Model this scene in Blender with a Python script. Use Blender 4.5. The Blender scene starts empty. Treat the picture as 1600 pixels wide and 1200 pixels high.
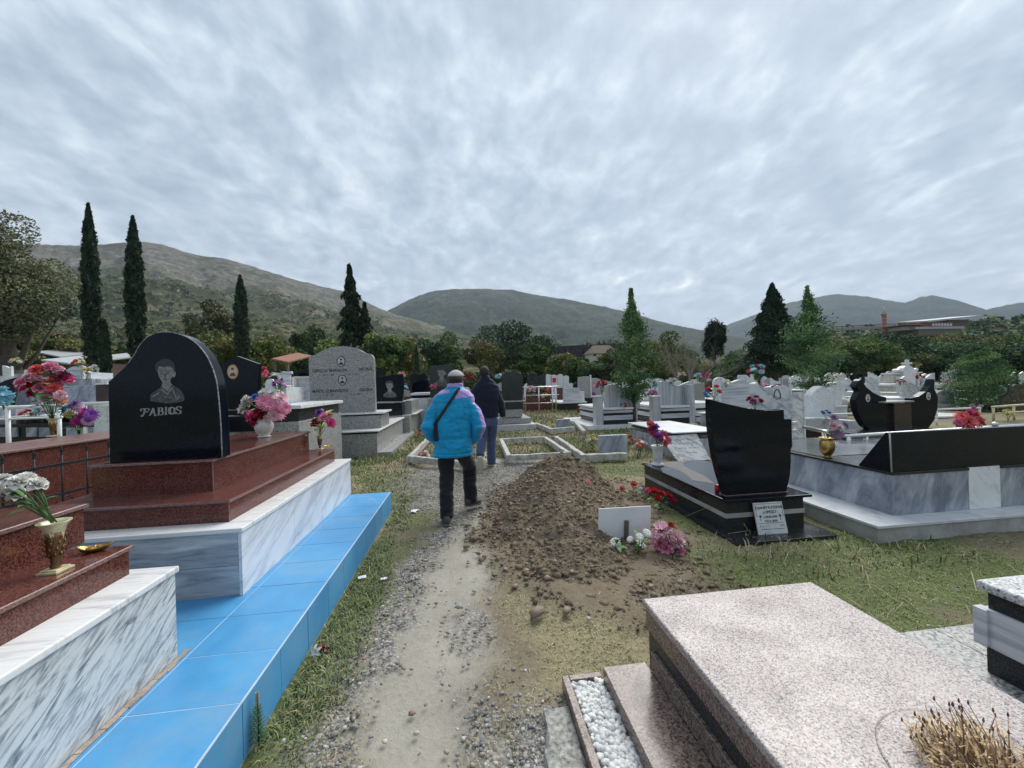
import bpy, bmesh, math, random
import numpy as np
from mathutils import Vector, Matrix, Euler
R = math.radians
random.seed(7); rng = np.random.default_rng(11)
C = bpy.context.scene.collection
sc = bpy.context.scene
# ---------------------------------------------------------------- camera
CH, FP, YAW, ROLL = 1.52, 600.0, R(6.84), R(1.7)
cam = bpy.data.objects.new('camera', bpy.data.cameras.new('camera'))
C.objects.link(cam); sc.camera = cam
cam.data.sensor_width = 36; cam.data.lens = 36*FP/1600
cam.data.clip_start = 0.05; cam.data.clip_end = 30000
cam.location = (0, 0, CH)
cam.rotation_mode = 'XYZ'
cam.matrix_world = Matrix.Translation((0, 0, CH)) @ Matrix.Rotation(-YAW, 4, 'Z') @ Matrix.Rotation(R(90), 4, 'X') @ Matrix.Rotation(-ROLL, 4, 'Z')
# ---------------------------------------------------------------- world: overcast altocumulus over a physical sky
w = bpy.data.worlds.new('World'); sc.world = w; w.use_nodes = True
nt = w.node_tree; nt.nodes.clear()
def nn(t, typ, **k):
    n = t.nodes.new(typ)
    for a, b in k.items():
        if a.startswith('i_'): n.inputs[a[2:].replace('_', ' ')].default_value = b
        elif a.startswith('n_'): n.inputs[int(a[2:])].default_value = b
        else: setattr(n, a, b)
    return n
def lk(t, a, b): t.links.new(a, b)
def ramp(t, pts, fac=None, interp='LINEAR'):
    n = t.nodes.new('ShaderNodeValToRGB'); cr = n.color_ramp; cr.interpolation = interp
    while len(cr.elements) < len(pts): cr.elements.new(0.5)
    for e, (p, c) in zip(cr.elements, pts):
        e.position = p; e.color = (*c, 1) if len(c) == 3 else c
    if fac is not None: t.links.new(fac, n.inputs[0])
    return n
def mixc(t, fac, a, b, mode='MIX'):
    n = t.nodes.new('ShaderNodeMix'); n.data_type = 'RGBA'; n.blend_type = mode
    for idx, v in ((0, fac), (6, a), (7, b)):
        if hasattr(v, 'default_value') or hasattr(v, 'links'): t.links.new(v, n.inputs[idx])
        elif idx == 0: n.inputs[0].default_value = v
        else: n.inputs[idx].default_value = (*v, 1)
    return n.outputs[2]
def mathn(t, op, a, b=0.0, c=0.0):
    n = t.nodes.new('ShaderNodeMath'); n.operation = op
    for i, v in enumerate((a, b, c)):
        if hasattr(v, 'links'): t.links.new(v, n.inputs[i])
        else: n.inputs[i].default_value = v
    return n.outputs[0]
SUN_EL, SUN_AZ = R(48), R(38)      # azimuth clockwise from +Y
geo = nn(nt, 'ShaderNodeNewGeometry'); sep = nn(nt, 'ShaderNodeSeparateXYZ')
tc = nn(nt, 'ShaderNodeTexCoord'); lk(nt, tc.outputs['Generated'], sep.inputs[0])
den = mathn(nt, 'ADD', mathn(nt, 'MAXIMUM', sep.outputs[2], 0.0), 0.27)
cx = mathn(nt, 'DIVIDE', sep.outputs[0], den); cyy = mathn(nt, 'DIVIDE', sep.outputs[1], den)
cmb = nn(nt, 'ShaderNodeCombineXYZ'); lk(nt, cx, cmb.inputs[0]); lk(nt, cyy, cmb.inputs[1])
mp = nn(nt, 'ShaderNodeMapping'); mp.inputs['Rotation'].default_value = (0, 0, R(-22)); mp.inputs['Scale'].default_value = (1.95, 1.45, 1)
lk(nt, cmb.outputs[0], mp.inputs[0])
n1 = nn(nt, 'ShaderNodeTexNoise', i_Scale=4.2, i_Detail=5.0, i_Roughness=0.50, i_Distortion=0.45); lk(nt, mp.outputs[0], n1.inputs[0])
n2 = nn(nt, 'ShaderNodeTexNoise', i_Scale=0.85, i_Detail=4.0, i_Roughness=0.55); lk(nt, mp.outputs[0], n2.inputs[0])
n3 = nn(nt, 'ShaderNodeTexNoise', i_Scale=12.0, i_Detail=4.0, i_Roughness=0.55, i_Distortion=0.1); lk(nt, mp.outputs[0], n3.inputs[0])
cs = mathn(nt, 'MULTIPLY_ADD', n1.outputs[0], 0.72, mathn(nt, 'MULTIPLY_ADD', n2.outputs[0], 0.45, mathn(nt, 'MULTIPLY_ADD', n3.outputs[0], 0.36, -0.27)))
cr_ = ramp(nt, [(0.26, (.215, .266, .325)), (0.42, (.270, .326, .388)), (0.52, (.318, .374, .434)), (0.60, (.366, .422, .475)), (0.70, (.445, .496, .540)), (0.82, (.66, .69, .71))], cs)
sky = nn(nt, 'ShaderNodeTexSky', sky_type='NISHITA', sun_disc=False, sun_elevation=SUN_EL, sun_rotation=SUN_AZ)
bg1 = nn(nt, 'ShaderNodeBackground'); lk(nt, sky.outputs[0], bg1.inputs[0]); bg1.inputs[1].default_value = 0.05
bg2 = nn(nt, 'ShaderNodeBackground'); lk(nt, cr_.outputs[0], bg2.inputs[0]); bg2.inputs[1].default_value = 0.73
# thick cloud covers nearly all of the blue sky behind it
cov = ramp(nt, [(0.30, (.86,)*3), (0.55, (.96,)*3)], cs)
mxs = nn(nt, 'ShaderNodeMixShader'); lk(nt, cov.outputs[0], mxs.inputs[0]); lk(nt, bg1.outputs[0], mxs.inputs[1]); lk(nt, bg2.outputs[0], mxs.inputs[2])
wo = nn(nt, 'ShaderNodeOutputWorld'); lk(nt, mxs.outputs[0], wo.inputs[0])
# ---------------------------------------------------------------- sun behind cloud
sl = bpy.data.lights.new('sun', 'SUN'); sl.energy = 1.5; sl.angle = R(45); sl.color = (1, .965, .91)
so = bpy.data.objects.new('sun', sl); C.objects.link(so)
sd = Vector((math.sin(SUN_AZ)*math.cos(SUN_EL), math.cos(SUN_AZ)*math.cos(SUN_EL), math.sin(SUN_EL)))
so.rotation_euler = (-sd).to_track_quat('-Z', 'Y').to_euler()
sc.view_settings.view_transform = 'Standard'; sc.view_settings.look = 'None'; sc.view_settings.exposure = 1.42; sc.view_settings.gamma = 1
sc.view_settings.use_curve_mapping = False
# ---------------------------------------------------------------- survey helpers: photo sight lines to real positions
def ray(px, py):
    u = (px-800)/FP; v = (600-py)/FP; c, s = math.cos(ROLL), math.sin(ROLL)
    x = u*c+v*s; z = -u*s+v*c; a, b = math.cos(YAW), math.sin(YAW)
    return Vector((x*a+b, -x*b+a, z))
def G(px, py, z=0.0):
    r = ray(px, py); t = (z-CH)/r.z; return Vector((r.x*t, r.y*t, z))
def V(px, py, Y):
    r = ray(px, py); t = Y/r.y; return Vector((r.x*t, Y, CH+r.z*t))
# ---------------------------------------------------------------- numpy noise
_tab = np.random.default_rng(3).random((256, 256))
def vn(x, y):
    x = np.asarray(x, float); y = np.asarray(y, float)
    xi = np.floor(x).astype(int); yi = np.floor(y).astype(int); fx = x-xi; fy = y-yi
    fx = fx*fx*(3-2*fx); fy = fy*fy*(3-2*fy)
    g = lambda i, j: _tab[i & 255, j & 255]
    return (g(xi, yi)*(1-fx)+g(xi+1, yi)*fx)*(1-fy)+(g(xi, yi+1)*(1-fx)+g(xi+1, yi+1)*fx)*fy
def fbm(x, y, o=4):
    s = 0; a = .5; t = 0
    for k in range(o):
        s = s+a*vn(x*2**k+17*k, y*2**k+31*k); t += a; a *= .5
    return s/t
def ss(a, b, x):
    t = np.clip((np.asarray(x, float)-a)/(b-a), 0, 1); return t*t*(3-2*t)
# ---------------------------------------------------------------- mesh helpers
def np_mesh(name, verts, faces_per, mats, matidx=None, smooth=False):
    """verts (N,3); faces_per (M,k) index array"""
    me = bpy.data.meshes.new(name); verts = np.asarray(verts, np.float32); f = np.asarray(faces_per, np.int32); k = f.shape[1]
    me.vertices.add(len(verts)); me.vertices.foreach_set('co', verts.ravel())
    me.loops.add(f.size); me.loops.foreach_set('vertex_index', f.ravel())
    me.polygons.add(len(f)); me.polygons.foreach_set('loop_start', np.arange(0, f.size, k, dtype=np.int32))
    me.polygons.foreach_set('loop_total', np.full(len(f), k, np.int32))
    for m in mats: me.materials.append(m)
    if matidx is not None: me.polygons.foreach_set('material_index', np.asarray(matidx, np.int32))
    if smooth: me.polygons.foreach_set('use_smooth', np.ones(len(f), bool))
    me.update(calc_edges=True); me.validate(); return me
class MB:
    def __init__(s): s.v = []; s.f = []; s.m = []; s.sm = []
    def add(s, vs, fs, m=0, sm=False):
        o = len(s.v); s.v += [Vector(p) for p in vs]
        for f in fs: s.f.append([i+o for i in f]); s.m.append(m); s.sm.append(sm)
        return s
    def box(s, x0, x1, y0, y1, z0, z1, m=0):
        return s.add([(x0,y0,z0),(x1,y0,z0),(x1,y1,z0),(x0,y1,z0),(x0,y0,z1),(x1,y0,z1),(x1,y1,z1),(x0,y1,z1)],
              [(0,3,2,1),(4,5,6,7),(0,1,5,4),(1,2,6,5),(2,3,7,6),(3,0,4,7)], m)
    def prism(s, pts, y0, y1, m=0, mf=None):
        """outline pts in (x,z) counter-clockwise seen from -Y, extruded y0..y1"""
        n = len(pts); a = sum(pts[i][0]*pts[(i+1) % n][1]-pts[(i+1) % n][0]*pts[i][1] for i in range(n))
        if a < 0: pts = pts[::-1]
        vs = [(x, y0, z) for x, z in pts]+[(x, y1, z) for x, z in pts]
        s.add(vs, [list(range(n)), list(range(2*n-1, n-1, -1))], m if mf is None else mf)
        o = len(s.v)-2*n
        for i in range(n):
            j = (i+1) % n; s.f.append([o+i, o+n+i, o+n+j, o+j]); s.m.append(m); s.sm.append(False)
        return s
    def prismz(s, pts, z0, z1, m=0):
        n = len(pts); a = sum(pts[i][0]*pts[(i+1) % n][1]-pts[(i+1) % n][0]*pts[i][1] for i in range(n))
        if a < 0: pts = pts[::-1]
        s.add([(x, y, z0) for x, y in pts]+[(x, y, z1) for x, y in pts], [list(range(n-1, -1, -1)), list(range(n, 2*n))]+[[i, (i+1) % n, n+(i+1) % n, n+i] for i in range(n)], m)
        return s
    def loft(s, rings, m=0, cap=True, sm=True):
        n = len(rings[0]); vs = [p for r in rings for p in r]; fs = []
        for k in range(len(rings)-1):
            for i in range(n):
                j = (i+1) % n; fs.append([k*n+i, k*n+j, (k+1)*n+j, (k+1)*n+i])
        if cap: fs.append(list(range(n-1, -1, -1))); fs.append([len(vs)-n+i for i in range(n)])
        return s.add(vs, fs, m, sm)
    def lathe(s, prof, c=(0,0,0), n=20, m=0):
        rings = [[(c[0]+r*math.cos(2*math.pi*i/n), c[1]+r*math.sin(2*math.pi*i/n), c[2]+z) for i in range(n)] for r, z in prof]
        return s.loft(rings, m, True, True)
    def tube(s, pts, r, n=8, m=0, r1=None):
        pts = [Vector(p) for p in pts]; rs = r if isinstance(r, (list, tuple)) else [r+((r1 if r1 is not None else r)-r)*k/(len(pts)-1) for k in range(len(pts))]
        rings = []; up = None
        for k, p in enumerate(pts):
            d = (pts[min(k+1, len(pts)-1)]-pts[max(k-1, 0)]); d = d.normalized() if d.length > 1e-9 else Vector((0,0,1))
            if up is None: up = Vector((0,0,1)) if abs(d.z) < .9 else Vector((1,0,0))
            a = d.cross(up).normalized(); b = a.cross(d); up = b
            rings.append([p+(a*math.cos(t)+b*math.sin(t))*rs[k] for t in [2*math.pi*i/n for i in range(n)]])
        return s.loft(rings, m)
    def build(s, name, mats, parent=None, bevel=0, world=True, seg=2, smooth=None):
        me = bpy.data.meshes.new(name); off = Vector((0,0,0))
        if parent is not None and world:
            q = parent; 
            while q is not None: off = off+q.location; q = q.parent
        me.from_pydata([tuple(v-off) for v in s.v], [], s.f)
        if not isinstance(mats, (list, tuple)): mats = [mats]
        for m in mats: me.materials.append(m)
        me.polygons.foreach_set('material_index', s.m)
        me.polygons.foreach_set('use_smooth', s.sm if smooth is None else [smooth]*len(s.f))
        me.update(); o = bpy.data.objects.new(name, me); C.objects.link(o)
        if parent is not None: o.parent = parent
        if bevel:
            b = o.modifiers.new('bevel', 'BEVEL'); b.width = bevel; b.segments = seg; b.limit_method = 'ANGLE'; b.angle_limit = R(35)
        return o
def tag(o, label=None, cat=None, group=None, kind=None):
    for k, v in (('label', label), ('category', cat), ('group', group), ('kind', kind)):
        if v: o[k] = v
    return o
def thing(name, label, cat, loc=(0,0,0), rz=0, group=None):
    o = bpy.data.objects.new(name, None); C.objects.link(o); o.location = Vector(loc); o.rotation_euler = (0,0,rz); o.empty_display_size = .1
    return tag(o, label, cat, group)
def put(name, me, parent=None, loc=(0,0,0), rot=(0,0,0), scale=(1,1,1)):
    o = bpy.data.objects.new(name, me); C.objects.link(o); o.parent = parent
    o.location = loc; o.rotation_euler = rot; o.scale = scale if hasattr(scale, '__len__') else (scale,)*3
    return o
def copy_tree(o, parent=None):
    c = o.copy(); C.objects.link(c); c.parent = parent
    for ch in list(o.children): copy_tree(ch, c)
    return c
# ---------------------------------------------------------------- materials
def newmat(name):
    m = bpy.data.materials.new(name); m.use_nodes = True; t = m.node_tree
    return m, t, t.nodes['Principled BSDF'], nn(t, 'ShaderNodeTexCoord')
def setp(b, rough=.5, metal=0, spec=.5, coat=0):
    b.inputs['Roughness'].default_value = rough; b.inputs['Metallic'].default_value = metal
    b.inputs['Specular IOR Level'].default_value = spec; b.inputs['Coat Weight'].default_value = coat
def bump(t, b, h, strength=.3, dist=.01):
    n = nn(t, 'ShaderNodeBump', i_Strength=strength, i_Distance=dist); lk(t, h, n.inputs['Height']); lk(t, n.outputs[0], b.inputs['Normal'])
def noise(t, co, scale, detail=4, rough=.55, dist=0, out=0):
    n = nn(t, 'ShaderNodeTexNoise', i_Scale=scale, i_Detail=detail, i_Roughness=rough, i_Distortion=dist); lk(t, co, n.inputs[0]); return n.outputs[out]
def plain(name, col, rough=.5, metal=0, var=.15, scale=8, bmp=0, spec=.5, sub=0):
    m, t, b, tc = newmat(name); setp(b, rough, metal, spec)
    n = noise(t, tc.outputs['Object'], scale, 5)
    r = ramp(t, [(.3, tuple(c*(1-var) for c in col)), (.7, tuple(min(1, c*(1+var)) for c in col))], n); lk(t, r.outputs[0], b.inputs['Base Color'])
    rr = nn(t, 'ShaderNodeMapRange'); lk(t, n, rr.inputs[0]); rr.inputs[3].default_value = max(0.02, rough-.07); rr.inputs[4].default_value = min(1, rough+.12); lk(t, rr.outputs[0], b.inputs['Roughness'])
    if bmp: bump(t, b, noise(t, tc.outputs['Object'], scale*6, 4), bmp)
    return m
def granite(name, cols, scale=160, rough=.18, dirt=(.25,.22,.18), dirtamt=.25, spec=.5, big=0.0):
    m, t, b, tc = newmat(name); setp(b, rough, 0, spec)
    vo = nn(t, 'ShaderNodeTexVoronoi', i_Scale=scale); lk(t, tc.outputs['Object'], vo.inputs[0])
    s = nn(t, 'ShaderNodeSeparateColor'); lk(t, vo.outputs['Color'], s.inputs[0])
    n = noise(t, tc.outputs['Object'], scale*.5, 5, .7)
    f = mathn(t, 'MULTIPLY_ADD', s.outputs[0], .6, mathn(t, 'MULTIPLY', n, .4))
    if big: f = mathn(t, 'ADD', f, mathn(t, 'MULTIPLY_ADD', noise(t, tc.outputs['Object'], 9, 4), big, -big*.5))
    k = len(cols); r = ramp(t, [(.18+.62*i/(k-1), c) for i, c in enumerate(cols)], f)
    d = ramp(t, [(.5, (0,)*3), (.78, (dirtamt,)*3)], noise(t, tc.outputs['Object'], 3.1, 6, .6))
    c = mixc(t, d.outputs[0], r.outputs[0], dirt); lk(t, c, b.inputs['Base Color'])
    rr = nn(t, 'ShaderNodeMapRange'); lk(t, noise(t, tc.outputs['Object'], 5, 5), rr.inputs[0]); rr.inputs[1].default_value = .3; rr.inputs[2].default_value = .75
    rr.inputs[3].default_value = max(.02, rough*.7); rr.inputs[4].default_value = min(1, rough*1.6+.06); lk(t, rr.outputs[0], b.inputs['Roughness'])
    return m
def marble(name, base, vein, rot=(0,0,0), scale=(1,1,1), freq=6, dist=1.5, rough=.3, lo=.35, hi=.7, tile=None, dirtamt=.25):
    """veined or banded marble; bands run across the mapped X axis; tile=(w,h,axis) adds slab joints"""
    m, t, b, tc = newmat(name); setp(b, rough)
    mpn = nn(t, 'ShaderNodeMapping', vector_type='TEXTURE'); mpn.inputs['Rotation'].default_value = rot; mpn.inputs['Scale'].default_value = tuple(1/q for q in scale)
    lk(t, tc.outputs['Object'], mpn.inputs[0])
    n = noise(t, mpn.outputs[0], freq, 6, .58, dist); n2 = noise(t, mpn.outputs[0], freq*3.7, 5, .6, dist*.6)
    f = mathn(t, 'MULTIPLY_ADD', n, .72, mathn(t, 'MULTIPLY', n2, .28))
    mid = tuple(.5*(a+c) for a, c in zip(base, vein))
    r = ramp(t, [(lo, vein), ((lo+hi)/2-.03, mid), (hi-.08, base), (1, tuple(min(1, x*1.12) for x in base))], f)
    d = ramp(t, [(.52, (0,)*3), (.75, (dirtamt,)*3)], noise(t, tc.outputs['Object'], 2.3, 7, .65))
    c = mixc(t, d.outputs[0], r.outputs[0], (.30, .29, .24)); lk(t, c, b.inputs['Base Color'])
    rr = nn(t, 'ShaderNodeMapRange'); lk(t, n2, rr.inputs[0]); rr.inputs[3].default_value = rough*.6; rr.inputs[4].default_value = rough*1.5; lk(t, rr.outputs[0], b.inputs['Roughness'])
    return m
M = {}
M['red_granite'] = granite('red_granite', [(.018,.006,.005), (.075,.020,.015), (.13,.040,.030), (.20,.075,.06)], 210, .13, (.16,.11,.09), .22, big=.25)
M['red_edge'] = granite('red_granite_edge', [(.09,.04,.035), (.20,.11,.10), (.30,.19,.175)], 230, .3)
M['black'] = granite('black_granite', [(.002,.004,.008), (.003,.006,.011), (.008,.012,.019)], 260, .06, (.02,.025,.03), .10, spec=.22)
M['black_dull'] = granite('black_granite_worn', [(.012,.013,.014), (.022,.024,.026), (.05,.053,.055)], 220, .16, (.07,.07,.07), .15, spec=.25)
M['blackgreen'] = granite('black_green_granite', [(.008,.013,.013), (.014,.021,.021), (.03,.04,.04)], 200, .16, (.06,.07,.06), .2)
M['brown_stone'] = granite('brown_polished_granite', [(.015,.010,.009), (.04,.028,.025), (.07,.05,.045)], 190, .12, (.12,.10,.08), .2, big=.2)
M['pink_granite'] = granite('pink_granite', [(.03,.03,.04), (.17,.16,.17), (.36,.275,.25), (.42,.355,.325), (.47,.445,.43)], 230, .32, (.33,.28,.24), .3)
M['pink_dark'] = granite('pink_granite_dark', [(.02,.018,.018), (.11,.075,.065), (.21,.145,.12), (.27,.21,.18)], 150, .2, (.2,.16,.13), .3)  # darker, coarser tone of the pink granite for band, plinth, step and rim
M['grey_granite'] = granite('grey_granite', [(.05,.05,.052), (.24,.24,.235), (.34,.34,.33), (.46,.46,.44)], 95, .3, (.26,.25,.21), .25)
M['lt_granite'] = granite('pale_grey_granite', [(.10,.10,.10), (.42,.42,.42), (.56,.56,.55), (.68,.68,.67)], 120, .4, (.35,.33,.28), .3)
M['marble_band'] = marble('banded_marble', (.62,.64,.66), (.22,.25,.30), (0,0,0), (.7,.7,6), 2.2, .8, .28)
M['marble_side'] = marble('diagonal_streaked_marble', (.62,.64,.63), (.15,.17,.19), (R(33),0,0), (1.5,1.3,8), 3.2, 2.4, .3, .36, .60)
M['marble_side2'] = marble('soft_streaked_marble', (.72,.74,.77), (.42,.46,.53), (R(22),0,0), (1.2,.7,4), 1.9, 1.3, .3, .34, .6)
M['marble_cap'] = marble('white_marble_cap', (.74,.74,.73), (.45,.45,.47), (0,0,0), (.9,7,2), 2.2, .7, .25, .3, .55)
M['marble_white'] = marble('white_marble', (.62,.63,.63), (.42,.44,.47), (.3,.5,.9), (2,2,4), 1.6, 1.6, .35, .3, .58)
M['marble_grey'] = marble('grey_cloudy_marble', (.50,.53,.58), (.17,.19,.245), (R(14),R(20),0), (3.4,3.4,.8), 1.25, .9, .22, .38, .72)
M['marble_patch'] = marble('repair_marble', (.75,.76,.76), (.42,.44,.48), (.3,R(50),0), (1,1,4), 2.4, 1.8, .3, .3, .55)
M['marble_vert'] = marble('vertical_striped_marble', (.50,.52,.54), (.23,.25,.28), (0,0,0), (9,1,.35), 1.6, .4, .3, .36, .62)
M['marble_horiz'] = marble('horizontal_striped_marble', (.60,.61,.64), (.32,.34,.40), (0,0,0), (.5,.5,9), 1.6, .4, .3, .36, .62)
M['marble_mottle'] = marble('mottled_marble', (.62,.63,.62), (.27,.28,.30), (0,R(40),0), (1.2,1,3.4), 2.6, 1.6, .4, .38, .60)
M['marble_rough'] = marble('rough_hewn_marble', (.66,.68,.69), (.36,.39,.42), (0,R(30),0), (2,2,2), 4, 2.2, .6, .3, .58)
M['cream_stone'] = plain('cream_stone', (.50,.47,.40), .6, var=.2, scale=6, bmp=.2)
M['concrete'] = plain('rough_concrete', (.34,.34,.32), .85, var=.3, scale=5, bmp=.6)
M['conc_white'] = plain('whitewashed_concrete', (.42,.41,.37), .85, var=.45, scale=9, bmp=.9)
M['steel'] = plain('stainless_steel', (.60,.60,.59), .22, 1.0, var=.06)
M['white_paint'] = plain('white_painted_metal', (.74,.74,.73), .35, 0, var=.05)
M['iron'] = plain('black_wrought_iron', (.014,.014,.016), .42, .3, var=.3, bmp=.2, scale=30)
M['brass'] = plain('brass', (.50,.34,.12), .30, 1.0, var=.3, scale=14, bmp=.2)
M['old_brass'] = plain('tarnished_brass', (.20,.115,.055), .38, .9, var=.4, scale=20, bmp=.4)
M['pale_brass'] = plain('pale_brass', (.62,.56,.36), .38, .5, var=.25, scale=20)
M['ceramic'] = plain('white_glazed_ceramic', (.66,.63,.58), .2, 0, var=.08)
M['greenleaf'] = plain('silk_leaf', (.07,.22,.05), .55, var=.35, scale=12)
M['paleleaf'] = plain('pale_silk_leaf', (.36,.42,.13), .55, var=.25, scale=12)
M['stem'] = plain('plastic_stem', (.05,.13,.04), .5, var=.2)
M['wood'] = plain('weathered_wood', (.12,.105,.09), .8, var=.35, scale=20, bmp=.5)
M['whiteboard'] = plain('white_board', (.74,.75,.78), .55, var=.06, scale=5)
M['red_plastic'] = plain('red_plastic', (.42,.02,.02), .3, var=.1)
M['ink'] = plain('engraved_letter_paint', (.03,.03,.03), .6)
M['etch'] = plain('etched_grey', (.21,.21,.20), .75, var=.5, scale=60); M['etch_text'] = plain('etched_letter_grey', (.26,.26,.25), .75, var=.35, scale=60)
M['etch_dark'] = plain('etched_dark_grey', (.035,.035,.036), .6, var=.5, scale=60)
M['etch_mid'] = plain('etched_mid_grey', (.062,.064,.062), .65, var=.6, scale=50)
def tilemat():
    m, t, b, tc = newmat('blue_glazed_tile'); setp(b, .28, 0, .5)
    n = noise(t, tc.outputs['Object'], 2.2, 6, .6); n2 = noise(t, tc.outputs['Object'], 40, 4)
    r = ramp(t, [(.3, (.055,.25,.50)), (.55, (.075,.31,.58)), (.75, (.12,.36,.61))], n)
    d = ramp(t, [(.50, (0,)*3), (.72, (.42,)*3)], noise(t, tc.outputs['Object'], 3.3, 9, .72)); c = mixc(t, d.outputs[0], r.outputs[0], (.24,.33,.40)); d2 = ramp(t, [(.66, (0,)*3), (.70, (.6,)*3)], noise(t, tc.outputs['Object'], 22, 6, .7)); c = mixc(t, d2.outputs[0], c, (.30,.30,.27))
    lk(t, c, b.inputs['Base Color']); bump(t, b, n2, .05)
    rr = nn(t, 'ShaderNodeMapRange'); lk(t, n, rr.inputs[0]); rr.inputs[3].default_value = .22; rr.inputs[4].default_value = .6; lk(t, rr.outputs[0], b.inputs['Roughness'])
    return m
M['tile'] = tilemat()
M['grout'] = plain('pale_grout', (.40,.52,.64), .8, var=.15)
M['mortar'] = plain('bare_mortar', (.40,.31,.24), .9, var=.3, scale=30, bmp=.6)
PET = {'red': (.50,.015,.02), 'crimson': (.36,.008,.05), 'pink': (.78,.30,.44), 'hotpink': (.72,.10,.26), 'palepink': (.80,.50,.55), 'white': (.72,.71,.66),
       'purple': (.26,.07,.38), 'lilac': (.46,.30,.48), 'blue': (.05,.22,.60), 'ltblue': (.32,.60,.70), 'orange': (.78,.12,.02), 'yellow': (.70,.60,.22),
       'coral': (.70,.13,.13), 'maroon': (.13,.008,.03), 'peach': (.72,.38,.26), 'teal': (.05,.35,.42), 'magenta': (.42,.03,.22)}
def petal(c):
    k = 'petal_'+c
    if k not in M: M[k] = plain(k+'_silk', PET[c], .7, var=.28, scale=14)
    return M[k]
# ================================================================ ground
def T(x, y):
    x = np.asarray(x, float); y = np.asarray(y, float)
    s = -x-7.0; s = np.where(s > 0, s*s/(s+4), 0); s = np.minimum(s, 45+0*s)
    return .115*s*ss(2, 12, y)+ .006*np.clip(y-16, 0, 120)
def Tf(x, y): return float(T(x, y))
pathpx = [(640,1300),(645,1190),(655,1080),(680,960),(715,885),(745,835),(775,790),(800,755),(790,728),(770,716),(755,706)]
pathw = np.array([[*G(a, b)[:2]] for a, b in pathpx])
def dpoly(x, y, P):
    d = np.full(np.shape(x), 1e9)
    for a, b in zip(P[:-1], P[1:]):
        ab = b-a; t = np.clip(((x-a[0])*ab[0]+(y-a[1])*ab[1])/(ab@ab), 0, 1)
        d = np.minimum(d, np.hypot(x-a[0]-t*ab[0], y-a[1]-t*ab[1]))
    return d
moundP = np.array([[1.30, 5.35], [1.15, 4.55], [1.05, 3.75]])
def masks(x, y):
    n = fbm(x*1.7, y*1.7, 4); n2 = fbm(x*5+9, y*5, 3); nb = fbm(x*.6+5, y*.6+2, 3)
    dp = dpoly(x, y, pathw)
    path = 1-ss(.16, .42, dp+(n-.5)*.4+(n2-.5)*.2)
    xs_ = x-np.interp(y, pathw[::1, 1], pathw[::1, 0]); grav = (1-ss(.26, .62, dp+(n2-.5)*.5+.30*(xs_ > .1)*ss(1.6, 2.2, y)))*ss(.10, .36, dp+(n2-.5)*.3)*.9
    pr = (1-ss(.0, .25, np.abs(x-.37)-.16))*(1-ss(1.65, 2.0, y+(n-.5)*.5))   # pebbles beside the pink tomb
    pr2 = (1-ss(.10, .2, np.hypot(x-G(735,975).x, (y-G(735,975).y)*.6)+(n2-.5)*.1))
    grav = np.maximum(np.maximum(grav, pr), pr2*.45); grav = np.maximum(grav, (1-ss(7.0, 7.9, np.abs(y-6.2)*2+4.6))*(1-ss(1.2, 1.7, np.abs(x-.1)))*.8)
    path = path*(1-pr)
    soil = 1-ss(.70, 1.15, dpoly(x, y, moundP)+(n-.5)*.7); soil = np.maximum(soil, .85*(1-ss(.35, .85, np.hypot((x-1.25)*.9, y-2.7)+(n-.5)*.8)))
    grass = ss(.38, .6, n*.6+nb*.5)*.8+.2
    grass = np.maximum(grass, 1-ss(.09, .22, x+.93+(n-.5)*.2))*(1-soil*.72)*(1-np.clip(path*1.1, 0, 1))*(1-.8*grav)
    dry = ss(.42, .6, fbm(x*.9+40, y*.9+8, 4))
    dry = np.maximum(dry, (1-ss(.1,.5,np.abs(x-.62)-.1))*(y < 3)*.8)
    return path, grav, soil, grass, dry
def axis(lo, hi, step, far_, g=1.16):
    a = list(np.arange(lo, hi, step)); s = step; x = hi
    while x < far_: a.append(x); s *= g; x += s
    a.append(far_); s = step; x = lo-step; b = []
    while x > -far_: b.append(x); s *= g; x -= s
    b.append(-far_); return np.array(b[::-1]+a)
def ground():
    X = axis(-2.2, 5.2, .045, 9000.); Y = axis(.3, 9.5, .05, 9000.)
    gx, gy = np.meshgrid(X, Y); z = T(gx, gy)
    near = (1-ss(9, 14, np.abs(gx-1)))*(1-ss(14, 20, gy))
    pa, gr, so_, gs, dr = masks(gx, gy)
    z = z+near*((fbm(gx*2.3, gy*2.3, 4)-.5)*.05+(fbm(gx*14, gy*14, 2)-.5)*.018*(1-pa*.6)-.02*pa+.02*so_)-.012*near
    far_ = np.clip((np.hypot(gx, gy)-60)/400, 0, 1); z = z-far_*2.0
    nx, ny = len(X), len(Y); v = np.stack([gx, gy, z], -1).reshape(-1, 3)
    i = np.arange(nx-1)[None, :]+np.arange(ny-1)[:, None]*nx; f = np.stack([i, i+1, i+1+nx, i+nx], -1).reshape(-1, 4)
    me = np_mesh('ground', v, f, [ground_mat()], smooth=True)
    for nm, a in (('w_path', pa), ('w_grav', gr), ('w_soil', so_), ('w_grass', gs), ('w_dry', dr)):
        at = me.attributes.new(nm, 'FLOAT', 'POINT'); at.data.foreach_set('value', a.ravel().astype(np.float32))
    tag(put('ground', me), kind='structure')
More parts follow.
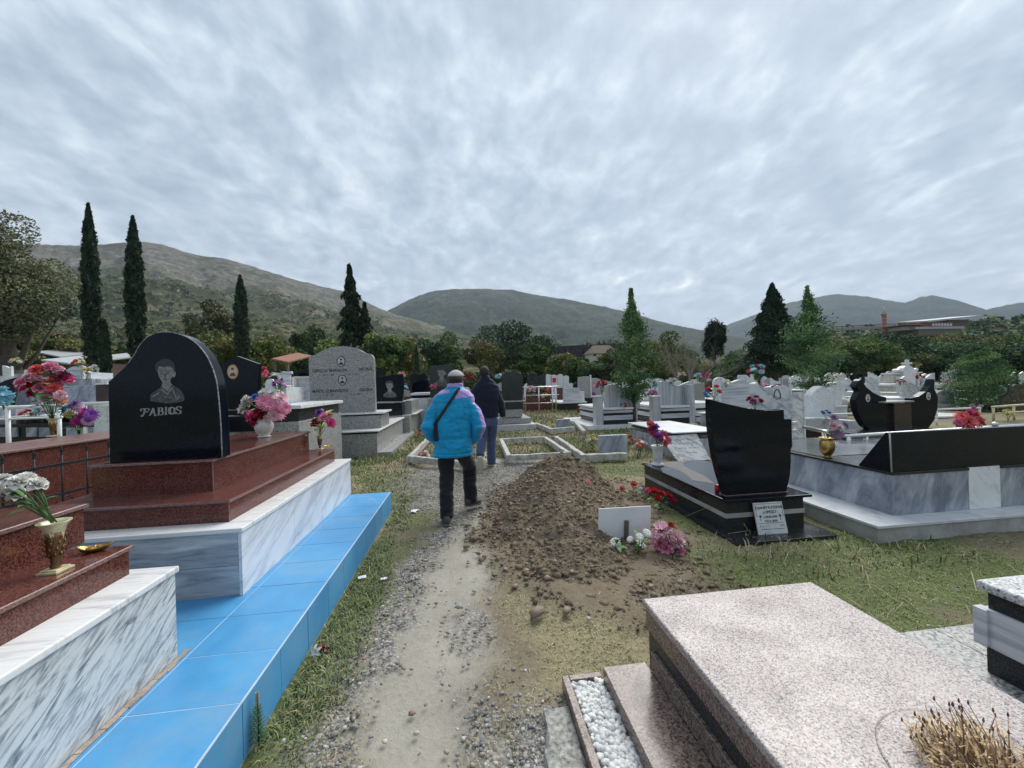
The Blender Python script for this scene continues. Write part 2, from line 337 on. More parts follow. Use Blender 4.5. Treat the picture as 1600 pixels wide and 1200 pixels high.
def ground_mat():
    m, t, b, tc = newmat('cemetery_earth'); setp(b, .95, 0, .2); co = tc.outputs['Object']
    def at(n): a = nn(t, 'ShaderNodeAttribute', attribute_name=n); return a.outputs['Fac']
    n1 = noise(t, co, 3, 8, .65); n2 = noise(t, co, 38, 5, .7)
    earth = ramp(t, [(.25, (.10,.08,.056)), (.5, (.175,.142,.102)), (.75, (.25,.212,.156))], mathn(t, 'MULTIPLY_ADD', n1, .5, mathn(t, 'MULTIPLY', n2, .5))).outputs[0]
    green = ramp(t, [(.3, (.07,.088,.03)), (.7, (.155,.18,.068))], n2).outputs[0]
    dry = ramp(t, [(.3, (.17,.145,.08)), (.7, (.34,.295,.18))], n2).outputs[0]
    dirt = ramp(t, [(.25, (.24,.222,.182)), (.5, (.34,.315,.262)), (.78, (.44,.412,.345))], mathn(t, 'MULTIPLY_ADD', n1, .6, mathn(t, 'MULTIPLY', n2, .4))).outputs[0]
    vo = nn(t, 'ShaderNodeTexVoronoi', i_Scale=70); lk(t, co, vo.inputs[0]); s = nn(t, 'ShaderNodeSeparateColor'); lk(t, vo.outputs['Color'], s.inputs[0])
    grav = ramp(t, [(.0, (.07,.07,.075)), (.4, (.22,.21,.195)), (.75, (.33,.315,.285)), (1, (.5,.48,.44))], s.outputs[0]).outputs[0]
    soil = ramp(t, [(.25, (.105,.080,.055)), (.55, (.195,.155,.108)), (.8, (.27,.222,.16))], mathn(t, 'MULTIPLY_ADD', n1, .4, mathn(t, 'MULTIPLY', n2, .6))).outputs[0]
    c = mixc(t, at('w_grass'), earth, mixc(t, at('w_dry'), green, dry))
    c = mixc(t, at('w_path'), c, dirt); c = mixc(t, mathn(t, 'MULTIPLY', at('w_grav'), .85), c, grav); c = mixc(t, at('w_soil'), c, soil)
    lk(t, c, b.inputs['Base Color'])
    bump(t, b, mathn(t, 'ADD', mathn(t, 'MULTIPLY_ADD', noise(t, co, 14, 6, .7), 1.1, n2), mathn(t, 'MULTIPLY', mathn(t, 'MULTIPLY', vo.outputs['Distance'], at('w_grav')), -1.2)), .5, .02)
    return m
ground()
def hgt(x, y): return T(x, y)+((fbm(x*2.3, y*2.3, 4)-.5)*.05-.012)*(1-ss(9, 14, np.abs(x-1)))*(1-ss(14, 20, y))
# ------------------------------------------------ grass blades, straw (nobody could count them)
def in_rect(x, y, rs):
    k = np.zeros(np.shape(x), bool)
    for a, b, c, d in rs: k |= (x > a) & (x < b) & (y > c) & (y < d)
    return k
BLOCK = [(-9, -.93, -1, 4.90), (2.42, 3.36, 3.4, 5.2), (3.63, 9, 3.03, 6.5), (.43, 1.8, -2, 1.83), (1.75, 4, -1, 1.9), (.2,.43,-1,1.8)]
def blades(n, hmin, hmax, xr, yr, keep, mats_w, name, label, wid=.0022, seed=1, lay=.5):
    g = np.random.default_rng(seed); u = g.random(n); y = yr[0]+(yr[1]-yr[0])*u**1.6; x = xr[0]+(xr[1]-xr[0])*g.random(n)
    k = g.random(n) < keep(x, y); k &= ~in_rect(x, y, BLOCK); x, y = x[k], y[k]; n = len(x)
    h = hmin+(hmax-hmin)*g.random(n)**2; h = h*(1+.05*y); a = g.random(n)*2*np.pi; l = lay*(.3+g.random(n))*h; b = a+np.pi/2+g.normal(0, .3, n); wd = wid*(.7+.6*g.random(n))*(1+.25*y)
    z = hgt(x, y)-.004
    p0 = np.stack([x-np.cos(b)*wd, y-np.sin(b)*wd, z], -1); p1 = np.stack([x+np.cos(b)*wd, y+np.sin(b)*wd, z], -1)
    p2 = np.stack([x+np.cos(a)*l*.4+np.cos(b)*wd*.7, y+np.sin(a)*l*.4+np.sin(b)*wd*.7, z+h*.6], -1); p3 = np.stack([x+np.cos(a)*l*.4-np.cos(b)*wd*.7, y+np.sin(a)*l*.4-np.sin(b)*wd*.7, z+h*.6], -1)
    p4 = np.stack([x+np.cos(a)*l, y+np.sin(a)*l, z+h*(1-.3*lay)], -1)
    v = np.stack([p0, p1, p2, p3, p4], 1).reshape(-1, 3); i = np.arange(n)[:, None]*5
    f = np.concatenate([np.concatenate([i, i+1, i+2], 1), np.concatenate([i, i+2, i+3], 1), np.concatenate([i+3, i+2, i+4], 1)])
    w_ = mats_w(x, y, g); me = np_mesh(name, v, f, GR, np.concatenate([w_, w_, w_])); return tag(put(name, me), label, 'grass', kind='stuff')
GR = [plain('grass_green', (.15,.21,.065), .7, var=.3), plain('grass_olive', (.21,.215,.09), .7, var=.3), plain('grass_straw', (.38,.33,.20), .75, var=.3), plain('grass_dark', (.08,.115,.042), .7, var=.3)]
def gm(x, y, g):
    dr = masks(x, y)[4]; r = g.random(len(x)); return np.where(r < .15+.6*dr, 2, np.where(r < .55+.3*dr, 1, np.where(r < .85, 0, 3))).astype(int)
blades(520000, .006, .026, (-1.0, 7.5), (.9, 12), lambda x, y: masks(x, y)[3]*.95, gm, 'short_grass', 'short patchy green and straw grass between the graves', seed=2, lay=1.6, wid=.0016)
blades(70000, .02, .07, (-4.5, 9.5), (8, 34), lambda x, y: .25+.75*masks(x, y)[3], gm, 'far_grass', 'grass between the far rows of graves', wid=.004, seed=5)
blades(30000, .012, .055, (-.97, -.50), (1.2, 5.6), lambda x, y: (1-ss(.03, .30, x+.93+(fbm(x*3, y*3, 3)-.5)*.35))*ss(.35, .6, fbm(x*2+3, y*1.3, 3)+.12), lambda x, y, g: g.choice([0, 3, 1, 2], len(x), p=[.35, .35, .2, .1]), 'verge_grass', 'dark green grass tufts along the foot of the blue tiled step', wid=.002, seed=3, lay=1.2)
blades(3500, .03, .12, (2.3, 7), (1.9, 3.4), lambda x, y: .05*masks(x, y)[3], lambda x, y, g: np.full(len(x), 2), 'dead_straw', 'long pale dead stalks lying in the grass', wid=.0016, seed=4, lay=3.5)
blades(60000, .008, .045, (-4.5, -.95), (4.9, 9.5), lambda x, y: .5+.5*masks(x, y)[3], gm, 'left_grass', 'short grass in front of the arched grey granite tomb', seed=12, lay=1.3, wid=.002)
def moundkeep(x, y): return .5*np.exp(-((y-7.9)/1.6)**2)*(np.abs(x+1.5) < .4)+.6*np.exp(-((y-8)/1.2)**2)*(x > 1.9)*(x < 4.5)+.35*(np.abs(x-3) < 1.2)*(np.abs(y-3.0) < .42)
blades(26000, .03, .10, (-2.1, 5), (2.3, 11), moundkeep, gm, 'rough_grass', 'longer rough grass around the tomb plinths', wid=.003, seed=6, lay=.9)
# ------------------------------------------------ gravel and clods
ICO = None
def ico_np():
    global ICO
    if ICO is None:
        bm = bmesh.new(); bmesh.ops.create_icosphere(bm, subdivisions=1, radius=1); bm.verts.ensure_lookup_table()
        ICO = (np.array([v.co[:] for v in bm.verts]), np.array([[v.index for v in f.verts] for f in bm.faces])); bm.free()
    return ICO
def stones(name, label, cat, x, y, z, r, mats, flat=.6, seed=1, kind='stuff', midx=None, jag=.25, sm=False):
    g = np.random.default_rng(seed); bv, bf = ico_np(); n = len(x)
    s = np.stack([r*(.7+.6*g.random(n)), r*(.7+.6*g.random(n)), r*flat*(.7+.5*g.random(n))], -1)
    v = bv[None]*(1+jag*(g.random((n, len(bv), 1))-.5)*2)*s[:, None]
    a = g.random(n)*6.283; ca, sa = np.cos(a)[:, None], np.sin(a)[:, None]
    vx = v[..., 0]*ca-v[..., 1]*sa; vy = v[..., 0]*sa+v[..., 1]*ca
    v = np.stack([vx+x[:, None], vy+y[:, None], v[..., 2]+z[:, None]], -1).reshape(-1, 3)
    f = (bf[None]+(np.arange(n)*len(bv))[:, None, None]).reshape(-1, 3)
    mi = g.integers(0, len(mats), n) if midx is None else midx
    me = np_mesh(name, v, f, mats, np.repeat(mi, len(bf)), smooth=sm); return tag(put(name, me), label, cat, kind=kind)
PB = [plain('pebble_grey', (.25,.245,.235), .7), plain('pebble_dark', (.14,.14,.14), .7), plain('pebble_tan', (.30,.26,.20), .7), plain('pebble_pale', (.45,.44,.41), .7), plain('pebble_brown', (.24,.185,.14), .7), plain('pebble_slate', (.20,.205,.21), .6)]
g = np.random.default_rng(21)
n = 60000; y = .75+6.8*g.random(n)**1.7; x = -.95+2.2*g.random(n); gv = masks(x, y)[1]
k = (g.random(n) < np.maximum(gv*.95, .012)) & ~in_rect(x, y, [(-9,-.93,-1,4.95),(.43,9,-1,1.83)]); x, y = x[k], y[k]
stones('gravel', 'loose grey and tan gravel along both sides of the trodden path', 'gravel', x, y, hgt(x, y)+.001, (.003+.009*g.random(len(x))**3)*(1+.05*y), PB, seed=3)
n = 1300; y = 1.2+9*g.random(n)**1.4; x = -.9+6.5*g.random(n); k = ~in_rect(x, y, BLOCK); x, y = x[k], y[k]
stones('scattered_pebbles', 'single pale pebbles scattered over path and grass', 'pebbles', x, y, hgt(x, y)+.003, .004+.014*g.random(len(x))**4, PB, seed=4)
for (a, b, r_, lab) in ((717,950,.028,'grey stone on the path in front of the earth mound'), (842,962,.05,'large brown clod at the near foot of the earth mound'), (885,958,.035,'brown clod just right of the largest one at the mound foot'), (920,968,.016,'small pale stone right of the clods at the mound foot'), (765,938,.02,'small grey stone in the grass left of the mound foot')):
    p = G(a, b); stones('stone', lab, 'stone', np.array([p.x]), np.array([p.y]), np.array([r_*.5]), np.array([r_]), [PB[0] if 'grey' in lab else PB[4] if 'brown' in lab else PB[3]], flat=.55, seed=int(a), kind=None, jag=.5)
# ------------------------------------------------ burial mound
def mound_h(x, y):
    P = np.array([[1.28, 5.25], [1.17, 4.6], [1.0, 3.9], [.94, 3.3]]); d = dpoly(x, y, P); n = fbm(x*2.2+3, y*2.2, 4)
    h = .45*np.clip(1-(d/(.80-.22*(1-ss(3.3, 4.3, y))+.25*(fbm(x*1.3, y*1.3+4, 2)-.5)))**1.5, 0, 1)*(.18+.82*ss(2.9, 4.6, y))
    return np.maximum(h*(.62+.8*n)+(fbm(x*6, y*6, 3)-.5)*.13*np.minimum(1, h*8)+(fbm(x*13, y*13, 2)-.5)*.05*(h > .01)+(fbm(x*26, y*26, 2)-.5)*.03*(h > .01), 0)
def mound():
    X = np.arange(-.1, 2.5, .018); Y = np.arange(2.4, 6.4, .02); gx, gy = np.meshgrid(X, Y); z = mound_h(gx, gy); z = np.where(z < .006, -.05, z)
    nx, ny = len(X), len(Y); c = np.array([1.15, 4.5, 0]); v = np.stack([gx, gy, z], -1).reshape(-1, 3)-c
    i = np.arange(nx-1)[None, :]+np.arange(ny-1)[:, None]*nx; f = np.stack([i, i+1, i+1+nx, i+nx], -1).reshape(-1, 4)
    f = f[(v[f, 2] > -.04).any(1)]
    m, t, b, tc = newmat('fresh_turned_soil'); setp(b, .97, 0, .15); n1 = noise(t, tc.outputs['Object'], 6, 8, .7); n2 = noise(t, tc.outputs['Object'], 60, 5, .7)
    r = ramp(t, [(.3, (.12,.090,.060)), (.55, (.22,.172,.12)), (.78, (.32,.262,.19))], mathn(t, 'MULTIPLY_ADD', n1, .45, mathn(t, 'MULTIPLY', n2, .55))); lk(t, r.outputs[0], b.inputs['Base Color']); bump(t, b, n2, .7, .02)
    o = put('earth_mound', np_mesh('earth_mound', v, f, [m], smooth=True), loc=tuple(c)); tag(o, 'fresh brown burial mound of turned soil beside the path', 'mound')
    g = np.random.default_rng(5); n = 34000; x = -.05+2.6*g.random(n); y = 2.2+4.1*g.random(n); h = mound_h(x, y); k = (h > .015) | (g.random(n) < .62*masks(x, y)[2]**.6); x, y, h = x[k], y[k], h[k]
    z = np.maximum(h, hgt(x, y)); stones('soil_clods', 'crumbly clods and small stones of soil covering the burial mound', 'soil clods', x, y, z+.002, .003+.026*g.random(len(x))**8,
        [m, m, plain('clod_dark', (.125,.096,.067), .95), plain('clod_pale', (.17,.14,.10), .95), m, m, m, m, m, PB[4]], flat=.7, seed=9, jag=.55)
    x = -.1+2.9*g.random(26000); y = 1.95+3.2*g.random(26000); k = g.random(26000) < masks(x, y)[2]; x, y = x[k], y[k]; k = ~in_rect(x, y, BLOCK); x, y = x[k], y[k]; h = mound_h(x, y)
    stones('soil_crumbs', 'fine crumbs of loose soil spread around the foot of the mound', 'soil crumbs', x, y, np.maximum(h, hgt(x, y))+.001, .002+.007*g.random(len(x))**3, [m, bpy.data.materials['clod_dark'], bpy.data.materials['clod_pale'], m], flat=.6, seed=19, jag=.5)
    return m
SOIL = mound()
# ================================================================ hills
def ridge(pts, px):
    xs = [p[0] for p in pts]; ys = [p[1] for p in pts]; return np.interp(px, xs, ys)
def hill(name, pts, Rr, R0, z0, p, mat_, label=None, nz=.10, nr=90, ext=(-900, 2500), back=1.25, smooth_ends=True, gul=1.0):
    pxs = np.linspace(pts[0][0], pts[-1][0], 420)
    rows = []
    az = []; hr = []
    for q in pxs:
        yy = float(ridge(pts, q)); yy += (float(fbm(q*.11, 3.1, 3))-.5)*2.2
        r = ray(q, yy); az.append(math.atan2(r.x, r.y)); hr.append(CH+Rr*r.z/math.hypot(r.x, r.y))
    az = np.array(az); hr = np.array(hr)
    da = R(16)   # carry on the slopes outside the picture
    a2 = np.linspace(R(1), da, 30); az = np.concatenate([az[0]-a2[::-1], az, az[-1]+a2]); hr = np.concatenate([hr[0]*(1-.9*(a2[::-1]/da)**1.2), hr, hr[-1]*(1-.9*(a2/da)**1.2)])
    t = np.concatenate([np.linspace(0, 1, nr)**1.35, 1+np.linspace(.05, back-1, 8)]); rr = R0+(Rr-R0)*t
    A, Tt = np.meshgrid(az, t); RR = R0+(Rr-R0)*Tt; Hh = np.broadcast_to(hr, A.shape)
    x = RR*np.sin(A); y = RR*np.cos(A); base = np.where(Tt <= 1, Tt**p, 1-(Tt-1)*3.2)
    s = Rr/9.
    n = fbm(x/s+40, y/s+13, 5)-.5; n2 = np.abs(fbm(x/(s*.35)+7, y/(s*.35)+3, 4)-.5)*2
    env = np.where(Tt <= 1, np.sin(np.pi*np.clip(Tt, 0, 1))**.7, 0)
    z = z0+(Hh-z0)*base+Hh*env*(n*nz*2-n2*nz*.9*gul)
    v = np.stack([x, y, z], -1).reshape(-1, 3); nx = len(az); ny = len(t)
    i = np.arange(nx-1)[None, :]+np.arange(ny-1)[:, None]*nx; f = np.stack([i, i+1, i+1+nx, i+nx], -1).reshape(-1, 4)
    tag(put(name, np_mesh(name, v, f, [mat_], smooth=True)), label, kind='structure'); return (x, y, z)
def hillmat(name, scrub, grass, rock, zr=(150, 420), sc_=1.0, cover=.5, field=None):
    m, t, b, tc = newmat(name); setp(b, 1, 0, .05); co = tc.outputs['Object']; s = nn(t, 'ShaderNodeSeparateXYZ'); lk(t, co, s.inputs[0])
    n1 = noise(t, co, .004*sc_, 8, .62, .4); n2 = noise(t, co, .03*sc_, 7, .75); n3 = noise(t, co, .0016*sc_, 5, .5)
    hz = nn(t, 'ShaderNodeMapRange'); lk(t, s.outputs[2], hz.inputs[0]); hz.inputs[1].default_value = zr[0]; hz.inputs[2].default_value = zr[1]
    rk = mathn(t, 'ADD', mathn(t, 'MULTIPLY', hz.outputs[0], .42), mathn(t, 'MULTIPLY_ADD', n1, .75, -.28))
    low = ramp(t, [(.36, tuple(c*.8 for c in scrub)), (.5, scrub), (.60, grass), (.75, tuple(c*1.25 for c in grass))], mathn(t, 'MULTIPLY_ADD', n2, .55, mathn(t, 'MULTIPLY', n1, .45))).outputs[0]
    rr = ramp(t, [(.40, tuple(.75*a+.2*b_ for a, b_ in zip(scrub, rock))), (.47, tuple(c*.62 for c in rock)), (.54, rock), (.66, tuple(c*1.5 for c in rock))], mathn(t, 'MULTIPLY_ADD', n2, .65, mathn(t, 'MULTIPLY', n3, .35))).outputs[0]
    f = ramp(t, [(.30, (0,)*3), (.62, (1,)*3)], rk).outputs[0]; c = mixc(t, f, low, rr)
    vo = nn(t, 'ShaderNodeTexVoronoi', i_Scale=.055*sc_, feature='F1'); lk(t, co, vo.inputs[0])
    d = mathn(t, 'LESS_THAN', mathn(t, 'ADD', vo.outputs['Distance'], mathn(t, 'MULTIPLY', n1, .5)), cover)
    c = mixc(t, mathn(t, 'MULTIPLY', d, .8), c, tuple(x*.62 for x in scrub)); lk(t, c, b.inputs['Base Color'])
    bump(t, b, n2, .6, 12/sc_); return m
HLft = [(-420,470),(-200,430),(-60,392),(0,380),(60,382),(130,384),(180,380),(215,377),(250,381),(300,397),(350,404),(400,418),(450,434),(500,447),(545,457),(580,476),(620,492),(680,507),(740,520),(800,532)]
HMid = [(520,520),(560,505),(600,488),(640,468),(670,456),(700,452),(760,451),(800,453),(830,460),(880,467),(930,476),(980,487),(1030,502),(1080,513),(1120,520),(1180,530)]
HRgt = [(1060,545),(1100,525),(1140,506),(1180,491),(1230,474),(1280,463),(1310,459),(1350,463),(1400,471),(1415,473),(1440,463),(1460,462),(1500,470),(1540,484),(1570,477),(1600,472),(1680,468),(1800,475),(2000,520)]
m_left = hillmat('limestone_hillside', (.050,.064,.030), (.175,.148,.082), (.205,.19,.17), (70, 420), 1.3, .50)
m_mid = hillmat('rocky_wooded_hillside', (.030,.050,.032), (.08,.09,.05), (.17,.17,.165), (100, 1000), 1.0, .72)
m_right = hillmat('forested_hillside', (.016,.040,.036), (.045,.072,.05), (.045,.075,.055), (900, 2000), .6, .60)
m_foot = hillmat('foothill_scrub', (.05,.058,.028), (.20,.165,.095), (.20,.165,.11), (60, 200), 6, .50)
HL = hill('hill', HLft, 2300, 620, 60, 1.15, m_left)
hill('hill', HMid, 3100, 1100, 10, 1.25, m_mid)
hill('hill', HRgt, 5200, 2300, 10, 1.4, m_right)
# rising fields between cemetery and mountains
FL = [(-420,540),(-200,532),(0,515),(120,508),(250,500),(330,499),(420,503),(520,512),(600,520),(700,530),(800,546),(900,556),(980,562)]
FO = hill('hill', FL, 720, 130, -1, 1.1, m_foot, nz=.12)
FRt = [(1130,556),(1180,545),(1240,524),(1300,516),(1380,513),(1450,509),(1540,500),(1600,498),(1700,500),(1900,530)]
FO2 = hill('hill', FRt, 520, 160, -1, 1.2, m_foot, nz=.08)
# ================================================================ blossoms and bouquets
def patch(mb, f, nu, nv, m=0):
    vs = [f(i/nu, j/nv) for j in range(nv+1) for i in range(nu+1)]
    fs = [[j*(nu+1)+i, j*(nu+1)+i+1, (j+1)*(nu+1)+i+1, (j+1)*(nu+1)+i] for j in range(nv) for i in range(nu)]
    mb.add(vs, fs, m, True)
BL = {}
def blossom_mesh(kind, col, cen=None):
    key = (kind, col, cen)
    if key in BL: return BL[key]
    g = random.Random(hash(kind) % 97 if False else {'rose': 3, 'mum': 5, 'carn': 7, 'daisy': 9, 'lily': 11}[kind]); mb = MB()
    def petal_(az, tilt, ln, wd, r0, z0, curl, ruf=0.0, nu=3, nv=3, m=0):
        ph = g.random()*6
        def f(u, v):
            ww = wd*math.sin(math.pi*(.15+.80*v))**.6*(u-.5)
            tt = tilt-curl*v; rr = r0+ln*v*math.cos(tt); zz = z0+ln*v*math.sin(tt)+ruf*math.sin(9*u+ph)*v+abs(u-.5)**2*wd*.8
            return (rr*math.cos(az)-ww*math.sin(az), rr*math.sin(az)+ww*math.cos(az), zz)
        patch(mb, f, nu, nv, m)
    if kind == 'rose':
        for k in range(24):
            L = k/24; petal_(k*2.4, 1.5-1.05*L, .5+.5*L, .55+.75*L, .02+.16*L, .05-.2*L, .15+.75*L, .04)
    elif kind == 'mum':
        for ring, (tl, n, ln) in enumerate(((1.5, 7, .55), (1.2, 12, .75), (.9, 16, .88), (.55, 18, .97), (.2, 18, 1.0), (-.15, 16, .95), (-.5, 12, .8))):
            for k in range(n): petal_(6.283*(k+.5*(ring % 2)+g.random()*.4)/n, tl+g.uniform(-.12, .12), ln*g.uniform(.85, 1.08), .23, .05, 0, .35, 0, 1, 2, 1 if cen and ring < 2 else 0)
    elif kind == 'carn':
        for k in range(30):
            L = (k % 10)/10; petal_(k*2.4+g.random()*.4, 1.4-1.25*L-.3*(k//20), .75+.25*g.random(), .55, .02, 0, .3, .10, 4, 2)
    elif kind == 'daisy':
        for k in range(14): petal_(6.283*k/14, .25, .95, .34, .05, 0, .5, 0, 2, 2)
        for k in range(9): petal_(6.283*k/9+.3, .55, .7, .3, .05, .03, .5, 0, 2, 2)
        mb.lathe([(.01,.0),(.2,.05),(.17,.16),(.01,.2)], n=8, m=1)
    elif kind == 'lily':
        for k in range(6): petal_(6.283*k/6, .75, 1.0, .5, .05, 0, .9, .03, 3, 4)
        for k in range(5): petal_(6.283*k/5+.3, 1.2, .7, .35, .03, 0, .6, .03, 2, 3)
        mb.lathe([(.01,.0),(.06,.1),(.04,.45),(.01,.5)], n=6, m=1)
    me = bpy.data.meshes.new('blossom_'+kind+'_'+col); me.from_pydata([tuple(v) for v in mb.v], [], mb.f)
    me.materials.append(petal(col)); me.materials.append(petal(cen) if cen else petal('yellow'))
    me.polygons.foreach_set('material_index', mb.m); me.polygons.foreach_set('use_smooth', mb.sm); me.update(); BL[key] = me; return me
LEAF = None
def leaf_mesh():
    global LEAF
    if LEAF is None:
        mb = MB(); patch(mb, lambda u, v: ((u-.5)*.5*math.sin(math.pi*(.03+.94*v))**.8, v, .25*v*(1-v)*2+abs(u-.5)*.12-.1*v*v), 3, 5)
        LEAF = mb
    return LEAF
def bouquet(label, base, flowers, cat='bouquet', leaf=10, lsize=.09, lmat='greenleaf', stem=True, r=.05, group=None, name='flower_bouquet', seed=0, tilt=None):
    """flowers: (kind, colour, radius, (dx,dy,dz)[, centre]) relative to base"""
    g = random.Random(seed); t = thing(name, label, cat, base, 0, group)
    st = MB(); c0 = Vector((0,0,0))
    zc = sum(f[3][2] for f in flowers)/len(flowers); core = Vector((sum(f[3][0] for f in flowers)/len(flowers), sum(f[3][1] for f in flowers)/len(flowers), zc*.35))
    for f in flowers:
        p = Vector(f[3]); d = (p-core); d = d.normalized() if d.length > 1e-4 else Vector((0,0,1))
        if tilt: d = (d+Vector(tilt)).normalized()
        q = d.to_track_quat('Z', 'Y').to_euler(); q.rotate_axis('Z', g.random()*6)
        put('blossom', blossom_mesh(f[0], f[1], f[4] if len(f) > 4 else None), t, p, q, f[2])
        if stem: st.tube([c0+Vector((g.uniform(-.008,.008), g.uniform(-.008,.008), 0)), (c0+p)*.5+Vector((0,0,.1*p.length)), p], .0028, 5)
    if stem and st.v: st.build('stem', M['stem'], t, world=False)
    if leaf:
        lm = leaf_mesh(); mb = MB()
        for k in range(leaf):
            a = g.random()*6.28; el = g.uniform(-.2, 1.0); z0 = zc*g.uniform(.15, .95); s = lsize*g.uniform(.6, 1.2); rad = core.xy.length
            mt = Matrix.Translation(core*min(1, z0/max(zc, 1e-3))+Vector((0,0,z0-core.z*min(1, z0/max(zc, 1e-3)))))@Matrix.Rotation(a, 4, 'Z')@Matrix.Rotation(el, 4, 'X')@Matrix.Translation((0, r*.4, 0))@Matrix.Scale(s, 4)
            mb.add([mt@v for v in lm.v], lm.f, 0, True)
        mb.build('foliage', M[lmat], t, world=False)
    return t
def ball(cols, kinds, R_, n, h, rad, seed, cen=None, flat=.8):
    """n blossoms packed over a dome centred h above the base"""
    g = random.Random(seed); out = []
    for k in range(n):
        z = 1-1.25*(k+.5)/n; a = k*2.4+g.random()*.5; q = math.sqrt(max(0, 1-z*z)); rr = R_*g.uniform(.85, 1.08)
        c = g.choice(cols); out.append((g.choice(kinds), c, rad*g.uniform(.8, 1.15), (q*rr*math.cos(a), q*rr*math.sin(a), h+z*rr*flat)) + ((cen,) if cen else ()))
    return out
def vase(label, p, prof, mat_, n=20, group=None, extra=None, rot=0):
    t = thing('flower_vase', label, 'vase', p, rot, group); mb = MB(); mb.lathe(prof, n=n); mb.build('vessel', mat_, t, world=False)
    if extra: extra(t)
    return t
# ================================================================ grave builders
def oval_photo(parent, c, rx, rz, face, seed=0, frame='ceramic'):
    """small enamel portrait: frame > picture with plain head-and-shoulders shapes"""
    x, y, z = c; mb = MB(); n = 20
    mb.prism([(x+rx*math.cos(6.283*i/n), z+rz*math.sin(6.283*i/n)) for i in range(n)], y-.006, y+.002)
    o = mb.build('portrait_oval', M[frame], parent, .0015)
    pm = MB(); pm.prism([(x+.82*rx*math.cos(6.283*i/n), z+.85*rz*math.sin(6.283*i/n)) for i in range(n)], y-.0075, y-.006, 0)
    pm.prism([(x-.55*rx, z-.60*rz), (x+.55*rx, z-.60*rz), (x+.45*rx, z-.28*rz), (x+.14*rx, z-.1*rz), (x-.14*rx, z-.1*rz), (x-.45*rx, z-.28*rz)], y-.0088, y-.0075, 1)
    pm.prism([(x+.24*rx*math.cos(6.283*i/12), z+.16*rz+.30*rz*math.sin(6.283*i/12)) for i in range(12)], y-.0096, y-.0088, 2)
    pm.prism([(x-.27*rx, z+.25*rz), (x+.27*rx, z+.25*rz), (x+.22*rx, z+.52*rz), (x, z+.6*rz), (x-.22*rx, z+.52*rz)], y-.0104, y-.0096, 1)
    pm.build('portrait_picture', face, o)
    return o
FACE = [plain('photo_sky', (.42,.47,.52), .3), plain('photo_suit', (.03,.03,.04), .3), plain('photo_skin', (.45,.30,.23), .3)]
FACE2 = [plain('photo_cream', (.55,.42,.34), .3), plain('photo_dark', (.09,.04,.03), .3), plain('photo_skin_b', (.55,.42,.35), .3)]
def text_part(parent, txt, c, size, mat_, align='CENTER', rz=0, rx=90, bold=.0, depth=.0012, name='inscription', shear=0, xs=1.0):
    cu = bpy.data.curves.new('t', 'FONT'); cu.body = txt; cu.size = size; cu.align_x = align; cu.extrude = depth; cu.offset = bold; cu.shear = shear; cu.space_line = .95; cu.resolution_u = 3
    ob = bpy.data.objects.new('t', cu); C.objects.link(ob); dg = bpy.context.evaluated_depsgraph_get(); me = bpy.data.meshes.new_from_object(ob.evaluated_get(dg)); bpy.data.objects.remove(ob)
    me.name = name; me.materials.clear(); me.materials.append(mat_)
    off = Vector((0,0,0)); q = parent
    while q is not None: off += q.location; q = q.parent
    return put(name, me, parent, Vector(c)-off, (R(rx), 0, rz), (xs, 1, 1))
# ---------------------------------------------------------------- blue tiled terrace step
def terrace():
    t = thing('tiled_step', 'long bright blue glazed-tile step running beside the trodden path', 'step', (-1.2, 2.5, 0))
    x1 = -.955; core = MB(); core.box(-3.6, x1-.006, -.6, 4.862, -.02, .2380); core.build('mortar_core', M['grout'], t)
    tp = MB(); fr = MB(); y = -.6; k = 0
    ys = [-.6]
    while ys[-1] < 4.86: ys.append(min(4.86, ys[-1]+.33))
    for a, b in zip(ys[:-1], ys[1:]):
        for (p, q) in ((x1-.432, x1-.001), (x1-.87, x1-.437), (x1-1.31, x1-.875), (x1-2.2, x1-1.315)):
            tp.box(p, q, a+.002, b-.002, .2290, .2400+.0005*rng.normal())
    for a, b in zip(ys[:-1], ys[1:]): fr.box(x1-.007, x1+.001*rng.normal()*.3, a+.002, b-.002, .0, .236)
    for p, q in ((x1-.432, x1-.001), (x1-.87, x1-.437)): fr.box(p, q, 4.861, 4.869, 0, .236)
    tp.build('top_tiles', M['tile'], t, .0012); fr.build('face_tiles', M['tile'], t, .0012)
    e = MB(); e.box(x1-.0075, x1+.0015, -.6, 4.87, .2362, .2412); e.build('edge_trim', M['grout'], t, .001)
    mo = MB()
    for yy in np.arange(-.5, 4.85, .05):
        if yy > 2.05: continue
        wv = .012+.010*random.random(); mo.box(-1.43, -1.43+wv+.01, yy, yy+.052, .2402, .244+.004*random.random())
    mo.build('mortar_bead', M['mortar'], t, .003)
terrace()
def slabbox(mb, x0, x1, y0, y1, z0, z1, m=0): mb.box(x0, x1, y0, y1, z0, z1, m)
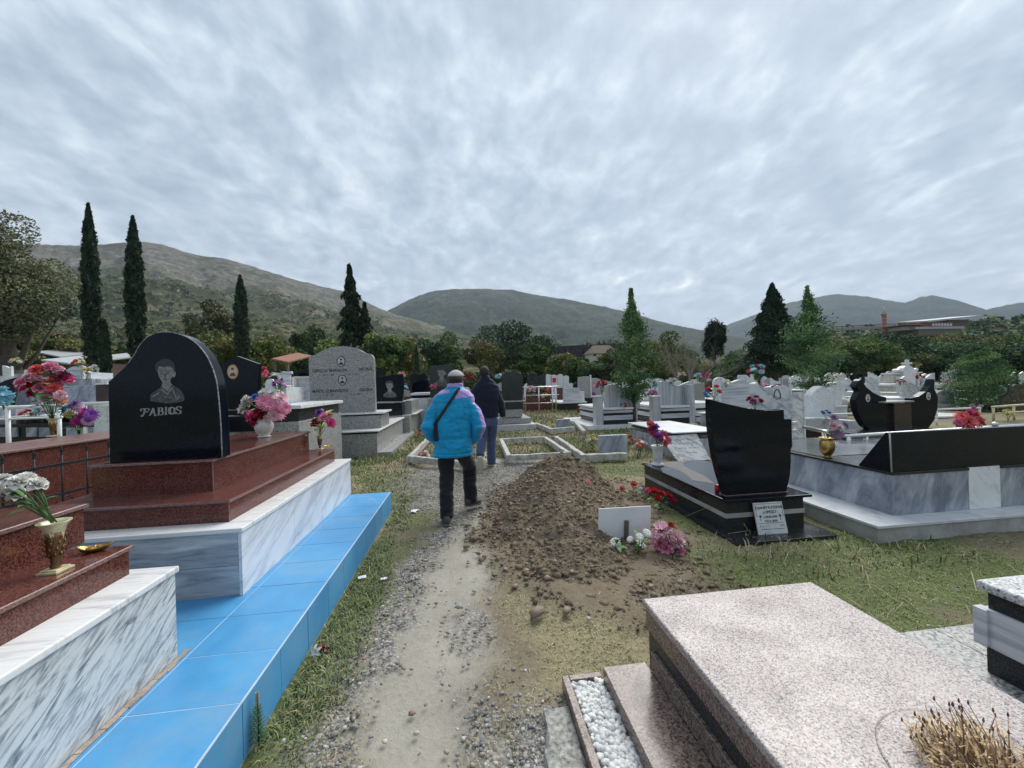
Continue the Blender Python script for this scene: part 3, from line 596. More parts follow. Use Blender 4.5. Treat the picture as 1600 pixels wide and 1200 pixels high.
# ---------------------------------------------------------------- L2: marble and red granite tomb with black headstone
def tomb_left(name, label, y0, y1, xr, z_m=.668, marble_s='marble_side2', front='marble_band', seam=()):
    t = thing('grave_tomb', label, 'tomb', (xr-.8, (y0+y1)/2, .24)); xl = xr-1.62
    b = MB(); b.box(xl, xr-.022, y0+.022, y1-.01, .24, z_m-.03); b.build('base_core', M['concrete'], t)
    f = MB(); f.box(xl, xr-.022, y0+.001, y0+.02, .2405, .43); f.box(xl, xr-.022, y0, y0+.02, .4325, z_m-.031); f.build('front_panel', M[front], t, .0015)
    s = MB(); ys = [y0]+list(seam)+[y1]
    for a, b_ in zip(ys[:-1], ys[1:]): s.box(xr-.0205, xr, a+.001, b_-.001, .2405, z_m-.031)
    s.build('side_panel', M[marble_s], t, .0015)
    c = MB(); c.box(xl, xr+.012, y0-.012, y1+.012, z_m-.03, z_m); c.build('marble_cap', M['marble_cap'], t, .006)
    return t
t2 = tomb_left('grave_tomb', 'marble based tomb with red granite steps carrying the tall black portrait headstone', 2.607, 4.9, -1.432, seam=(3.35, 3.95, 4.5))
def red_step(t, x0, x1, y0, y1, z0, z1, edge=.022, ov=.012):
    b = MB(); b.box(x0, x1, y0, y1, z0, z1-edge); b.build('granite_riser', M['red_granite'], t, .001)
    j = MB(); j.box(x1-.004, x1+.0012, y0-.0012, y0+.004, z0+.002, z1-edge-.001); j.build('corner_joint', M['red_edge'], t)
    c = MB(); c.box(x0-ov, x1+ov, y0-ov, y1+ov, z1-edge, z1); o = c.build('granite_slab', [M['red_granite']], t, .007, seg=3)
    q = MB(); q.box(x1+ov-.0035, x1+ov+.0008, y0-ov+.001, y1+ov, z1-edge+.003, z1-.0035); q.box(x0-ov, x1+ov-.001, y0-ov-.0008, y0-ov+.003, z1-edge+.003, z1-.0035); q.build('slab_edge', M['red_edge'], t, .001)
red_step(t2, -2.72, -1.572, 2.735, 4.78, .668, .815)
red_step(t2, -2.60, -1.825, 3.0, 4.70, .815, 1.045)
def lerp_pts(P, k=6):
    """smooth open curve through points (Catmull-Rom)"""
    P = [Vector((*p, 0)) for p in P]; out = []
    for i in range(len(P)-1):
        a, b, c, d = P[max(i-1, 0)], P[i], P[i+1], P[min(i+2, len(P)-1)]
        for s in range(k):
            u = s/k; q = .5*((2*b)+(c-a)*u+(2*a-5*b+4*c-d)*u*u+(3*b-a-3*c+d)*u**3); out.append((q.x, q.y))
    out.append((P[-1].x, P[-1].y)); return out
Yh = 3.04
def VX(px, py, Y): v = V(px, py, Y); return (v.x, v.z)
out = [VX(171, 716, Yh)]+lerp_pts([VX(169, 597, Yh), VX(183, 584, Yh), VX(197, 571, Yh), VX(209, 555, Yh), VX(219, 538, Yh), VX(233, 525, Yh), VX(252, 519, Yh), VX(275, 521, Yh), VX(300, 532, Yh), VX(322, 556, Yh), VX(336, 590, Yh), VX(341, 625, Yh), VX(344, 664, Yh)], 6)+[VX(346, 712, Yh)]
out[0] = (out[0][0], 1.045); out[-1] = (out[-1][0], 1.045)
hb = MB(); hb.prism(out, Yh, Yh+.11); hs_ = hb.build('headstone', M['black'], t2, .004)
rim = MB()
rim.tube([(x+.0005, Yh+.0055, z) for x, z in out[14:]], .0045, 6); rim.build('headstone_rim', M['grey_granite'], hs_)
def etched(parent, Y, px, py, sc_, cap=False):
    """etched bust made of thin raised grey shapes; px,py = centre of head in the photo, sc_ = head height in px"""
    s = sc_/40.; o = MB(); P = lambda pts: [VX(px+a*s, py+b*s, Y) for a, b in pts]
    o.prism(lerp_pts([(-22, 50), (-26, 34), (-10, 24), (-5, 17), (8, 17), (16, 20), (34, 34), (37, 48), (20, 53), (-8, 53), (-22, 50)] and P([(-28, 52), (-27, 40), (-14, 31), (-7, 25), (-5, 17), (9, 15), (14, 22), (30, 33), (36, 44), (34, 53), (10, 57), (-12, 56), (-28, 52)]), 3), Y-.0012, Y, 2)
    o.prism(P([(-6, 26), (-4, 14), (9, 12), (13, 22), (5, 34)]), Y-.0018, Y-.0012, 0)
    o.prism(lerp_pts(P([(-14, -8), (-12, 4), (-7, 14), (1, 20), (9, 15), (15, 4), (16, -8), (10, -20), (-6, -20), (-14, -8)]), 3), Y-.0022, Y-.0012, 0)
    o.prism(lerp_pts(P([(16, -3), (20, -4), (20, 5), (15, 8), (16, -3)]), 3), Y-.0026, Y-.0022, 0)
    o.prism(lerp_pts(P([(-17, -4), (-18, -16), (-8, -25), (4, -27), (16, -21), (20, -9), (18, -2), (14, -10), (6, -13), (-4, -11), (-11, -13), (-14, -3), (-17, -4)]), 3), Y-.0030, Y-.0022, 1)
    for a in (-6, 6):
        o.prism(P([(a-4, -4), (a+3.5, -5), (a+3.5, -3.6), (a-4, -2.6)]), Y-.0032, Y-.0022, 1)
        o.prism(P([(a-2.5, -.5), (a+2.2, -.5), (a+1.6, 1.2), (a-2, 1.2)]), Y-.0032, Y-.0022, 1)
    o.prism(P([(-1, 1), (.6, 1), (2, 7), (-1.8, 7.4)]), Y-.0030, Y-.0022, 2)
    o.prism(P([(-4, 10.6), (4.5, 10.2), (2.5, 12.4), (-2, 12.6)]), Y-.0032, Y-.0022, 1)
    for q in ([(-24, 44), (-12, 36), (-10, 37.5), (-23, 46)], [(14, 26), (22, 46), (20, 47), (12.5, 28)], [(-7, 28), (4, 38), (12, 27), (14, 28), (5, 42), (-8, 31)], [(20, 50), (27, 42), (29, 43), (24, 50)], [(-2, 44), (12, 46), (12, 47.5), (-2, 45.6)]):
        o.prism(P(q), Y-.0020, Y-.0012, 0)
    return o.build('etched_portrait', [M['etch'], M['etch_dark'], M['etch_mid']], parent)
etched(hs_, Yh, 258, 583, 33)
def strokes(parent, Y, px0, py0, h, txt, mat_, slant=.05, gap=1.2):
    """ornate letters drawn as thick-and-thin strokes with slab serifs"""
    GL = {'F': [[(.1,0),(.32,.55),(.3,1)],[(-.1,.95),(.3,1.02),(.8,.95),(.85,.75)],[(.15,.55),(.6,.52),(.66,.62)],[(-.12,.08),(0,-.03),(.15,.02)],[(-.12,.7),(-.14,.92),(.05,.98)]],
          'A': [[(-.05,.02),(.15,.2),(.42,1)],[(.42,1),(.68,.03),(.8,.0)],[(.18,.38),(.62,.38)],[(.55,.02),(.86,.02)]],
          'B': [[(.2,0),(.2,1)],[(.02,1),(.45,1),(.62,.88),(.6,.62),(.25,.54)],[(.25,.54),(.66,.48),(.72,.2),(.55,0),(.02,.0)]],
          'I': [[(.25,0),(.25,.98)],[(.08,0),(.42,0)],[(.1,1),(.38,1.03)]],
          'O': [[(.42,1),(.12,.85),(.05,.5),(.15,.14),(.42,0),(.7,.15),(.78,.5),(.7,.85),(.42,1)],[(.3,.9),(.24,.5),(.32,.1)]],
          'S': [[(.7,.86),(.5,1),(.2,.95),(.1,.74),(.3,.56),(.58,.44),(.68,.22),(.45,0),(.12,.05),(.04,.22)],[(.7,.98),(.7,.76)],[(.03,.26),(.02,-.0)]]}
    adv = {'F': .95, 'A': .95, 'B': .85, 'I': .55, 'O': .92, 'S': .8}; x = 0; o = MB(); k_ = 0
    a = VX(px0, py0, Y); b_ = VX(px0+h, py0, Y); u = b_[0]-a[0]
    for ch in txt:
        for st in GL[ch]:
            pts = lerp_pts(st, 4) if len(st) > 2 else st
            for p, q in zip(pts[:-1], pts[1:]):
                dx, dz = q[0]-p[0], q[1]-p[1]; L = math.hypot(dx, dz)+1e-6; th = .035+.075*abs(dz)/L
                nx_, nz_ = -dz/L*th, dx/L*th; ex, ez = dx/L*.02, dz/L*.02; k_ += 1
                quad = [(p[0]+nx_-ex, p[1]+nz_-ez), (q[0]+nx_+ex, q[1]+nz_+ez), (q[0]-nx_+ex, q[1]-nz_+ez), (p[0]-nx_-ex, p[1]-nz_-ez)]
                o.prism([(a[0]+u*(x+cx_+slant*cz), a[1]+u*cz+u*.03*(x)) for cx_, cz in quad], Y-.0014-.00002*(k_ % 9), Y)
        x += adv[ch]
    return o.build('inscription', mat_, parent)
strokes(hs_, Yh, 222, 650, 12.5, 'FABIOS', M['etch_text'])
# ---------------------------------------------------------------- L1: nearest red granite tomb, cut by the frame
t1 = tomb_left('grave_tomb', 'nearest red granite and streaked marble tomb at the left edge', -.9, 2.061, -1.436, z_m=.678, marble_s='marble_side', seam=(1.02,))
a = G(207, 855, .80); red_step(t1, -3.2, -1.60, -.9, a.y-.01, .678, .812)
a = G(45, 798, .98); red_step(t1, -3.2, -1.86, -.9, a.y-.01, .812, 1.0)
# ornate bronze vase
def bronze_vase(label, p, s, m_='old_brass', rimm='pale_brass', rot=0):
    t = thing('flower_vase', label, 'vase', p, rot); t.scale = (.82, .82, 1.08); mb = MB()
    mb.box(-.062*s, .062*s, -.062*s, .062*s, 0, .012*s); mb.box(-.05*s, .05*s, -.05*s, .05*s, .012*s, .02*s); mb.build('foot', M[rimm], t, .003*s, world=False)
    mb = MB(); mb.lathe([(.018*s,.018*s),(.030*s,.03*s),(.019*s,.042*s),(.026*s,.055*s),(.021*s,.062*s),(.038*s,.10*s),(.048*s,.17*s),(.052*s,.215*s),(.046*s,.213*s),(.02*s,.1*s)], n=24)
    for k in range(8):
        a = k*math.pi/4
        for j, (zz, rr) in enumerate(((.09, .038), (.12, .043), (.15, .048), (.18, .052))):
            mb.lathe([(.001,-.012*s),(.008*s,0),(.001,.012*s)], c=((rr)*s*math.cos(a+.2*j), rr*s*math.sin(a+.2*j), zz*s), n=6)
    mb.build('body', M[m_], t, world=False)
    mb = MB(); mb.lathe([(.048*s,.19*s),(.053*s,.215*s),(.062*s,.235*s),(.082*s,.252*s),(.084*s,.256*s),(.076*s,.256*s),(.05*s,.235*s),(.042*s,.2*s)], n=28)
    for k in range(6):
        a = k*math.pi/3; mb.add([(.0525*s*math.cos(a-.3), .0525*s*math.sin(a-.3), .212*s), (.0525*s*math.cos(a+.3), .0525*s*math.sin(a+.3), .212*s), (.052*s*math.cos(a), .052*s*math.sin(a), .165*s)], [(0,1,2)])
    mb.build('lip', M[rimm], t, world=False); return t
p = G(87, 893, .812); s0 = .74
bronze_vase('ornate bronze vase with cream lip on the nearest red granite tomb', p, s0)
fl = []
for (x_, y_, r_, k_) in ((18,768,.036,'rose'),(3,748,.030,'rose'),(30,752,.034,'rose'),(42,746,.030,'rose'),(58,756,.034,'rose'),(6,775,.035,'carn'),(-14,760,.035,'rose'),(25,778,.030,'rose'),(-20,780,.03,'rose')):
    q = V(x_, y_, p.y+random.uniform(-.04, .04)); fl.append((k_, 'white', r_, tuple(q-(p+Vector((0,0,.20))))))
bouquet('white silk roses leaning from the ornate bronze vase in the left foreground', p+Vector((0,0,.20)), fl, leaf=10, lsize=.05, r=.06, seed=4)
def dish(label, p, s, rot):
    t = thing('offering_dish', label, 'dish', p, rot); mb = MB(); n = 24
    def ring(k, z, wv=1): return [(s*k*math.cos(a)*(1+.12*max(0, math.cos(a))**6), s*k*.5*math.sin(a), z+.012*wv*abs(math.cos(a))**2*k) for a in [6.283*i/n for i in range(n)]]
    mb.loft([ring(.35, 0, 0), ring(.7, .006, 0), ring(1.0, .018), ring(1.04, .022), ring(.97, .0205), ring(.6, .010, 0), ring(.1, .006, 0)]); mb.build('leaf_tray', M['brass'], t, world=False)
    mb = MB(); mb.lathe([(.012,.006),(.016,.02),(.010,.022),(.002,.01)], c=(-.2*s, 0, 0), n=10); mb.tube([(0,-.2*s,.012),(.1*s,0,.028),(.2*s,.2*s,.014)], .003, 6); mb.build('candle_cup', M['brass'], t, world=False)
dish('small leaf shaped brass dish beside the ornate bronze vase, left foreground', G(147, 862, .812), .058, R(20))
# ---------------------------------------------------------------- items on L2
p = G(413, 683, 1.045)
vase('white glazed urn with bulging belly on the red granite tomb', p, [(.055,0),(.065,.008),(.045,.02),(.07,.05),(.088,.10),(.086,.14),(.062,.18),(.05,.20),(.066,.22),(.07,.225),(.058,.222),(.04,.18)], M['ceramic'])
fl = []
for (x_, y_, r_, k_, c_) in ((383,638,.05,'carn','white'),(404,658,.062,'carn','crimson'),(413,627,.055,'mum','pink'),(438,623,.055,'mum','palepink'),(434,644,.062,'mum','pink'),(418,640,.03,'rose','peach'),(399,622,.035,'carn','blue'),(394,650,.05,'carn','hotpink'),(425,614,.03,'carn','white'),(445,638,.045,'mum','pink'),(392,630,.04,'carn','white'),(410,615,.03,'carn','white'),(420,632,.055,'mum','pink'),(408,646,.05,'carn','crimson'),(427,650,.045,'mum','palepink'),(386,626,.04,'carn','white')):
    fl.append((k_, c_, r_*1.5, tuple(V(x_, y_, p.y+random.uniform(-.07, .02))-(p+Vector((0,0,.2))))))
bouquet('pink white and blue bouquet in the white urn on the red granite tomb', p+Vector((0,0,.2)), fl, leaf=12, lsize=.10, lmat='paleleaf', seed=8, tilt=(0,-.8,0))
p = G(500, 702, .815)
bronze_vase('small bronze vase at the far end of the red granite tomb', p, .62)
fl = [(k_, c_, r_*1.45, tuple(V(x_, y_, p.y+random.uniform(-.05, .02))-(p+Vector((0,0,.14))))) for (x_, y_, r_, k_, c_) in ((492,660,.042,'rose','crimson'),(506,652,.045,'rose','pink'),(517,660,.042,'rose','hotpink'),(498,644,.03,'rose','purple'),(514,648,.03,'rose','peach'),(497,656,.022,'daisy','ltblue'),(503,642,.02,'carn','white'))]
b_ = bouquet('small red and pink rose bunch with pale leaves at the far tomb end', p+Vector((0,0,.14)), fl, leaf=12, lsize=.15, lmat='paleleaf', seed=3, tilt=(0,-.8,0))
dish('tiny brass dish lying beside the small bronze vase', G(513, 699, .815), .05, .3)
# ---------------------------------------------------------------- pink granite tomb, right foreground
def pink_tomb():
    t = thing('grave_tomb', 'large speckled pink granite tomb in the right foreground', 'tomb', (1.3, .8, 0)); X0, X1, Y1 = .845, 1.752, 1.812
    b = MB(); b.box(X0+.012, X1-.012, -1.2, Y1-.012, .10, .398); b.build('black_recess_body', M['black_dull'], t, .002)
    b = MB(); b.box(X0+.004, X1-.004, -1.2, Y1-.004, .30, .405); b.build('upper_band', M['pink_dark'], t, .002)
    b = MB(); b.box(X0-.004, X1+.004, -1.2, Y1-.06, .0, .222); b.build('plinth', M['pink_dark'], t, .003)
    b = MB(); b.box(X0-.012, X1+.012, -1.2, Y1+.004, .405, .44); b.build('top_slab', M['pink_granite'], t, .009, seg=3)
    b = MB(); b.box(.622, X0-.005, -1.2, Y1+.0, .0, .128); b.build('side_step', M['pink_dark'], t, .004)
    b = MB(); b.box(.428, .462, -1.2, 1.862, .0, .07); b.box(.4625, .6215, 1.828, 1.862, .0, .0698); b.build('pebble_tray_rim', M['pink_dark'], t, .003)
    # round planter let into the slab
    c = G(1572, 1235, .44); pl = MB(); pl.lathe([(.13,-.002),(.135,.0035),(.15,.004),(.235,.004),(.243,.002),(.246,-.002)], c=(c.x, c.y, .441), n=64); pl.build('planter_ring', M['pink_granite'], t)
    pl = MB(); pl.lathe([(.01,.014),(.07,.012),(.12,.006),(.1295,-.004)], c=(c.x, c.y, .441), n=32); pl.build('planter_soil', SOIL, t)
    return c
pc = pink_tomb()
g = np.random.default_rng(8); n = 2600; x = .468+.15*g.random(n); y = .7+1.12*g.random(n)
WP = [plain('white_pebble', (.72,.71,.68), .55, var=.1), plain('white_pebble_grey', (.58,.58,.57), .55, var=.15)]
stones('white_pebbles', 'bright white pebbles filling the narrow tray beside the pink granite tomb', 'pebbles', x, y, .045+.02*g.random(n), .008+.009*g.random(n), WP, flat=.75, seed=12, jag=.22, sm=True)
def dry_plant():
    t = thing('dried_plant', 'dry straw coloured plant in the round planter of the pink granite tomb', 'plant', (pc.x, pc.y, .445)); g = random.Random(3); st = MB(); lf = MB()
    for k in range(150):
        a = g.random()*6.28; r0 = g.random()**.6*.14; b0 = Vector((r0*math.cos(a), r0*math.sin(a), .003)); L = g.uniform(.05, .13)*(1.2-.6*r0/.15); out_ = Vector((math.cos(a), math.sin(a), 0))*g.uniform(.1, .9)*L
        pts = [b0, b0+out_*.35+Vector((g.uniform(-.01,.01), g.uniform(-.01,.01), L*.5)), b0+out_+Vector((g.uniform(-.02,.02), g.uniform(-.02,.02), L))]
        st.tube(pts, [.0024, .0018, .0010], 5, 0 if k % 3 else 1); st.lathe([(.0008,-.004),(.0030,0),(.0018,.007),(.0004,.010)], c=tuple(pts[-1]), n=5, m=1)
    for k in range(1500):
        a = g.random()*6.28; r0 = g.random()**.5*.17; q = Vector((r0*math.cos(a), r0*math.sin(a), g.random()**1.5*.06)); d = Vector((g.gauss(0,1), g.gauss(0,1), g.gauss(.4,.6))).normalized(); L = g.uniform(.015, .04); s_ = d.cross(Vector((0,0,1))).normalized()*.0022
        m_ = q+d*L*.5+Vector((0,0,g.uniform(-.004,.006))); e = q+d*L+Vector((0,0,g.uniform(-.01,.008))); lf.add([q-s_*.5, q+s_*.5, m_+s_, m_-s_, e], [(0,1,2,3),(3,2,4)], g.choice([0,0,1]))
    st.build('stem', [plain('dry_stem', (.46,.31,.17), .8, var=.3), plain('dry_stem_dark', (.17,.10,.07), .8, var=.3)], t, world=False)
    lf.build('dried_leaves', [plain('dry_leaf', (.62,.46,.25), .8, var=.25), plain('dry_leaf_brown', (.40,.28,.15), .8, var=.3)], t, world=False)
dry_plant()
cementm = plain('rough_cement', (.42,.41,.37), .95, var=.6, scale=45, bmp=1.0)
t = thing('concrete_edging', 'rough pale cement strip left of the white pebble tray', 'edging', (.34, 1.0, 0)); mb = MB()
ys = np.linspace(-.5, 1.74, 110); rr_ = [[(.24+.06*float(fbm(y*9, 1, 3))+.25*max(0, y-1.55)**1, y, -.02), (.25+.06*float(fbm(y*9, 1, 3))+.25*max(0, y-1.55), y, .006+.016*float(vn(y*11, 5)))]+[(.31+.035*q, y, .012+.022*float(fbm(y*19, q*1.3, 2))) for q in range(4)]+[(.426, y, .012+.012*float(vn(y*13, 3))), (.427, y, -.02)] for y in ys]
mb.loft(rr_, 0, True, False); mb.build('cement_strip', cementm, t)
# ---------------------------------------------------------------- grey granite tomb at right edge
t = thing('grave_tomb', 'pale grey granite tomb with black bands at the right edge', 'tomb', (3.2, .6, 0)); X0, Y1 = 2.44, 1.60
mb = MB(); mb.box(X0-.0, 4.2, -1.2, Y1+.0, .455, .50); mb.build('top_slab', M['lt_granite'], t, .014, seg=4)
mb = MB(); mb.box(X0+.03, 4.2, -1.2, Y1-.03, .372, .456); mb.build('black_band', M['black_dull'], t)
mb = MB(); mb.box(X0+.012, 4.2, -1.2, Y1-.012, .19, .372); mb.build('marble_band', M['marble_horiz'], t, .003)
mb = MB(); mb.box(X0+.024, 4.2, -1.2, Y1-.024, .062, .19); mb.build('black_band', M['black_dull'], t)
mb = MB(); mb.box(X0-.006, X0+.045, Y1-.045, Y1+.006, .192, .37); mb.build('corner_block', M['marble_horiz'], t, .004)
mb = MB()
for x_ in np.arange(1.80, 4.2, .4): mb.box(x_+.002, x_+.398, 1.45, 1.888, .0, .06); mb.box(x_+.002, x_+.398, -1.2, 1.446, .0, .0595)
mb.build('paving_slab', M['grey_granite'], t, .003)
# ---------------------------------------------------------------- black tomb with curved headstone
bt = thing('grave_tomb', 'black granite tomb with curved asymmetric black headstone', 'tomb', (2.85, 4.2, 0))
mb = MB(); mb.box(2.455, 3.285, 3.44, 5.14, 0, .162); mb.box(2.455, 3.285, 3.44, 5.14, .205, .323); mb.build('side_panels', M['black_dull'], bt, .002)
mb = MB(); mb.box(2.447, 3.293, 3.432, 5.148, .162, .205); mb.build('grey_band', M['concrete'], bt, .002)
mb = MB(); mb.box(2.425, 3.345, 3.395, 5.175, .323, .350); mb.build('top_slab', M['black'], bt, .008, seg=3)
mb = MB(); sw = lerp_pts([(2.46,5.12),(2.60,4.95),(2.66,4.65),(2.62,4.35),(2.55,4.15)], 6); sw2 = lerp_pts([(2.70,3.95),(2.80,4.3),(2.84,4.65),(2.92,4.95),(3.08,5.13)], 6)
mb.prismz(sw+sw2, .3503, .3515); mb.build('honed_swirl', plain('honed_grey_stone', (.13,.12,.115), .8, var=.2), bt)
mb = MB(); mb.box(2.38, 3.42, 3.20, 5.2, -.02, .022); mb.build('footing', M['black_dull'], bt, .002)
Yb = 3.52
out = lerp_pts([VX(1134, 769, Yb), VX(1124, 738, Yb), VX(1116, 700, Yb), VX(1111, 660, Yb), VX(1110, 624, Yb)], 5)+lerp_pts([VX(1110, 624, Yb), VX(1140, 632, Yb), VX(1170, 638, Yb), VX(1200, 641, Yb), VX(1225, 640, Yb)], 5)[1:]+[VX(1225.5, 654.5, Yb), VX(1237, 655, Yb), VX(1238, 697, Yb), VX(1235.5, 704, Yb)]+lerp_pts([VX(1236, 720, Yb), VX(1234, 745, Yb), VX(1229, 765, Yb)], 4)
out[0] = (out[0][0], .351); out[-1] = (out[-1][0], .351)
mb = MB(); mb.prism(out, Yb, Yb+.085); h = mb.build('headstone', M['black'], bt, .003)
mb = MB(); mb.box(out[0][0]-.01, out[-1][0]+.01, Yb-.012, Yb+.095, .3503, .356); mb.build('mortar_joint', M['red_edge'], bt, .001)
p = G(1122, 765, .35); t = thing('grave_candle', 'small red plastic grave candle before the curved black headstone', 'candle', p+Vector((-.05,-.06,0))); mb = MB()
mb.lathe([(.020,0),(.024,.004),(.024,.06),(.019,.066),(.001,.066)], n=16); mb.build('candle_glass', M['red_plastic'], t, world=False); mb = MB(); mb.lathe([(.0255,0),(.0255,.008),(.001,.008)], c=(0,0,.062), n=16); mb.build('candle_lid', M['red_plastic'], t, world=False)
# plaque leaning on the front
a, b2 = G(1186, 838, 0.0), G(1244, 835, 0.0)
t = thing('name_plaque', 'small white marble name plaque leaning against the black tomb', 'plaque', (2.86, 3.33, .02)); t.rotation_euler = (R(-14), 0, R(-2))
mb = MB(); mb.box(-.148, .148, 0, .018, -.02, .292); pq = mb.build('marble_plate', M['marble_white'], t, .003, world=False)
mb = MB()
for (x0, x1, z0, z1) in ((-.135,.135,.277,.280),(-.135,-.132,.16,.277),(.132,.135,.16,.277),(-.12,.12,.045,.049),(-.13,.13,.10,.103),(-.035,.035,.155,.157)): mb.box(x0, x1, -.0012, 0, z0, z1)
for sx in (-1, 1):
    mb.tube([(sx*.10, -.001, .125), (sx*.10, -.001, .15)], .002, 5); mb.lathe([(.001,-.012),(.013,0),(.001,.014)], c=(sx*.10, -.0, .165), n=8); mb.tube([(sx*.125,-.001,.07),(sx*.11,-.001,.085),(sx*.095,-.001,.07),(sx*.08,-.001,.08)], .002, 5)
mb.build('engraved_border', M['ink'], pq, world=False)
def txt_local(parent, s, x, z, size, mat_=M['ink'], xs=1.0):
    cu = bpy.data.curves.new('t', 'FONT'); cu.body = s; cu.size = size; cu.align_x = 'CENTER'; cu.extrude = .0008; cu.offset = size*.018; ob = bpy.data.objects.new('t', cu); C.objects.link(ob)
    dg = bpy.context.evaluated_depsgraph_get(); me = bpy.data.meshes.new_from_object(ob.evaluated_get(dg)); bpy.data.objects.remove(ob); me.materials.clear(); me.materials.append(mat_); put('inscription', me, parent, (x, -.001, z), (R(90), 0, 0), (xs, 1, 1))
txt_local(pq, 'ZHANETA STEFAN', 0, .232, .034); txt_local(pq, 'LOPEŞCI', 0, .192, .034); txt_local(pq, 'L.08.06.1938', 0, .150, .026); txt_local(pq, 'V.21.6. 2018', 0, .112, .026)
mb = MB(); mb.tube([(2.44, 3.40, .03), (2.52, 3.37, .05), (2.62, 3.36, .06), (2.60, 3.39, .12)], .002, 5); mb.tube([(2.30, 3.9, .03), (2.40, 3.8, .12), (2.44, 3.75, .16)], .0015, 5)
tag(mb.build('dry_stalk', M['paleleaf']), 'thin dry stalks leaning on the corner of the black tomb', 'stalk')
# marble vase on black tomb
p = G(1028, 727, .35); vase('pale grey marble vase at the far end of the black tomb', p, [(.075,0),(.078,.02),(.06,.028),(.045,.05),(.060,.09),(.066,.15),(.064,.20),(.085,.26),(.088,.27),(.06,.268),(.05,.2)], M['marble_white'], n=18)
fl = [(k_, c_, r_*1.35, tuple(V(x_, y_, p.y+random.uniform(-.07, .03))-(p+Vector((0,0,.25))))) for (x_, y_, r_, k_, c_) in ((1018,672,.05,'carn','coral'),(1030,682,.05,'carn','hotpink'),(1016,663,.045,'carn','coral'),(1024,668,.045,'carn','purple'),(1021,678,.045,'carn','hotpink'),(1030,675,.045,'daisy','purple'),(1036,680,.055,'carn','hotpink'),(1042,688,.055,'carn','pink'),(1030,688,.05,'carn','hotpink'),(1018,670,.04,'carn','magenta'),(1026,682,.045,'carn','purple'),(1038,692,.05,'carn','coral'))]
bouquet('pink and purple silk flowers in the pale marble vase on the black tomb', p+Vector((0,0,.25)), fl, leaf=8, lsize=.11, lmat='greenleaf', seed=6, tilt=(0,-.6,0))
M['black_wedge'] = granite('black_wedge_granite', [(.003,.005,.009), (.006,.009,.014), (.014,.018,.024)], 240, .14, (.03,.03,.035), .15, spec=.22)
# ---------------------------------------------------------------- big grey marble tomb with black wedge
big = thing('grave_tomb', 'wide grey marble tomb with long black wedge headstone on the right', 'tomb', (5.2, 4.4, 0)); XL, YF, XR, YB = 4.04, 3.23, 8.2, 5.28
mb = MB(); mb.box(3.645, 8.5, 3.045, 5.7, -.02, .122); mb.build('footing', M['concrete'], big, .003)
mb = MB(); mb.box(3.63, 8.5, 3.03, 5.72, .122, .147); mb.build('marble_step', M['marble_white'], big, .003)
mb = MB(); mb.box(XL, 4.89, YF, YB, .147, .535); mb.box(4.893, 5.262, YF+.02, YB-.02, .147, .53); mb.box(5.265, XR, YF, YB, .147, .535); mb.build('marble_panels', M['marble_grey'], big, .002)
mb = MB(); mb.box(4.895, 5.260, YF-.004, YF+.018, .148, .5618); mb.build('replacement_panel', M['marble_patch'], big, .001)
mb = MB(); mb.box(XL-.014, 4.892, YF-.014, YB+.014, .536, .562); mb.box(5.263, XR, YF-.014, YB+.014, .536, .562); mb.box(4.892, 5.263, YF+.02, YB+.014, .536, .562); mb.build('black_rim', M['black_dull'], big, .004)
mb = MB(); mb.box(XL+.09, XR-.1, YF+.8, YB-.08, .562, .568); mb.build('deck_slab', plain('polished_grey_slab', (.13,.14,.155), .12, var=.15), big, .002)
zt = V(1387, 677, YF).z; ye = G(1335, 728, .56).y
mb = MB(); x0 = XL-.002; prof = [(YF+.002, .562), (YF+.012, zt), (YF+.05, zt), (ye, .562)]
vs = [(x0, y, z) for y, z in prof]+[(XR, y, z) for y, z in prof]; mb.add(vs, [(3,2,1,0), (4,5,6,7), (0,1,5,4), (1,2,6,5), (2,3,7,6), (3,0,4,7)]); mb.build('wedge_headstone', M['black_wedge'], big, .003)
mb = MB(); mb.tube([(x0+.0, YF+.004, .564), (x0+.0, YF+.012, zt-.004)], .007, 6); mb.build('corner_trim', M['concrete'], big)
p = G(1293, 715, .562)
def flutes(t): pass
gv_ = vase('fluted brass vase with gold sheen on the grey marble tomb deck', p, [(.035,0),(.05,.006),(.03,.02),(.045,.04),(.072,.09),(.078,.14),(.068,.19),(.055,.215),(.075,.225),(.078,.232),(.06,.232),(.045,.2)], M['brass'], n=10)
fl = [(k_, c_, r_, tuple(V(x_, y_, p.y+random.uniform(-.05, .03))-(p+Vector((0,0,.22))))) for (x_, y_, r_, k_, c_) in ((1308,678,.065,'rose','lilac'),(1303,665,.05,'rose','palepink'),(1320,664,.05,'rose','lilac'),(1303,652,.045,'rose','lilac'),(1312,668,.045,'rose','white'))]
bouquet('lilac and cream silk roses in the fluted brass vase', p+Vector((0,0,.22)), fl, leaf=4, lsize=.07, seed=5, tilt=(0,-1,0))
p = V(1515, 668, 3.9); p.z = .72
fl = [(k_, c_, r_, tuple(V(x_, y_, 3.85+random.uniform(-.05, .05))-p)) for (x_, y_, r_, k_, c_) in ((1503,652,.085,'mum','coral'),(1522,648,.08,'mum','coral'),(1512,660,.105,'mum','coral'),(1498,662,.07,'carn','pink'),(1528,660,.07,'carn','coral'),(1515,645,.05,'carn','hotpink'))]
bouquet('large coral pink chrysanthemum cushion on the wedge of the grey tomb', p, fl, leaf=6, lsize=.1, seed=15, tilt=(0,-1.5,0), stem=True)
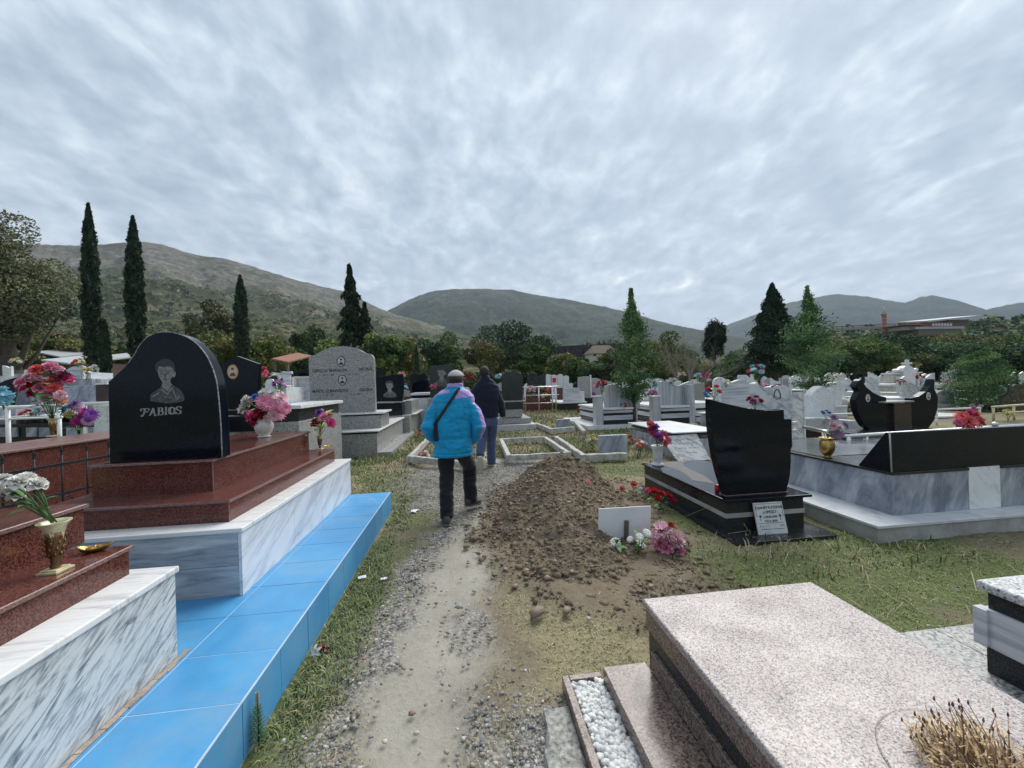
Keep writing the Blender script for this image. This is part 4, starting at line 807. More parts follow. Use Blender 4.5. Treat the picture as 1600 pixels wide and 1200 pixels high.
# ---------------------------------------------------------------- sign board and flowers by mound
a = G(970, 866, 0); t = thing('grave_marker', 'blank white board nailed to a wooden stake on the earth mound', 'sign', (1.43, 3.42, 0)); t.rotation_euler = (R(3), R(1.5), R(2))
mb = MB(); mb.box(-.264, .250, .012, .022, .05, .345); mb.build('board', M['whiteboard'], t, .002, world=False)
mb = MB(); mb.box(-.016, .020, -.014, .011, -.16, .225); mb.build('stake', M['wood'], t, .003, world=False)
Yf = 3.3
def gfl(label, items, basepx, Y, leafn, seed, lmat='greenleaf', ls=.08, tilt=(0,-.7,.2)):
    b0 = V(*basepx, Y); z0 = Tf(b0.x, b0.y) if True else 0; b0.z = z0+.01
    if -.1 < b0.x < 2.5 and 2.8 < b0.y < 6.3: b0.z = max(b0.z, float(mound_h(np.array(b0.x), np.array(b0.y)))+.005)
    return bouquet(label, b0, [(k_, c_, r_*1.15, tuple(V(x_, y_, Y+random.uniform(-.05, .05))-b0)) + tuple(e) for (x_, y_, r_, k_, c_, *e) in items], leaf=leafn, lsize=ls, lmat=lmat, seed=seed, tilt=tilt)
gfl('large pink silk flowers lying beside the blank white board', [(1036,830,.085,'carn','palepink'),(1030,848,.07,'carn','pink'),(1046,850,.085,'carn','palepink'),(1058,845,.07,'carn','palepink'),(1022,838,.055,'carn','palepink'),(1060,862,.055,'carn','pink'),(1048,820,.028,'rose','red'),(1040,856,.07,'carn','pink')], (1035, 868), 3.2, 5, 31)
gfl('white silk zinnias to the right of the board stake', [(1003,850,.055,'daisy','white'),(1012,832,.04,'daisy','white'),(1000,838,.035,'daisy','white'),(984,842,.03,'daisy','white')], (998, 872), 3.18, 8, 32)
gfl('single white silk zinnia left of the board stake', [(960,847,.05,'daisy','white'),(968,852,.03,'daisy','white')], (962, 872), 3.22, 6, 33)
gfl('red silk carnations in the grass along the black tomb side', [(1022,768,.05,'carn','red'),(1033,772,.05,'carn','red'),(1044,776,.05,'carn','red'),(1050,782,.05,'carn','crimson'),(1028,780,.045,'carn','red'),(1012,766,.035,'carn','coral')], (1036, 795), 4.2, 12, 34)
gfl('small purple and white blossom in the grass near the black tomb', [(1010,768,.035,'daisy','purple'),(1001,764,.025,'carn','white')], (1008, 778), 4.5, 4, 35)
gfl('orange red blossom at the far corner of the black tomb', [(990,757,.045,'carn','coral')], (990, 768), 4.75, 3, 36)
gfl('orange blossom lying in grass behind the earth mound', [(972,764,.04,'carn','coral')], (972, 772), 4.95, 3, 37)
gfl('red petals fallen on top of the earth mound', [(919,752,.028,'lily','coral')], (920, 757), 4.3, 0, 38)
gfl('pink petal lying on the left slope of the mound', [(831,780,.028,'lily','pink')], (831, 785), 4.5, 0, 39)
gfl('faded pink and white artificial lily lying beside the blue step', [(493,1018,.030,'lily','white'),(505,1015,.034,'lily','crimson'),(509,1020,.028,'lily','palepink')], (503, 1026), G(503, 1026).y, 2, 40, ls=.03)
gfl('red and white flowers at the foot of the grass beyond the mound', [(859,728,.03,'lily','coral')], (861, 733), 5.6, 0, 41)
def spike_weed(label, px, py, h):
    p = G(px, py); t = thing('weed', label, 'weed', p); g = random.Random(9); mb = MB(); lf = MB(); n = 60
    mb.tube([(0,0,0),(.004,0,h*.5),(0,.004,h)], [.004,.003,.002], 5); mb.build('stem', M['stem'], t, world=False)
    for k in range(150):
        u = k/150; a = k*2.4; z = u*h; L = (.045*(1-u)+.012) if u < .72 else .012; q = Vector((0,0,z)); d = Vector((math.cos(a), math.sin(a), .7)).normalized(); s_ = Vector((-math.sin(a), math.cos(a), 0))*.0035
        lf.add([q-s_*.4, q+s_*.4, q+d*L*.6+s_, q+d*L*.6-s_, q+d*L-Vector((0,0,L*.2))], [(0,1,2,3),(3,2,4)], 0 if u < .72 else 1)
    lf.build('leaves', [plain('weed_leaf', (.06,.13,.06), .7), plain('weed_seedhead', (.27,.22,.15), .8)], t, world=False)
spike_weed('tall thin weed with brown seed head beside the blue step, lower left', 404, 1165, .23)
spike_weed('small leafy weed in front of the grey kerbs beyond the man in the dark jacket', 815, 694, .22)
# ================================================================ people
def bake_remesh(mb, voxel, name='tmp', smooth_it=2):
    me = bpy.data.meshes.new(name); me.from_pydata([tuple(v) for v in mb.v], [], mb.f); ob = bpy.data.objects.new(name, me); C.objects.link(ob)
    r = ob.modifiers.new('r', 'REMESH'); r.mode = 'VOXEL'; r.voxel_size = voxel; r.use_smooth_shade = True
    if smooth_it: s = ob.modifiers.new('s', 'SMOOTH'); s.iterations = smooth_it; s.factor = .5
    dg = bpy.context.evaluated_depsgraph_get(); m2 = bpy.data.meshes.new_from_object(ob.evaluated_get(dg)); bpy.data.objects.remove(ob)
    m2.polygons.foreach_set('use_smooth', np.ones(len(m2.polygons), bool)); return m2
def ring(c, rx, ry, rz=0, n=18, sq=2.0, nrm=None):
    """superellipse ring about c; nrm tilts it"""
    pts = []
    if nrm is not None and Vector(nrm).z < 0: nrm = -Vector(nrm)
    for i in range(n):
        a = 6.2832*i/n; ca, sa = math.cos(a), math.sin(a); x = rx*math.copysign(abs(ca)**(2/sq), ca); y = ry*math.copysign(abs(sa)**(2/sq), sa)
        v = Vector((x*math.cos(rz)-y*math.sin(rz), x*math.sin(rz)+y*math.cos(rz), 0))
        if nrm is not None: v = Vector((0,0,1)).rotation_difference(Vector(nrm).normalized())@v
        pts.append(Vector(c)+v)
    return pts
def limb(mb, pts, rs, n=14, m=0):
    P = [Vector(p) for p in pts]; rings = []
    for k, p in enumerate(P):
        d = (P[min(k+1, len(P)-1)]-P[max(k-1, 0)]).normalized(); r = rs[k]; r = (r, r) if not hasattr(r, '__len__') else r; rings.append(ring(p, r[0], r[1], 0, n, 2, d))
    mb.loft(rings, m)
def person(label, joints, jk, trousers, shoes, loc, voxel=.011):
    pass
def wrinkle(me, off, amp, fx=9, fz=16, horiz=None):
    n = len(me.vertices); co = np.empty(n*3, np.float32); me.vertices.foreach_get('co', co); co = co.reshape(-1, 3); no = np.empty(n*3, np.float32)
    me.vertices.foreach_get('normal', no); no = no.reshape(-1, 3)
    x, y, z = co[:, 0], co[:, 1], co[:, 2]; a = np.abs(fbm(x*fx+z*5+off+y*4, z*fz-x*3+off*3+y*5, 3)-.5)*2; h = (.5-a)*amp*2
    co += no*h[:, None]; me.vertices.foreach_set('co', co.ravel().astype(np.float32)); me.update(); return co
def cloth(name, col, rough=.8, extra=None, bscale=900):
    m, t, b, tc = newmat(name); setp(b, rough, 0, .25); n = noise(t, tc.outputs['Object'], 7, 5); r = ramp(t, [(.3, tuple(c*.85 for c in col)), (.7, tuple(c*1.12 for c in col))], n); lk(t, r.outputs[0], b.inputs['Base Color'])
    b.inputs['Sheen Weight'].default_value = .15; bump(t, b, noise(t, tc.outputs['Object'], bscale*.2, 2), .15, .002); return m
def faces_by(me, fn, mats):
    me.materials.clear()
    for m in mats: me.materials.append(m)
    n = len(me.polygons); c = np.empty(n*3, np.float32); me.polygons.foreach_get('center', c); c = c.reshape(-1, 3); nn_ = np.empty(n*3, np.float32); me.polygons.foreach_get('normal', nn_)
    me.polygons.foreach_set('material_index', fn(c, nn_.reshape(-1, 3)).astype(np.int32)); me.update()
def head_mb(mb, c, yaw, s=1.0):
    """cranium, jaw, nose, ears and neck as overlapping forms, fused by remesh; faces +Y turned by yaw"""
    c = Vector(c); Rz = Matrix.Rotation(yaw, 3, 'Z')
    def ell(o, r, n=14, k=8):
        rings = []
        for j in range(k+1):
            a = math.pi*j/k; z = -math.cos(a)*r[2]; q = max(math.sin(a), .02); rings.append([c+Rz@(Vector(o)+Vector((r[0]*q*math.cos(6.283*i/n), r[1]*q*math.sin(6.283*i/n), z)))*s for i in range(n)])
        mb.loft(rings)
    ell((0,-.01,.02), (.076,.096,.105)); ell((0,.035,-.055), (.056,.06,.065)); ell((0,.098,-.018), (.013,.02,.026)); ell((0,.082,.022), (.055,.02,.012)); ell((0,.088,-.066), (.028,.014,.009)); ell((0,.078,-.095), (.025,.02,.018))
    for sx in (-1, 1): ell((sx*.080,-.004,-.012), (.010,.020,.032)); ell((sx*.030,.086,.004), (.013,.010,.007)); ell((sx*.045,.06,-.03), (.02,.02,.02))
    return Rz
def hand_mb(mb, w, d, out, s=1.0, curl=.6):
    """palm + four fingers + thumb from wrist w along d; 'out' = palm width axis"""
    w = Vector(w); d = Vector(d).normalized(); o = Vector(out).normalized(); nrm = d.cross(o).normalized(); L = .09*s
    mb.loft([[w+d*t*L+o*math.cos(a)*rx+nrm*math.sin(a)*ry for a in [6.283*i/10 for i in range(10)]] for t, rx, ry in ((-.1,.024*s,.018*s),(.25,.034*s,.017*s),(.7,.040*s,.016*s),(1.0,.038*s,.013*s))])
    for k, (off, ln) in enumerate(((-.029,.070),(-.010,.078),(.010,.072),(.028,.058))):
        p0 = w+d*L*.95+o*off*s; dd = d; pts = [p0]; 
        for seg in range(3): dd = (dd*math.cos(curl*.5)+nrm*math.sin(curl*.5)).normalized(); pts.append(pts[-1]+dd*ln*s/3)
        limb(mb, pts, [.0095*s, .009*s, .0085*s, .007*s], 8)
    p0 = w+d*L*.25-o*.03*s; limb(mb, [p0, p0+(d*.6-o*.8)*.032*s, p0+(d*.9-o*.45)*.062*s+nrm*.01*s], [.012*s, .011*s, .008*s], 8)
SKIN = plain('skin', (.42,.24,.17), .55, var=.12); HAIR = plain('dark_hair', (.018,.014,.012), .7, var=.4, scale=60, bmp=.5)
def fin(name, me, mats, parent, loc):
    me.materials.clear()
    for m in mats: me.materials.append(m)
    o = bpy.data.objects.new(name, me); C.objects.link(o); o.parent = parent; o.location = -Vector(loc); me.name = name; return o
def shoe(mb, heel, d, L=.27, w_=.048, up=(0,0,1), m=0):
    heel = Vector(heel); d = Vector(d).normalized(); up = Vector(up); sx = d.cross(up).normalized(); up = sx.cross(d)
    rings = []
    for t, w2, h, lift in ((-.02,.55,.045,0),(.05,.85,.075,0),(.25,.92,.09,0),(.42,.95,.075,0),(.62,1.08,.058,.0),(.82,1.05,.045,.004),(.95,.75,.036,.01),(1.0,.35,.025,.014)):
        c = heel+d*t*L+up*(lift); rings.append([c+sx*w_*w2*x+up*h*z for x, z in ((-1,0),(-1,.35),(-.85,.75),(-.4,1),(.4,1),(.85,.75),(1,.35),(1,0))])
    mb.loft(rings, m)
# ---------------------------------------------------------------- man in the blue jacket
def man_blue():
    Y = 4.5; c0 = Vector((V(708, 800, Y).x, Y, 0)); t = thing('person', 'person in a bright blue and lilac jacket and grey cap walking away', 'person', c0)
    j = lambda px, py, y=Y: V(px, py, y)
    hc = j(713, 594, 4.53); hips = j(708, 700); lf = G(698, 821, .0); lf.y = 4.28; rf = Vector((j(736, 790, 4.78).x, 4.72, .03))
    hipL = hips+Vector((-.085,0,0)); hipR = hips+Vector((.085,0,0)); kneeL = Vector((j(698,756,4.48).x, 4.50, .50)); kneeR = Vector((j(734,752,4.70).x, 4.78, .52)); ankL = lf+Vector((0,.05,.09)); ankR = rf+Vector((.0,.02,.10))
    # one continuous body under the clothes
    b = MB(); sh = j(708, 622); chest = j(708, 640); waist = j(708, 680)
    b.loft([ring(hips+Vector((0,0,-.06)), .15, .11), ring(hips+Vector((0,0,.06)), .165, .12), ring(waist, .15, .11), ring(chest, .175, .12), ring(sh+Vector((0,.01,.02)), .17, .10), ring(sh+Vector((0,.02,.07)), .07, .07), ring(hc+Vector((0,-.01,-.08)), .055, .06)])
    for s_, hp, kn, an in ((-1, hipL, kneeL, ankL), (1, hipR, kneeR, ankR)): limb(b, [hp+Vector((0,0,.03)), hp*.5+kn*.5, kn, kn*.45+an*.55, an], [.088, .075, .055, .052, .036])
    shL = j(684, 631); shR = j(734, 630); elL = j(668, 668, 4.42); elR = j(749, 668, 4.42); haL = j(684, 688, 4.60); haR = j(735, 688, 4.62)
    for a, e, h in ((shL, elL, haL), (shR, elR, haR)): limb(b, [a, (a+e)/2, e, (e+h)/2, h], [.055, .048, .040, .036, .026])
    hand_mb(b, haL, (.5,.6,-.4), (0,.3,.8), .9); hand_mb(b, haR, (-.5,.6,-.4), (0,.3,.8), .9); head_mb(b, hc, R(-28), .98)
    me = bake_remesh(b, .0085); fin('body', me, [SKIN], t, c0)
    # trousers
    q = MB(); q.loft([ring(hips+Vector((0,0,-.10)), .15, .12), ring(hips+Vector((0,0,.08)), .165, .13)])
    limb(q, [hipL+Vector((.02,0,.02)), hipL*.6+kneeL*.4, kneeL, kneeL*.45+ankL*.55, ankL+Vector((0,.0,-.035))], [.105, .090, .078, .074, .066]); limb(q, [hipR+Vector((-.02,0,.02)), hipR*.6+kneeR*.4, kneeR, kneeR*.45+ankR*.55, ankR+Vector((0,0,-.04))], [.105, .09, .080, .077, .070])
    me = bake_remesh(q, .011); wrinkle(me, 4, .012, 6, 11); fin('trousers', me, [cloth('black_trousers', (.010,.010,.013))], t, c0)
    # jacket
    q = MB(); zb = j(708, 712).z; cx = j(708, 650).x
    prof = [(711, .228, .165, 707.5), (704, .220, .165, 708), (693, .203, .160, 708.5), (683, .196, .155, 708.5), (668, .216, .155, 708.5), (650, .226, .15, 708.5), (634, .238, .14, 709), (626, .238, .13, 709), (619, .218, .12, 709.3), (613, .168, .11, 710), (608, .108, .095, 710.8), (604, .086, .085, 711), (600, .083, .082, 711)]
    q.loft([ring((j(pp, yy).x, Y+(.0 if yy > 610 else .01), j(pp, yy).z), rx, ry, n=24, sq=2.3) for yy, rx, ry, pp in prof])
    for a, e, h, sx in ((shL, elL, haL, -1), (shR, elR, haR, 1)): limb(q, [a+Vector((-sx*.03,0,.01)), a*.6+e*.4+Vector((sx*.015,-.01,0)), e+Vector((sx*.0,-.01,.01)), e*.5+h*.5+Vector((sx*.02,0,-.01)), h+Vector((-sx*.01,0,-.01))], [.066, .072, .070, .066, .058], 16)
    me = bake_remesh(q, .0085, smooth_it=3); wrinkle(me, 1, .011, 5, 9); wrinkle(me, 6, .004, 14, 20)
    zh = lambda yy: j(708, yy).z; n = len(me.vertices); co = np.empty(n*3, np.float32); me.vertices.foreach_get('co', co); co = co.reshape(-1, 3); rel = co[:, :2]-np.array([cx, Y]); zz = co[:, 2]
    pin = np.exp(-((zz-zh(683))/.018)**2)*(np.abs(rel[:, 0]) < .2)*.012+np.exp(-((zz-zh(707))/.012)**2)*.009; rr = np.linalg.norm(rel, axis=1, keepdims=True)+1e-6; co[:, :2] -= rel/rr*pin[:, None]; me.vertices.foreach_set('co', co.ravel()); me.update()
    o = fin('jacket', me, [], t, c0)
    from mathutils.bvhtree import BVHTree
    bvh = BVHTree.FromPolygons([v.co.copy() for v in me.vertices], [tuple(p_.vertices) for p_ in me.polygons])
    ax, az = j(753, 668).x, zh(668)
    def fn(c, n_):
        x = c[:, 0]-cx; z = c[:, 2]; yoke = ((z > zh(623)+.02*np.abs(x)/.2) & (x > .03)) | (z > zh(613)-.02*np.abs(x)/.2); lx = np.interp(z, [zh(700), zh(690), zh(668), zh(640), zh(626)], [j(q_, 668).x-cx for q_ in (743, 748, 753, 747, 737)]); sl = x > lx; col = (z > zh(605)); centre = (np.abs(x) < .035) & (z < zh(609)) & (z > zh(622)); r = np.zeros(len(c), int)
        r[(yoke & ~centre)] = 1; r[sl & (z > zh(697))] = 1; r[(z > zh(609)) & (z < zh(604))] = 0; r[z >= zh(604)] = 1; r[np.abs(z-zh(683.5)) < .0035] = 2; r[(np.abs(z-zh(709)) < .004)] = 2; return r
    faces_by(me, fn, [cloth('blue_nylon', (.0,.27,.50), .42), cloth('lilac_nylon', (.40,.28,.60), .5), cloth('blue_seam', (.0,.17,.36), .5)])
    # strap and bag: straps follow the back
    q = MB(); P = []
    for k in range(15):
        u = k/14; px, py = 717+(681-717)*u, 607+(661-607)*u; yy = Y-(.085+.080*math.sin(min(1, u*1.5)*1.45)); q0 = V(px, py, 3.6); o0 = Vector((0, 0, CH)); hit = bvh.ray_cast(o0, (q0-o0).normalized()); P.append(hit[0]+Vector((0, -.006, 0)) if hit[0] is not None else V(px, py, yy))
    for a, b_ in zip(P[:-1], P[1:]):
        d = (b_-a).normalized(); s_ = d.cross(Vector((0,1,0))).normalized()*.016; y_ = Vector((0,-.0055,0)); q.add([a-s_, a+s_, b_+s_, b_-s_, a-s_+y_, a+s_+y_, b_+s_+y_, b_-s_+y_], [(0,1,2,3),(7,6,5,4),(0,4,5,1),(1,5,6,2),(2,6,7,3),(3,7,4,0)])
    q.tube([P[0], P[0]+Vector((.03,.09,.01)), P[0]+Vector((.04,.16,-.06))], .012, 6)
    q.build('shoulder_strap', cloth('black_strap', (.02,.02,.022), .6), t)
    q = MB(); a = P[-1]; q.box(a.x-.026, a.x+.018, a.y-.03, a.y+.10, V(680, 689, 4.4).z, a.z+.01); q.build('shoulder_bag', cloth('black_bag', (.012,.012,.014), .5), t, .012, seg=3)
    # cap
    hr = Matrix.Rotation(R(-28), 3, 'Z'); q = MB(); rings = []
    for k in range(8):
        a = .22+1.25*k/7; rings.append([hc+hr@Vector((.094*math.cos(a)*math.cos(6.283*i/22), (.112*math.cos(a))*math.sin(6.283*i/22)-.008, .022+.098*math.sin(a))) for i in range(22)])
    q.loft(rings)
    brim = []
    for k in range(9):
        a = math.pi*(.18+.64*k/8); brim.append((hc+hr@Vector((.085*math.cos(a), .10*math.sin(a), .034)), hc+hr@Vector((.092*math.cos(a), .10+.075*math.sin(a), .022))))
    vs = [p for ab in brim for p in ab]+[p+Vector((0,0,-.005)) for ab in brim for p in ab]; n_ = 18; fs = []
    for k in range(8): fs += [[2*k, 2*k+1, 2*k+3, 2*k+2], [n_+2*k+2, n_+2*k+3, n_+2*k+1, n_+2*k], [2*k+1, n_+2*k+1, n_+2*k+3, 2*k+3]]
    q.add(vs, fs, 0, True); m, tt, bb, tc = newmat('grey_striped_cap'); setp(bb, .9); wv = nn(tt, 'ShaderNodeTexWave', i_Scale=26, i_Distortion=2.5); wv.bands_direction = 'Z'; lk(tt, tc.outputs['Object'], wv.inputs[0]); r_ = ramp(tt, [(.2, (.26,.26,.25)), (.7, (.56,.55,.53))], wv.outputs[1]); lk(tt, r_.outputs[0], bb.inputs[0])
    q.build('cap', m, t)
    q = MB(); rings = [[hc+hr@Vector((.089*f*math.cos(6.283*i/20), (.105*f)*math.sin(6.283*i/20)-.012, z)) for i in range(20)] for z, f in ((-.095,.70),(-.05,.88),(0,1.0),(.045,1.0))]
    rings = [[p for p in r] for r in rings]; fs = []; vs = [p for r in rings for p in r]
    for k in range(3):
        for i in range(20):
            a = 6.283*(i+.5)/20
            if math.sin(a) < .25: fs.append([k*20+i, k*20+(i+1) % 20, (k+1)*20+(i+1) % 20, (k+1)*20+i])
    q.add(vs, fs, 0, True); ho = q.build('hair', HAIR, t); sm_ = ho.modifiers.new('s', 'SOLIDIFY'); sm_.thickness = .012
    shm = plain('dark_grey_shoe', (.045,.042,.038), .7); som = plain('taupe_sole', (.17,.15,.13), .8); q = MB(); shoe(q, lf+Vector((0,-.05,.012)), (-.05, 1, -.0)); q.build('shoe', shm, t, .004); q = MB(); shoe(q, rf+Vector((-.055,-.06,.045)), (.62, .8, -.12), up=(0,-.1,1)); q.build('shoe', shm, t, .004)
    for hl, d, up in ((lf+Vector((0,-.055,.0)), (-.05,1,0), (0,0,1)), (rf+Vector((-.058,-.062,.030)), (.62,.8,-.12), (0,-.1,1))):
        q = MB(); d = Vector(d).normalized(); s_ = d.cross(Vector(up)).normalized(); u = s_.cross(d); rings = []
        for tt_, w_ in ((-.02,.6),(.1,.95),(.35,.9),(.7,1.1),(.92,.85),(1.01,.4)): c = hl+d*tt_*.275; rings.append([c-s_*.05*w_, c+s_*.05*w_, c+s_*.05*w_+u*.018, c-s_*.05*w_+u*.018])
        q.loft(rings, sm=False); q.build('shoe_sole', som, t)
man_blue()
# ---------------------------------------------------------------- man in the navy jacket
def man_navy():
    Y = 7.0; c0 = Vector((V(762, 725, Y).x, Y, 0)); t = thing('person', 'person with dark hair, navy jacket and blue jeans, smaller and farther ahead', 'person', c0); j = lambda px, py, y=Y: V(px, py, y)
    hc = j(757, 582.5, 7.02); hips = j(763, 657); ankL = j(750, 711, 6.75); ankL.z = .30; ankR = Vector((j(768, 722, 7.1).x, 7.12, .11)); kneeL = Vector((j(754, 690).x, 6.98, .56)); kneeR = Vector((j(769, 690).x, 7.12, .56)); hipL = hips+Vector((-.09,0,0)); hipR = hips+Vector((.09,0,0))
    b = MB(); sh = j(758, 604)
    b.loft([ring(hips+Vector((0,0,-.05)), .15, .11), ring(hips+Vector((0,0,.1)), .16, .12), ring(j(760, 635), .16, .11), ring(j(759, 615), .18, .12), ring(sh, .17, .10), ring(sh+Vector((0,.0,.07)), .07, .07), ring(hc+Vector((0,-.01,-.08)), .056, .06)])
    for hp, kn, an in ((hipL, kneeL, ankL), (hipR, kneeR, ankR)): limb(b, [hp+Vector((0,0,.03)), hp*.5+kn*.5, kn, kn*.45+an*.55, an], [.085, .075, .055, .052, .036])
    shR = j(774, 610); elR = j(783, 632, 6.98); wrR = j(786, 651, 7.02); shL = j(742, 610); elL = j(734, 632, 6.98); wrL = j(736, 648, 7.12)
    for a, e, h in ((shL, elL, wrL), (shR, elR, wrR)): limb(b, [a, (a+e)/2, e, (e+h)/2, h], [.055, .048, .040, .036, .028])
    hand_mb(b, wrR, (.05,.12,-1), (0,-1,-.1), 1.0, .7); hand_mb(b, wrL, (.1,.2,-1), (0,-1,-.1), 1.0, .7); head_mb(b, hc, R(-12), 1.0)
    fin('body', bake_remesh(b, .0085, smooth_it=1), [SKIN], t, c0)
    q = MB(); q.loft([ring(hips+Vector((0,0,-.10)), .15, .12), ring(hips+Vector((0,0,.12)), .16, .13)])
    limb(q, [hipL+Vector((.02,0,.02)), hipL*.6+kneeL*.4, kneeL, kneeL*.45+ankL*.55, ankL+Vector((0,-.0,-.02))], [.105, .095, .083, .078, .070]); limb(q, [hipR+Vector((-.02,0,.02)), hipR*.6+kneeR*.4, kneeR, kneeR*.45+ankR*.55, ankR+Vector((0,0,-.06))], [.105, .095, .083, .08, .078])
    me = bake_remesh(q, .012); wrinkle(me, 9, .008, 8, 16); fin('jeans', me, [cloth('blue_jeans', (.06,.085,.16), .85)], t, c0)
    q = MB(); prof = [(652, .192, .145), (646, .206, .15), (636, .222, .15), (620, .242, .145), (610, .248, .13), (603, .226, .12), (597, .155, .10), (592, .092, .09), (587, .078, .078)]
    q.loft([ring((j(758+(yy-590)*.06, yy).x, Y, j(758, yy).z), rx, ry, n=24, sq=2.3) for yy, rx, ry in prof])
    for a, e, h in ((shL, elL, wrL), (shR, elR, wrR)): limb(q, [a+Vector((0,0,.0)), (a+e)/2, e, (e+h)/2, h+Vector((0,0,.01))], [.062, .068, .066, .060, .050], 16)
    me = bake_remesh(q, .011, smooth_it=3); wrinkle(me, 2, .009, 8, 13); fin('jacket', me, [cloth('navy_jacket', (.008,.012,.028), .8)], t, c0)
    hr = Matrix.Rotation(R(-12), 3, 'Z'); q = MB(); rings = []
    for k in range(10):
        a = -.85+2.3*k/9; ca = max(math.cos(a), .80 if a < 0 else 0); rings.append([hc+hr@Vector((.090*ca*math.cos(6.283*i/22), (.108*ca)*math.sin(6.283*i/22)-.014, .022+.108*math.sin(a))) for i in range(22)])
    vs = [p for r in rings for p in r]; fs = []
    for k in range(9):
        for i in range(22):
            if math.sin(6.283*(i+.5)/22) < .2 or k > 6: fs.append([k*22+i, k*22+(i+1) % 22, (k+1)*22+(i+1) % 22, (k+1)*22+i])
    fs.append([9*22+i for i in range(22)]); q.add(vs, fs, 0, True); ho = q.build('hair', HAIR, t); s_ = ho.modifiers.new('s', 'SOLIDIFY'); s_.thickness = .008
    q = MB(); wsh = plain('white_sneaker', (.45,.44,.42), .6); shoe(q, ankL+Vector((-.0,-.085,-.03)), (.02, .30, -.95), up=(0,.9,.3), w_=.05, L=.26); q.build('shoe', wsh, t, .004); q = MB(); shoe(q, Vector((ankR.x, 7.07, .015)), (.1, 1, 0)); q.build('shoe', wsh, t, .004)
    q = MB(); hl = ankL+Vector((0,-.105,-.03)); d = Vector((.02,.30,-.95)).normalized(); s_ = Vector((1,0,0)); u = Vector((0,-.9,-.3)).normalized(); rings = []
    for tt_, w_ in ((-.02,.6),(.1,.95),(.35,.85),(.7,1.1),(.92,.85),(1.01,.4)): c = hl+d*tt_*.265; rings.append([c-s_*.05*w_, c+s_*.05*w_, c+s_*.05*w_-u*.02, c-s_*.05*w_-u*.02])
    q.loft(rings, sm=False); q.build('shoe_sole', plain('cream_sole', (.50,.46,.38), .8), t)
man_navy()
# ================================================================ middle distance graves
def tz(x, y): return Tf(x, y)
def stonegrave(label, cat, Y, head=None, boxes=(), name='grave_tomb', group=None, hm='black', th=.09, dy=.0, seed=0, rim=None, extra=None, lean=0):
    """head: outline in photo px at plane Y; boxes: (partname, pxl, pyt, pxr, pyb, mat, dy0, dy1) faces on plane Y+dy0 running back to Y+dy1; pyb None = down to ground"""
    p0 = V((head[0][0] if head else boxes[0][1]), 620, Y); cx_ = p0.x
    t = thing(name, label, cat, (cx_, Y, tz(cx_, Y)), 0, group)
    for (pn, pl, pt, pr, pb, mt, d0, d1) in boxes:
        a = V(pl, pt, Y+d0); b_ = V(pr, pt, Y+d0); zb = V(pl, pb, Y+d0).z if pb else tz((a.x+b_.x)/2, Y+d0)-.05
        z1 = (a.z+b_.z)/2; mb = MB(); mb.box(a.x, b_.x, Y+d0, Y+d1, min(zb, z1-.02), z1); mb.build(pn, M[mt], t, .006)
    if head:
        o = [VX(x, y, Y+dy) for x, y in head]
        mb = MB(); mb.prism(o, Y+dy, Y+dy+th); h = mb.build('headstone', M[hm], t, .006)
        if extra: extra(t, h, Y+dy)
    return t
def sm(P, k=4): return lerp_pts(P, k)
# black gabled headstone with oval
def ex(t, h, Y): c = V(364, 581, Y); oval_photo(h, (c.x, Y, c.z), .075, .105, FACE2, frame='brass')
stonegrave('black gabled headstone with small brown oval portrait and pointed top', 'tomb', 6.0, [(340,640),(339,573),(369,556),(403,568),(405,640)], [('lower_slab', 343, 641, 405, 650, 'black', -.02, .16), ('black_block', 345, 651, 403, 676, 'black', .0, .4), ('body', 406, 640, 466, 661, 'black_dull', .3, 2.2), ('grey_plinth', 345, 661, 467, None, 'grey_granite', .28, 2.3), ('marble_cap', 404, 634, 470, 641, 'marble_cap', .25, 2.3)], extra=ex)
g6 = bouquet('magenta flower bunch behind the pink bouquet, on the low grey tomb', V(455, 676, 6.9), ball(['hotpink','pink','magenta'], ['carn'], .16, 10, .12, .07, 5), leaf=6, seed=4)
# grey granite arched headstone
def ex(t, h, Y):
    for (x, y) in ((533, 565), (535, 594)): c = V(x, y, Y); oval_photo(h, (c.x, Y, c.z), .095, .125, FACE, frame='iron')
    for s, x, y, sz, al in (('GJERGJ N. MARGJONI', 515, 579, .095, 'CENTER'), ('SKURA', 571, 577, .10, 'CENTER'), ('5 . 3 . 1936', 514, 585, .05, 'CENTER'), ('24 . 7 . 1975', 552, 584, .05, 'CENTER'), ('MARTE GJ MARGJONI', 516, 611, .095, 'CENTER'), ('SKURA', 572, 609, .10, 'CENTER'), ('1 . 8 . 1937', 514, 616, .05, 'CENTER'), ('8 . 5 . 1997', 556, 615, .05, 'CENTER')):
        c = V(x, y, Y); text_part(h, s, (c.x, Y-.001, c.z-.03), sz, M['ink'], al, bold=sz*.02, xs=.86 if len(s) > 12 else 1)
stonegrave('tall grey granite headstone with arched top, two oval portraits and black lettering', 'tomb', 9.3, [(485,648)]+[(482,561)]+sm([(484,557),(495,553),(510,545),(533,541),(556,544),(570,551),(580,554),(584,560)])+[(587,646)],
    [('upper_plinth', 478, 651, 595, 676, 'grey_granite', -.06, .9), ('plinth_cap', 474, 646, 599, 651, 'marble_cap', -.09, .95), ('lower_plinth', 470, 680, 589, None, 'grey_granite', -.5, 3.0), ('lower_cap', 466, 675, 592, 680, 'marble_cap', -.53, 3.05), ('ground_slab', 560, 707, 612, None, 'grey_granite', -.45, 3.4)], hm='grey_granite', th=.14, extra=ex)
def ex(t, h, Y): etched(h, Y, 608, 603, 13)
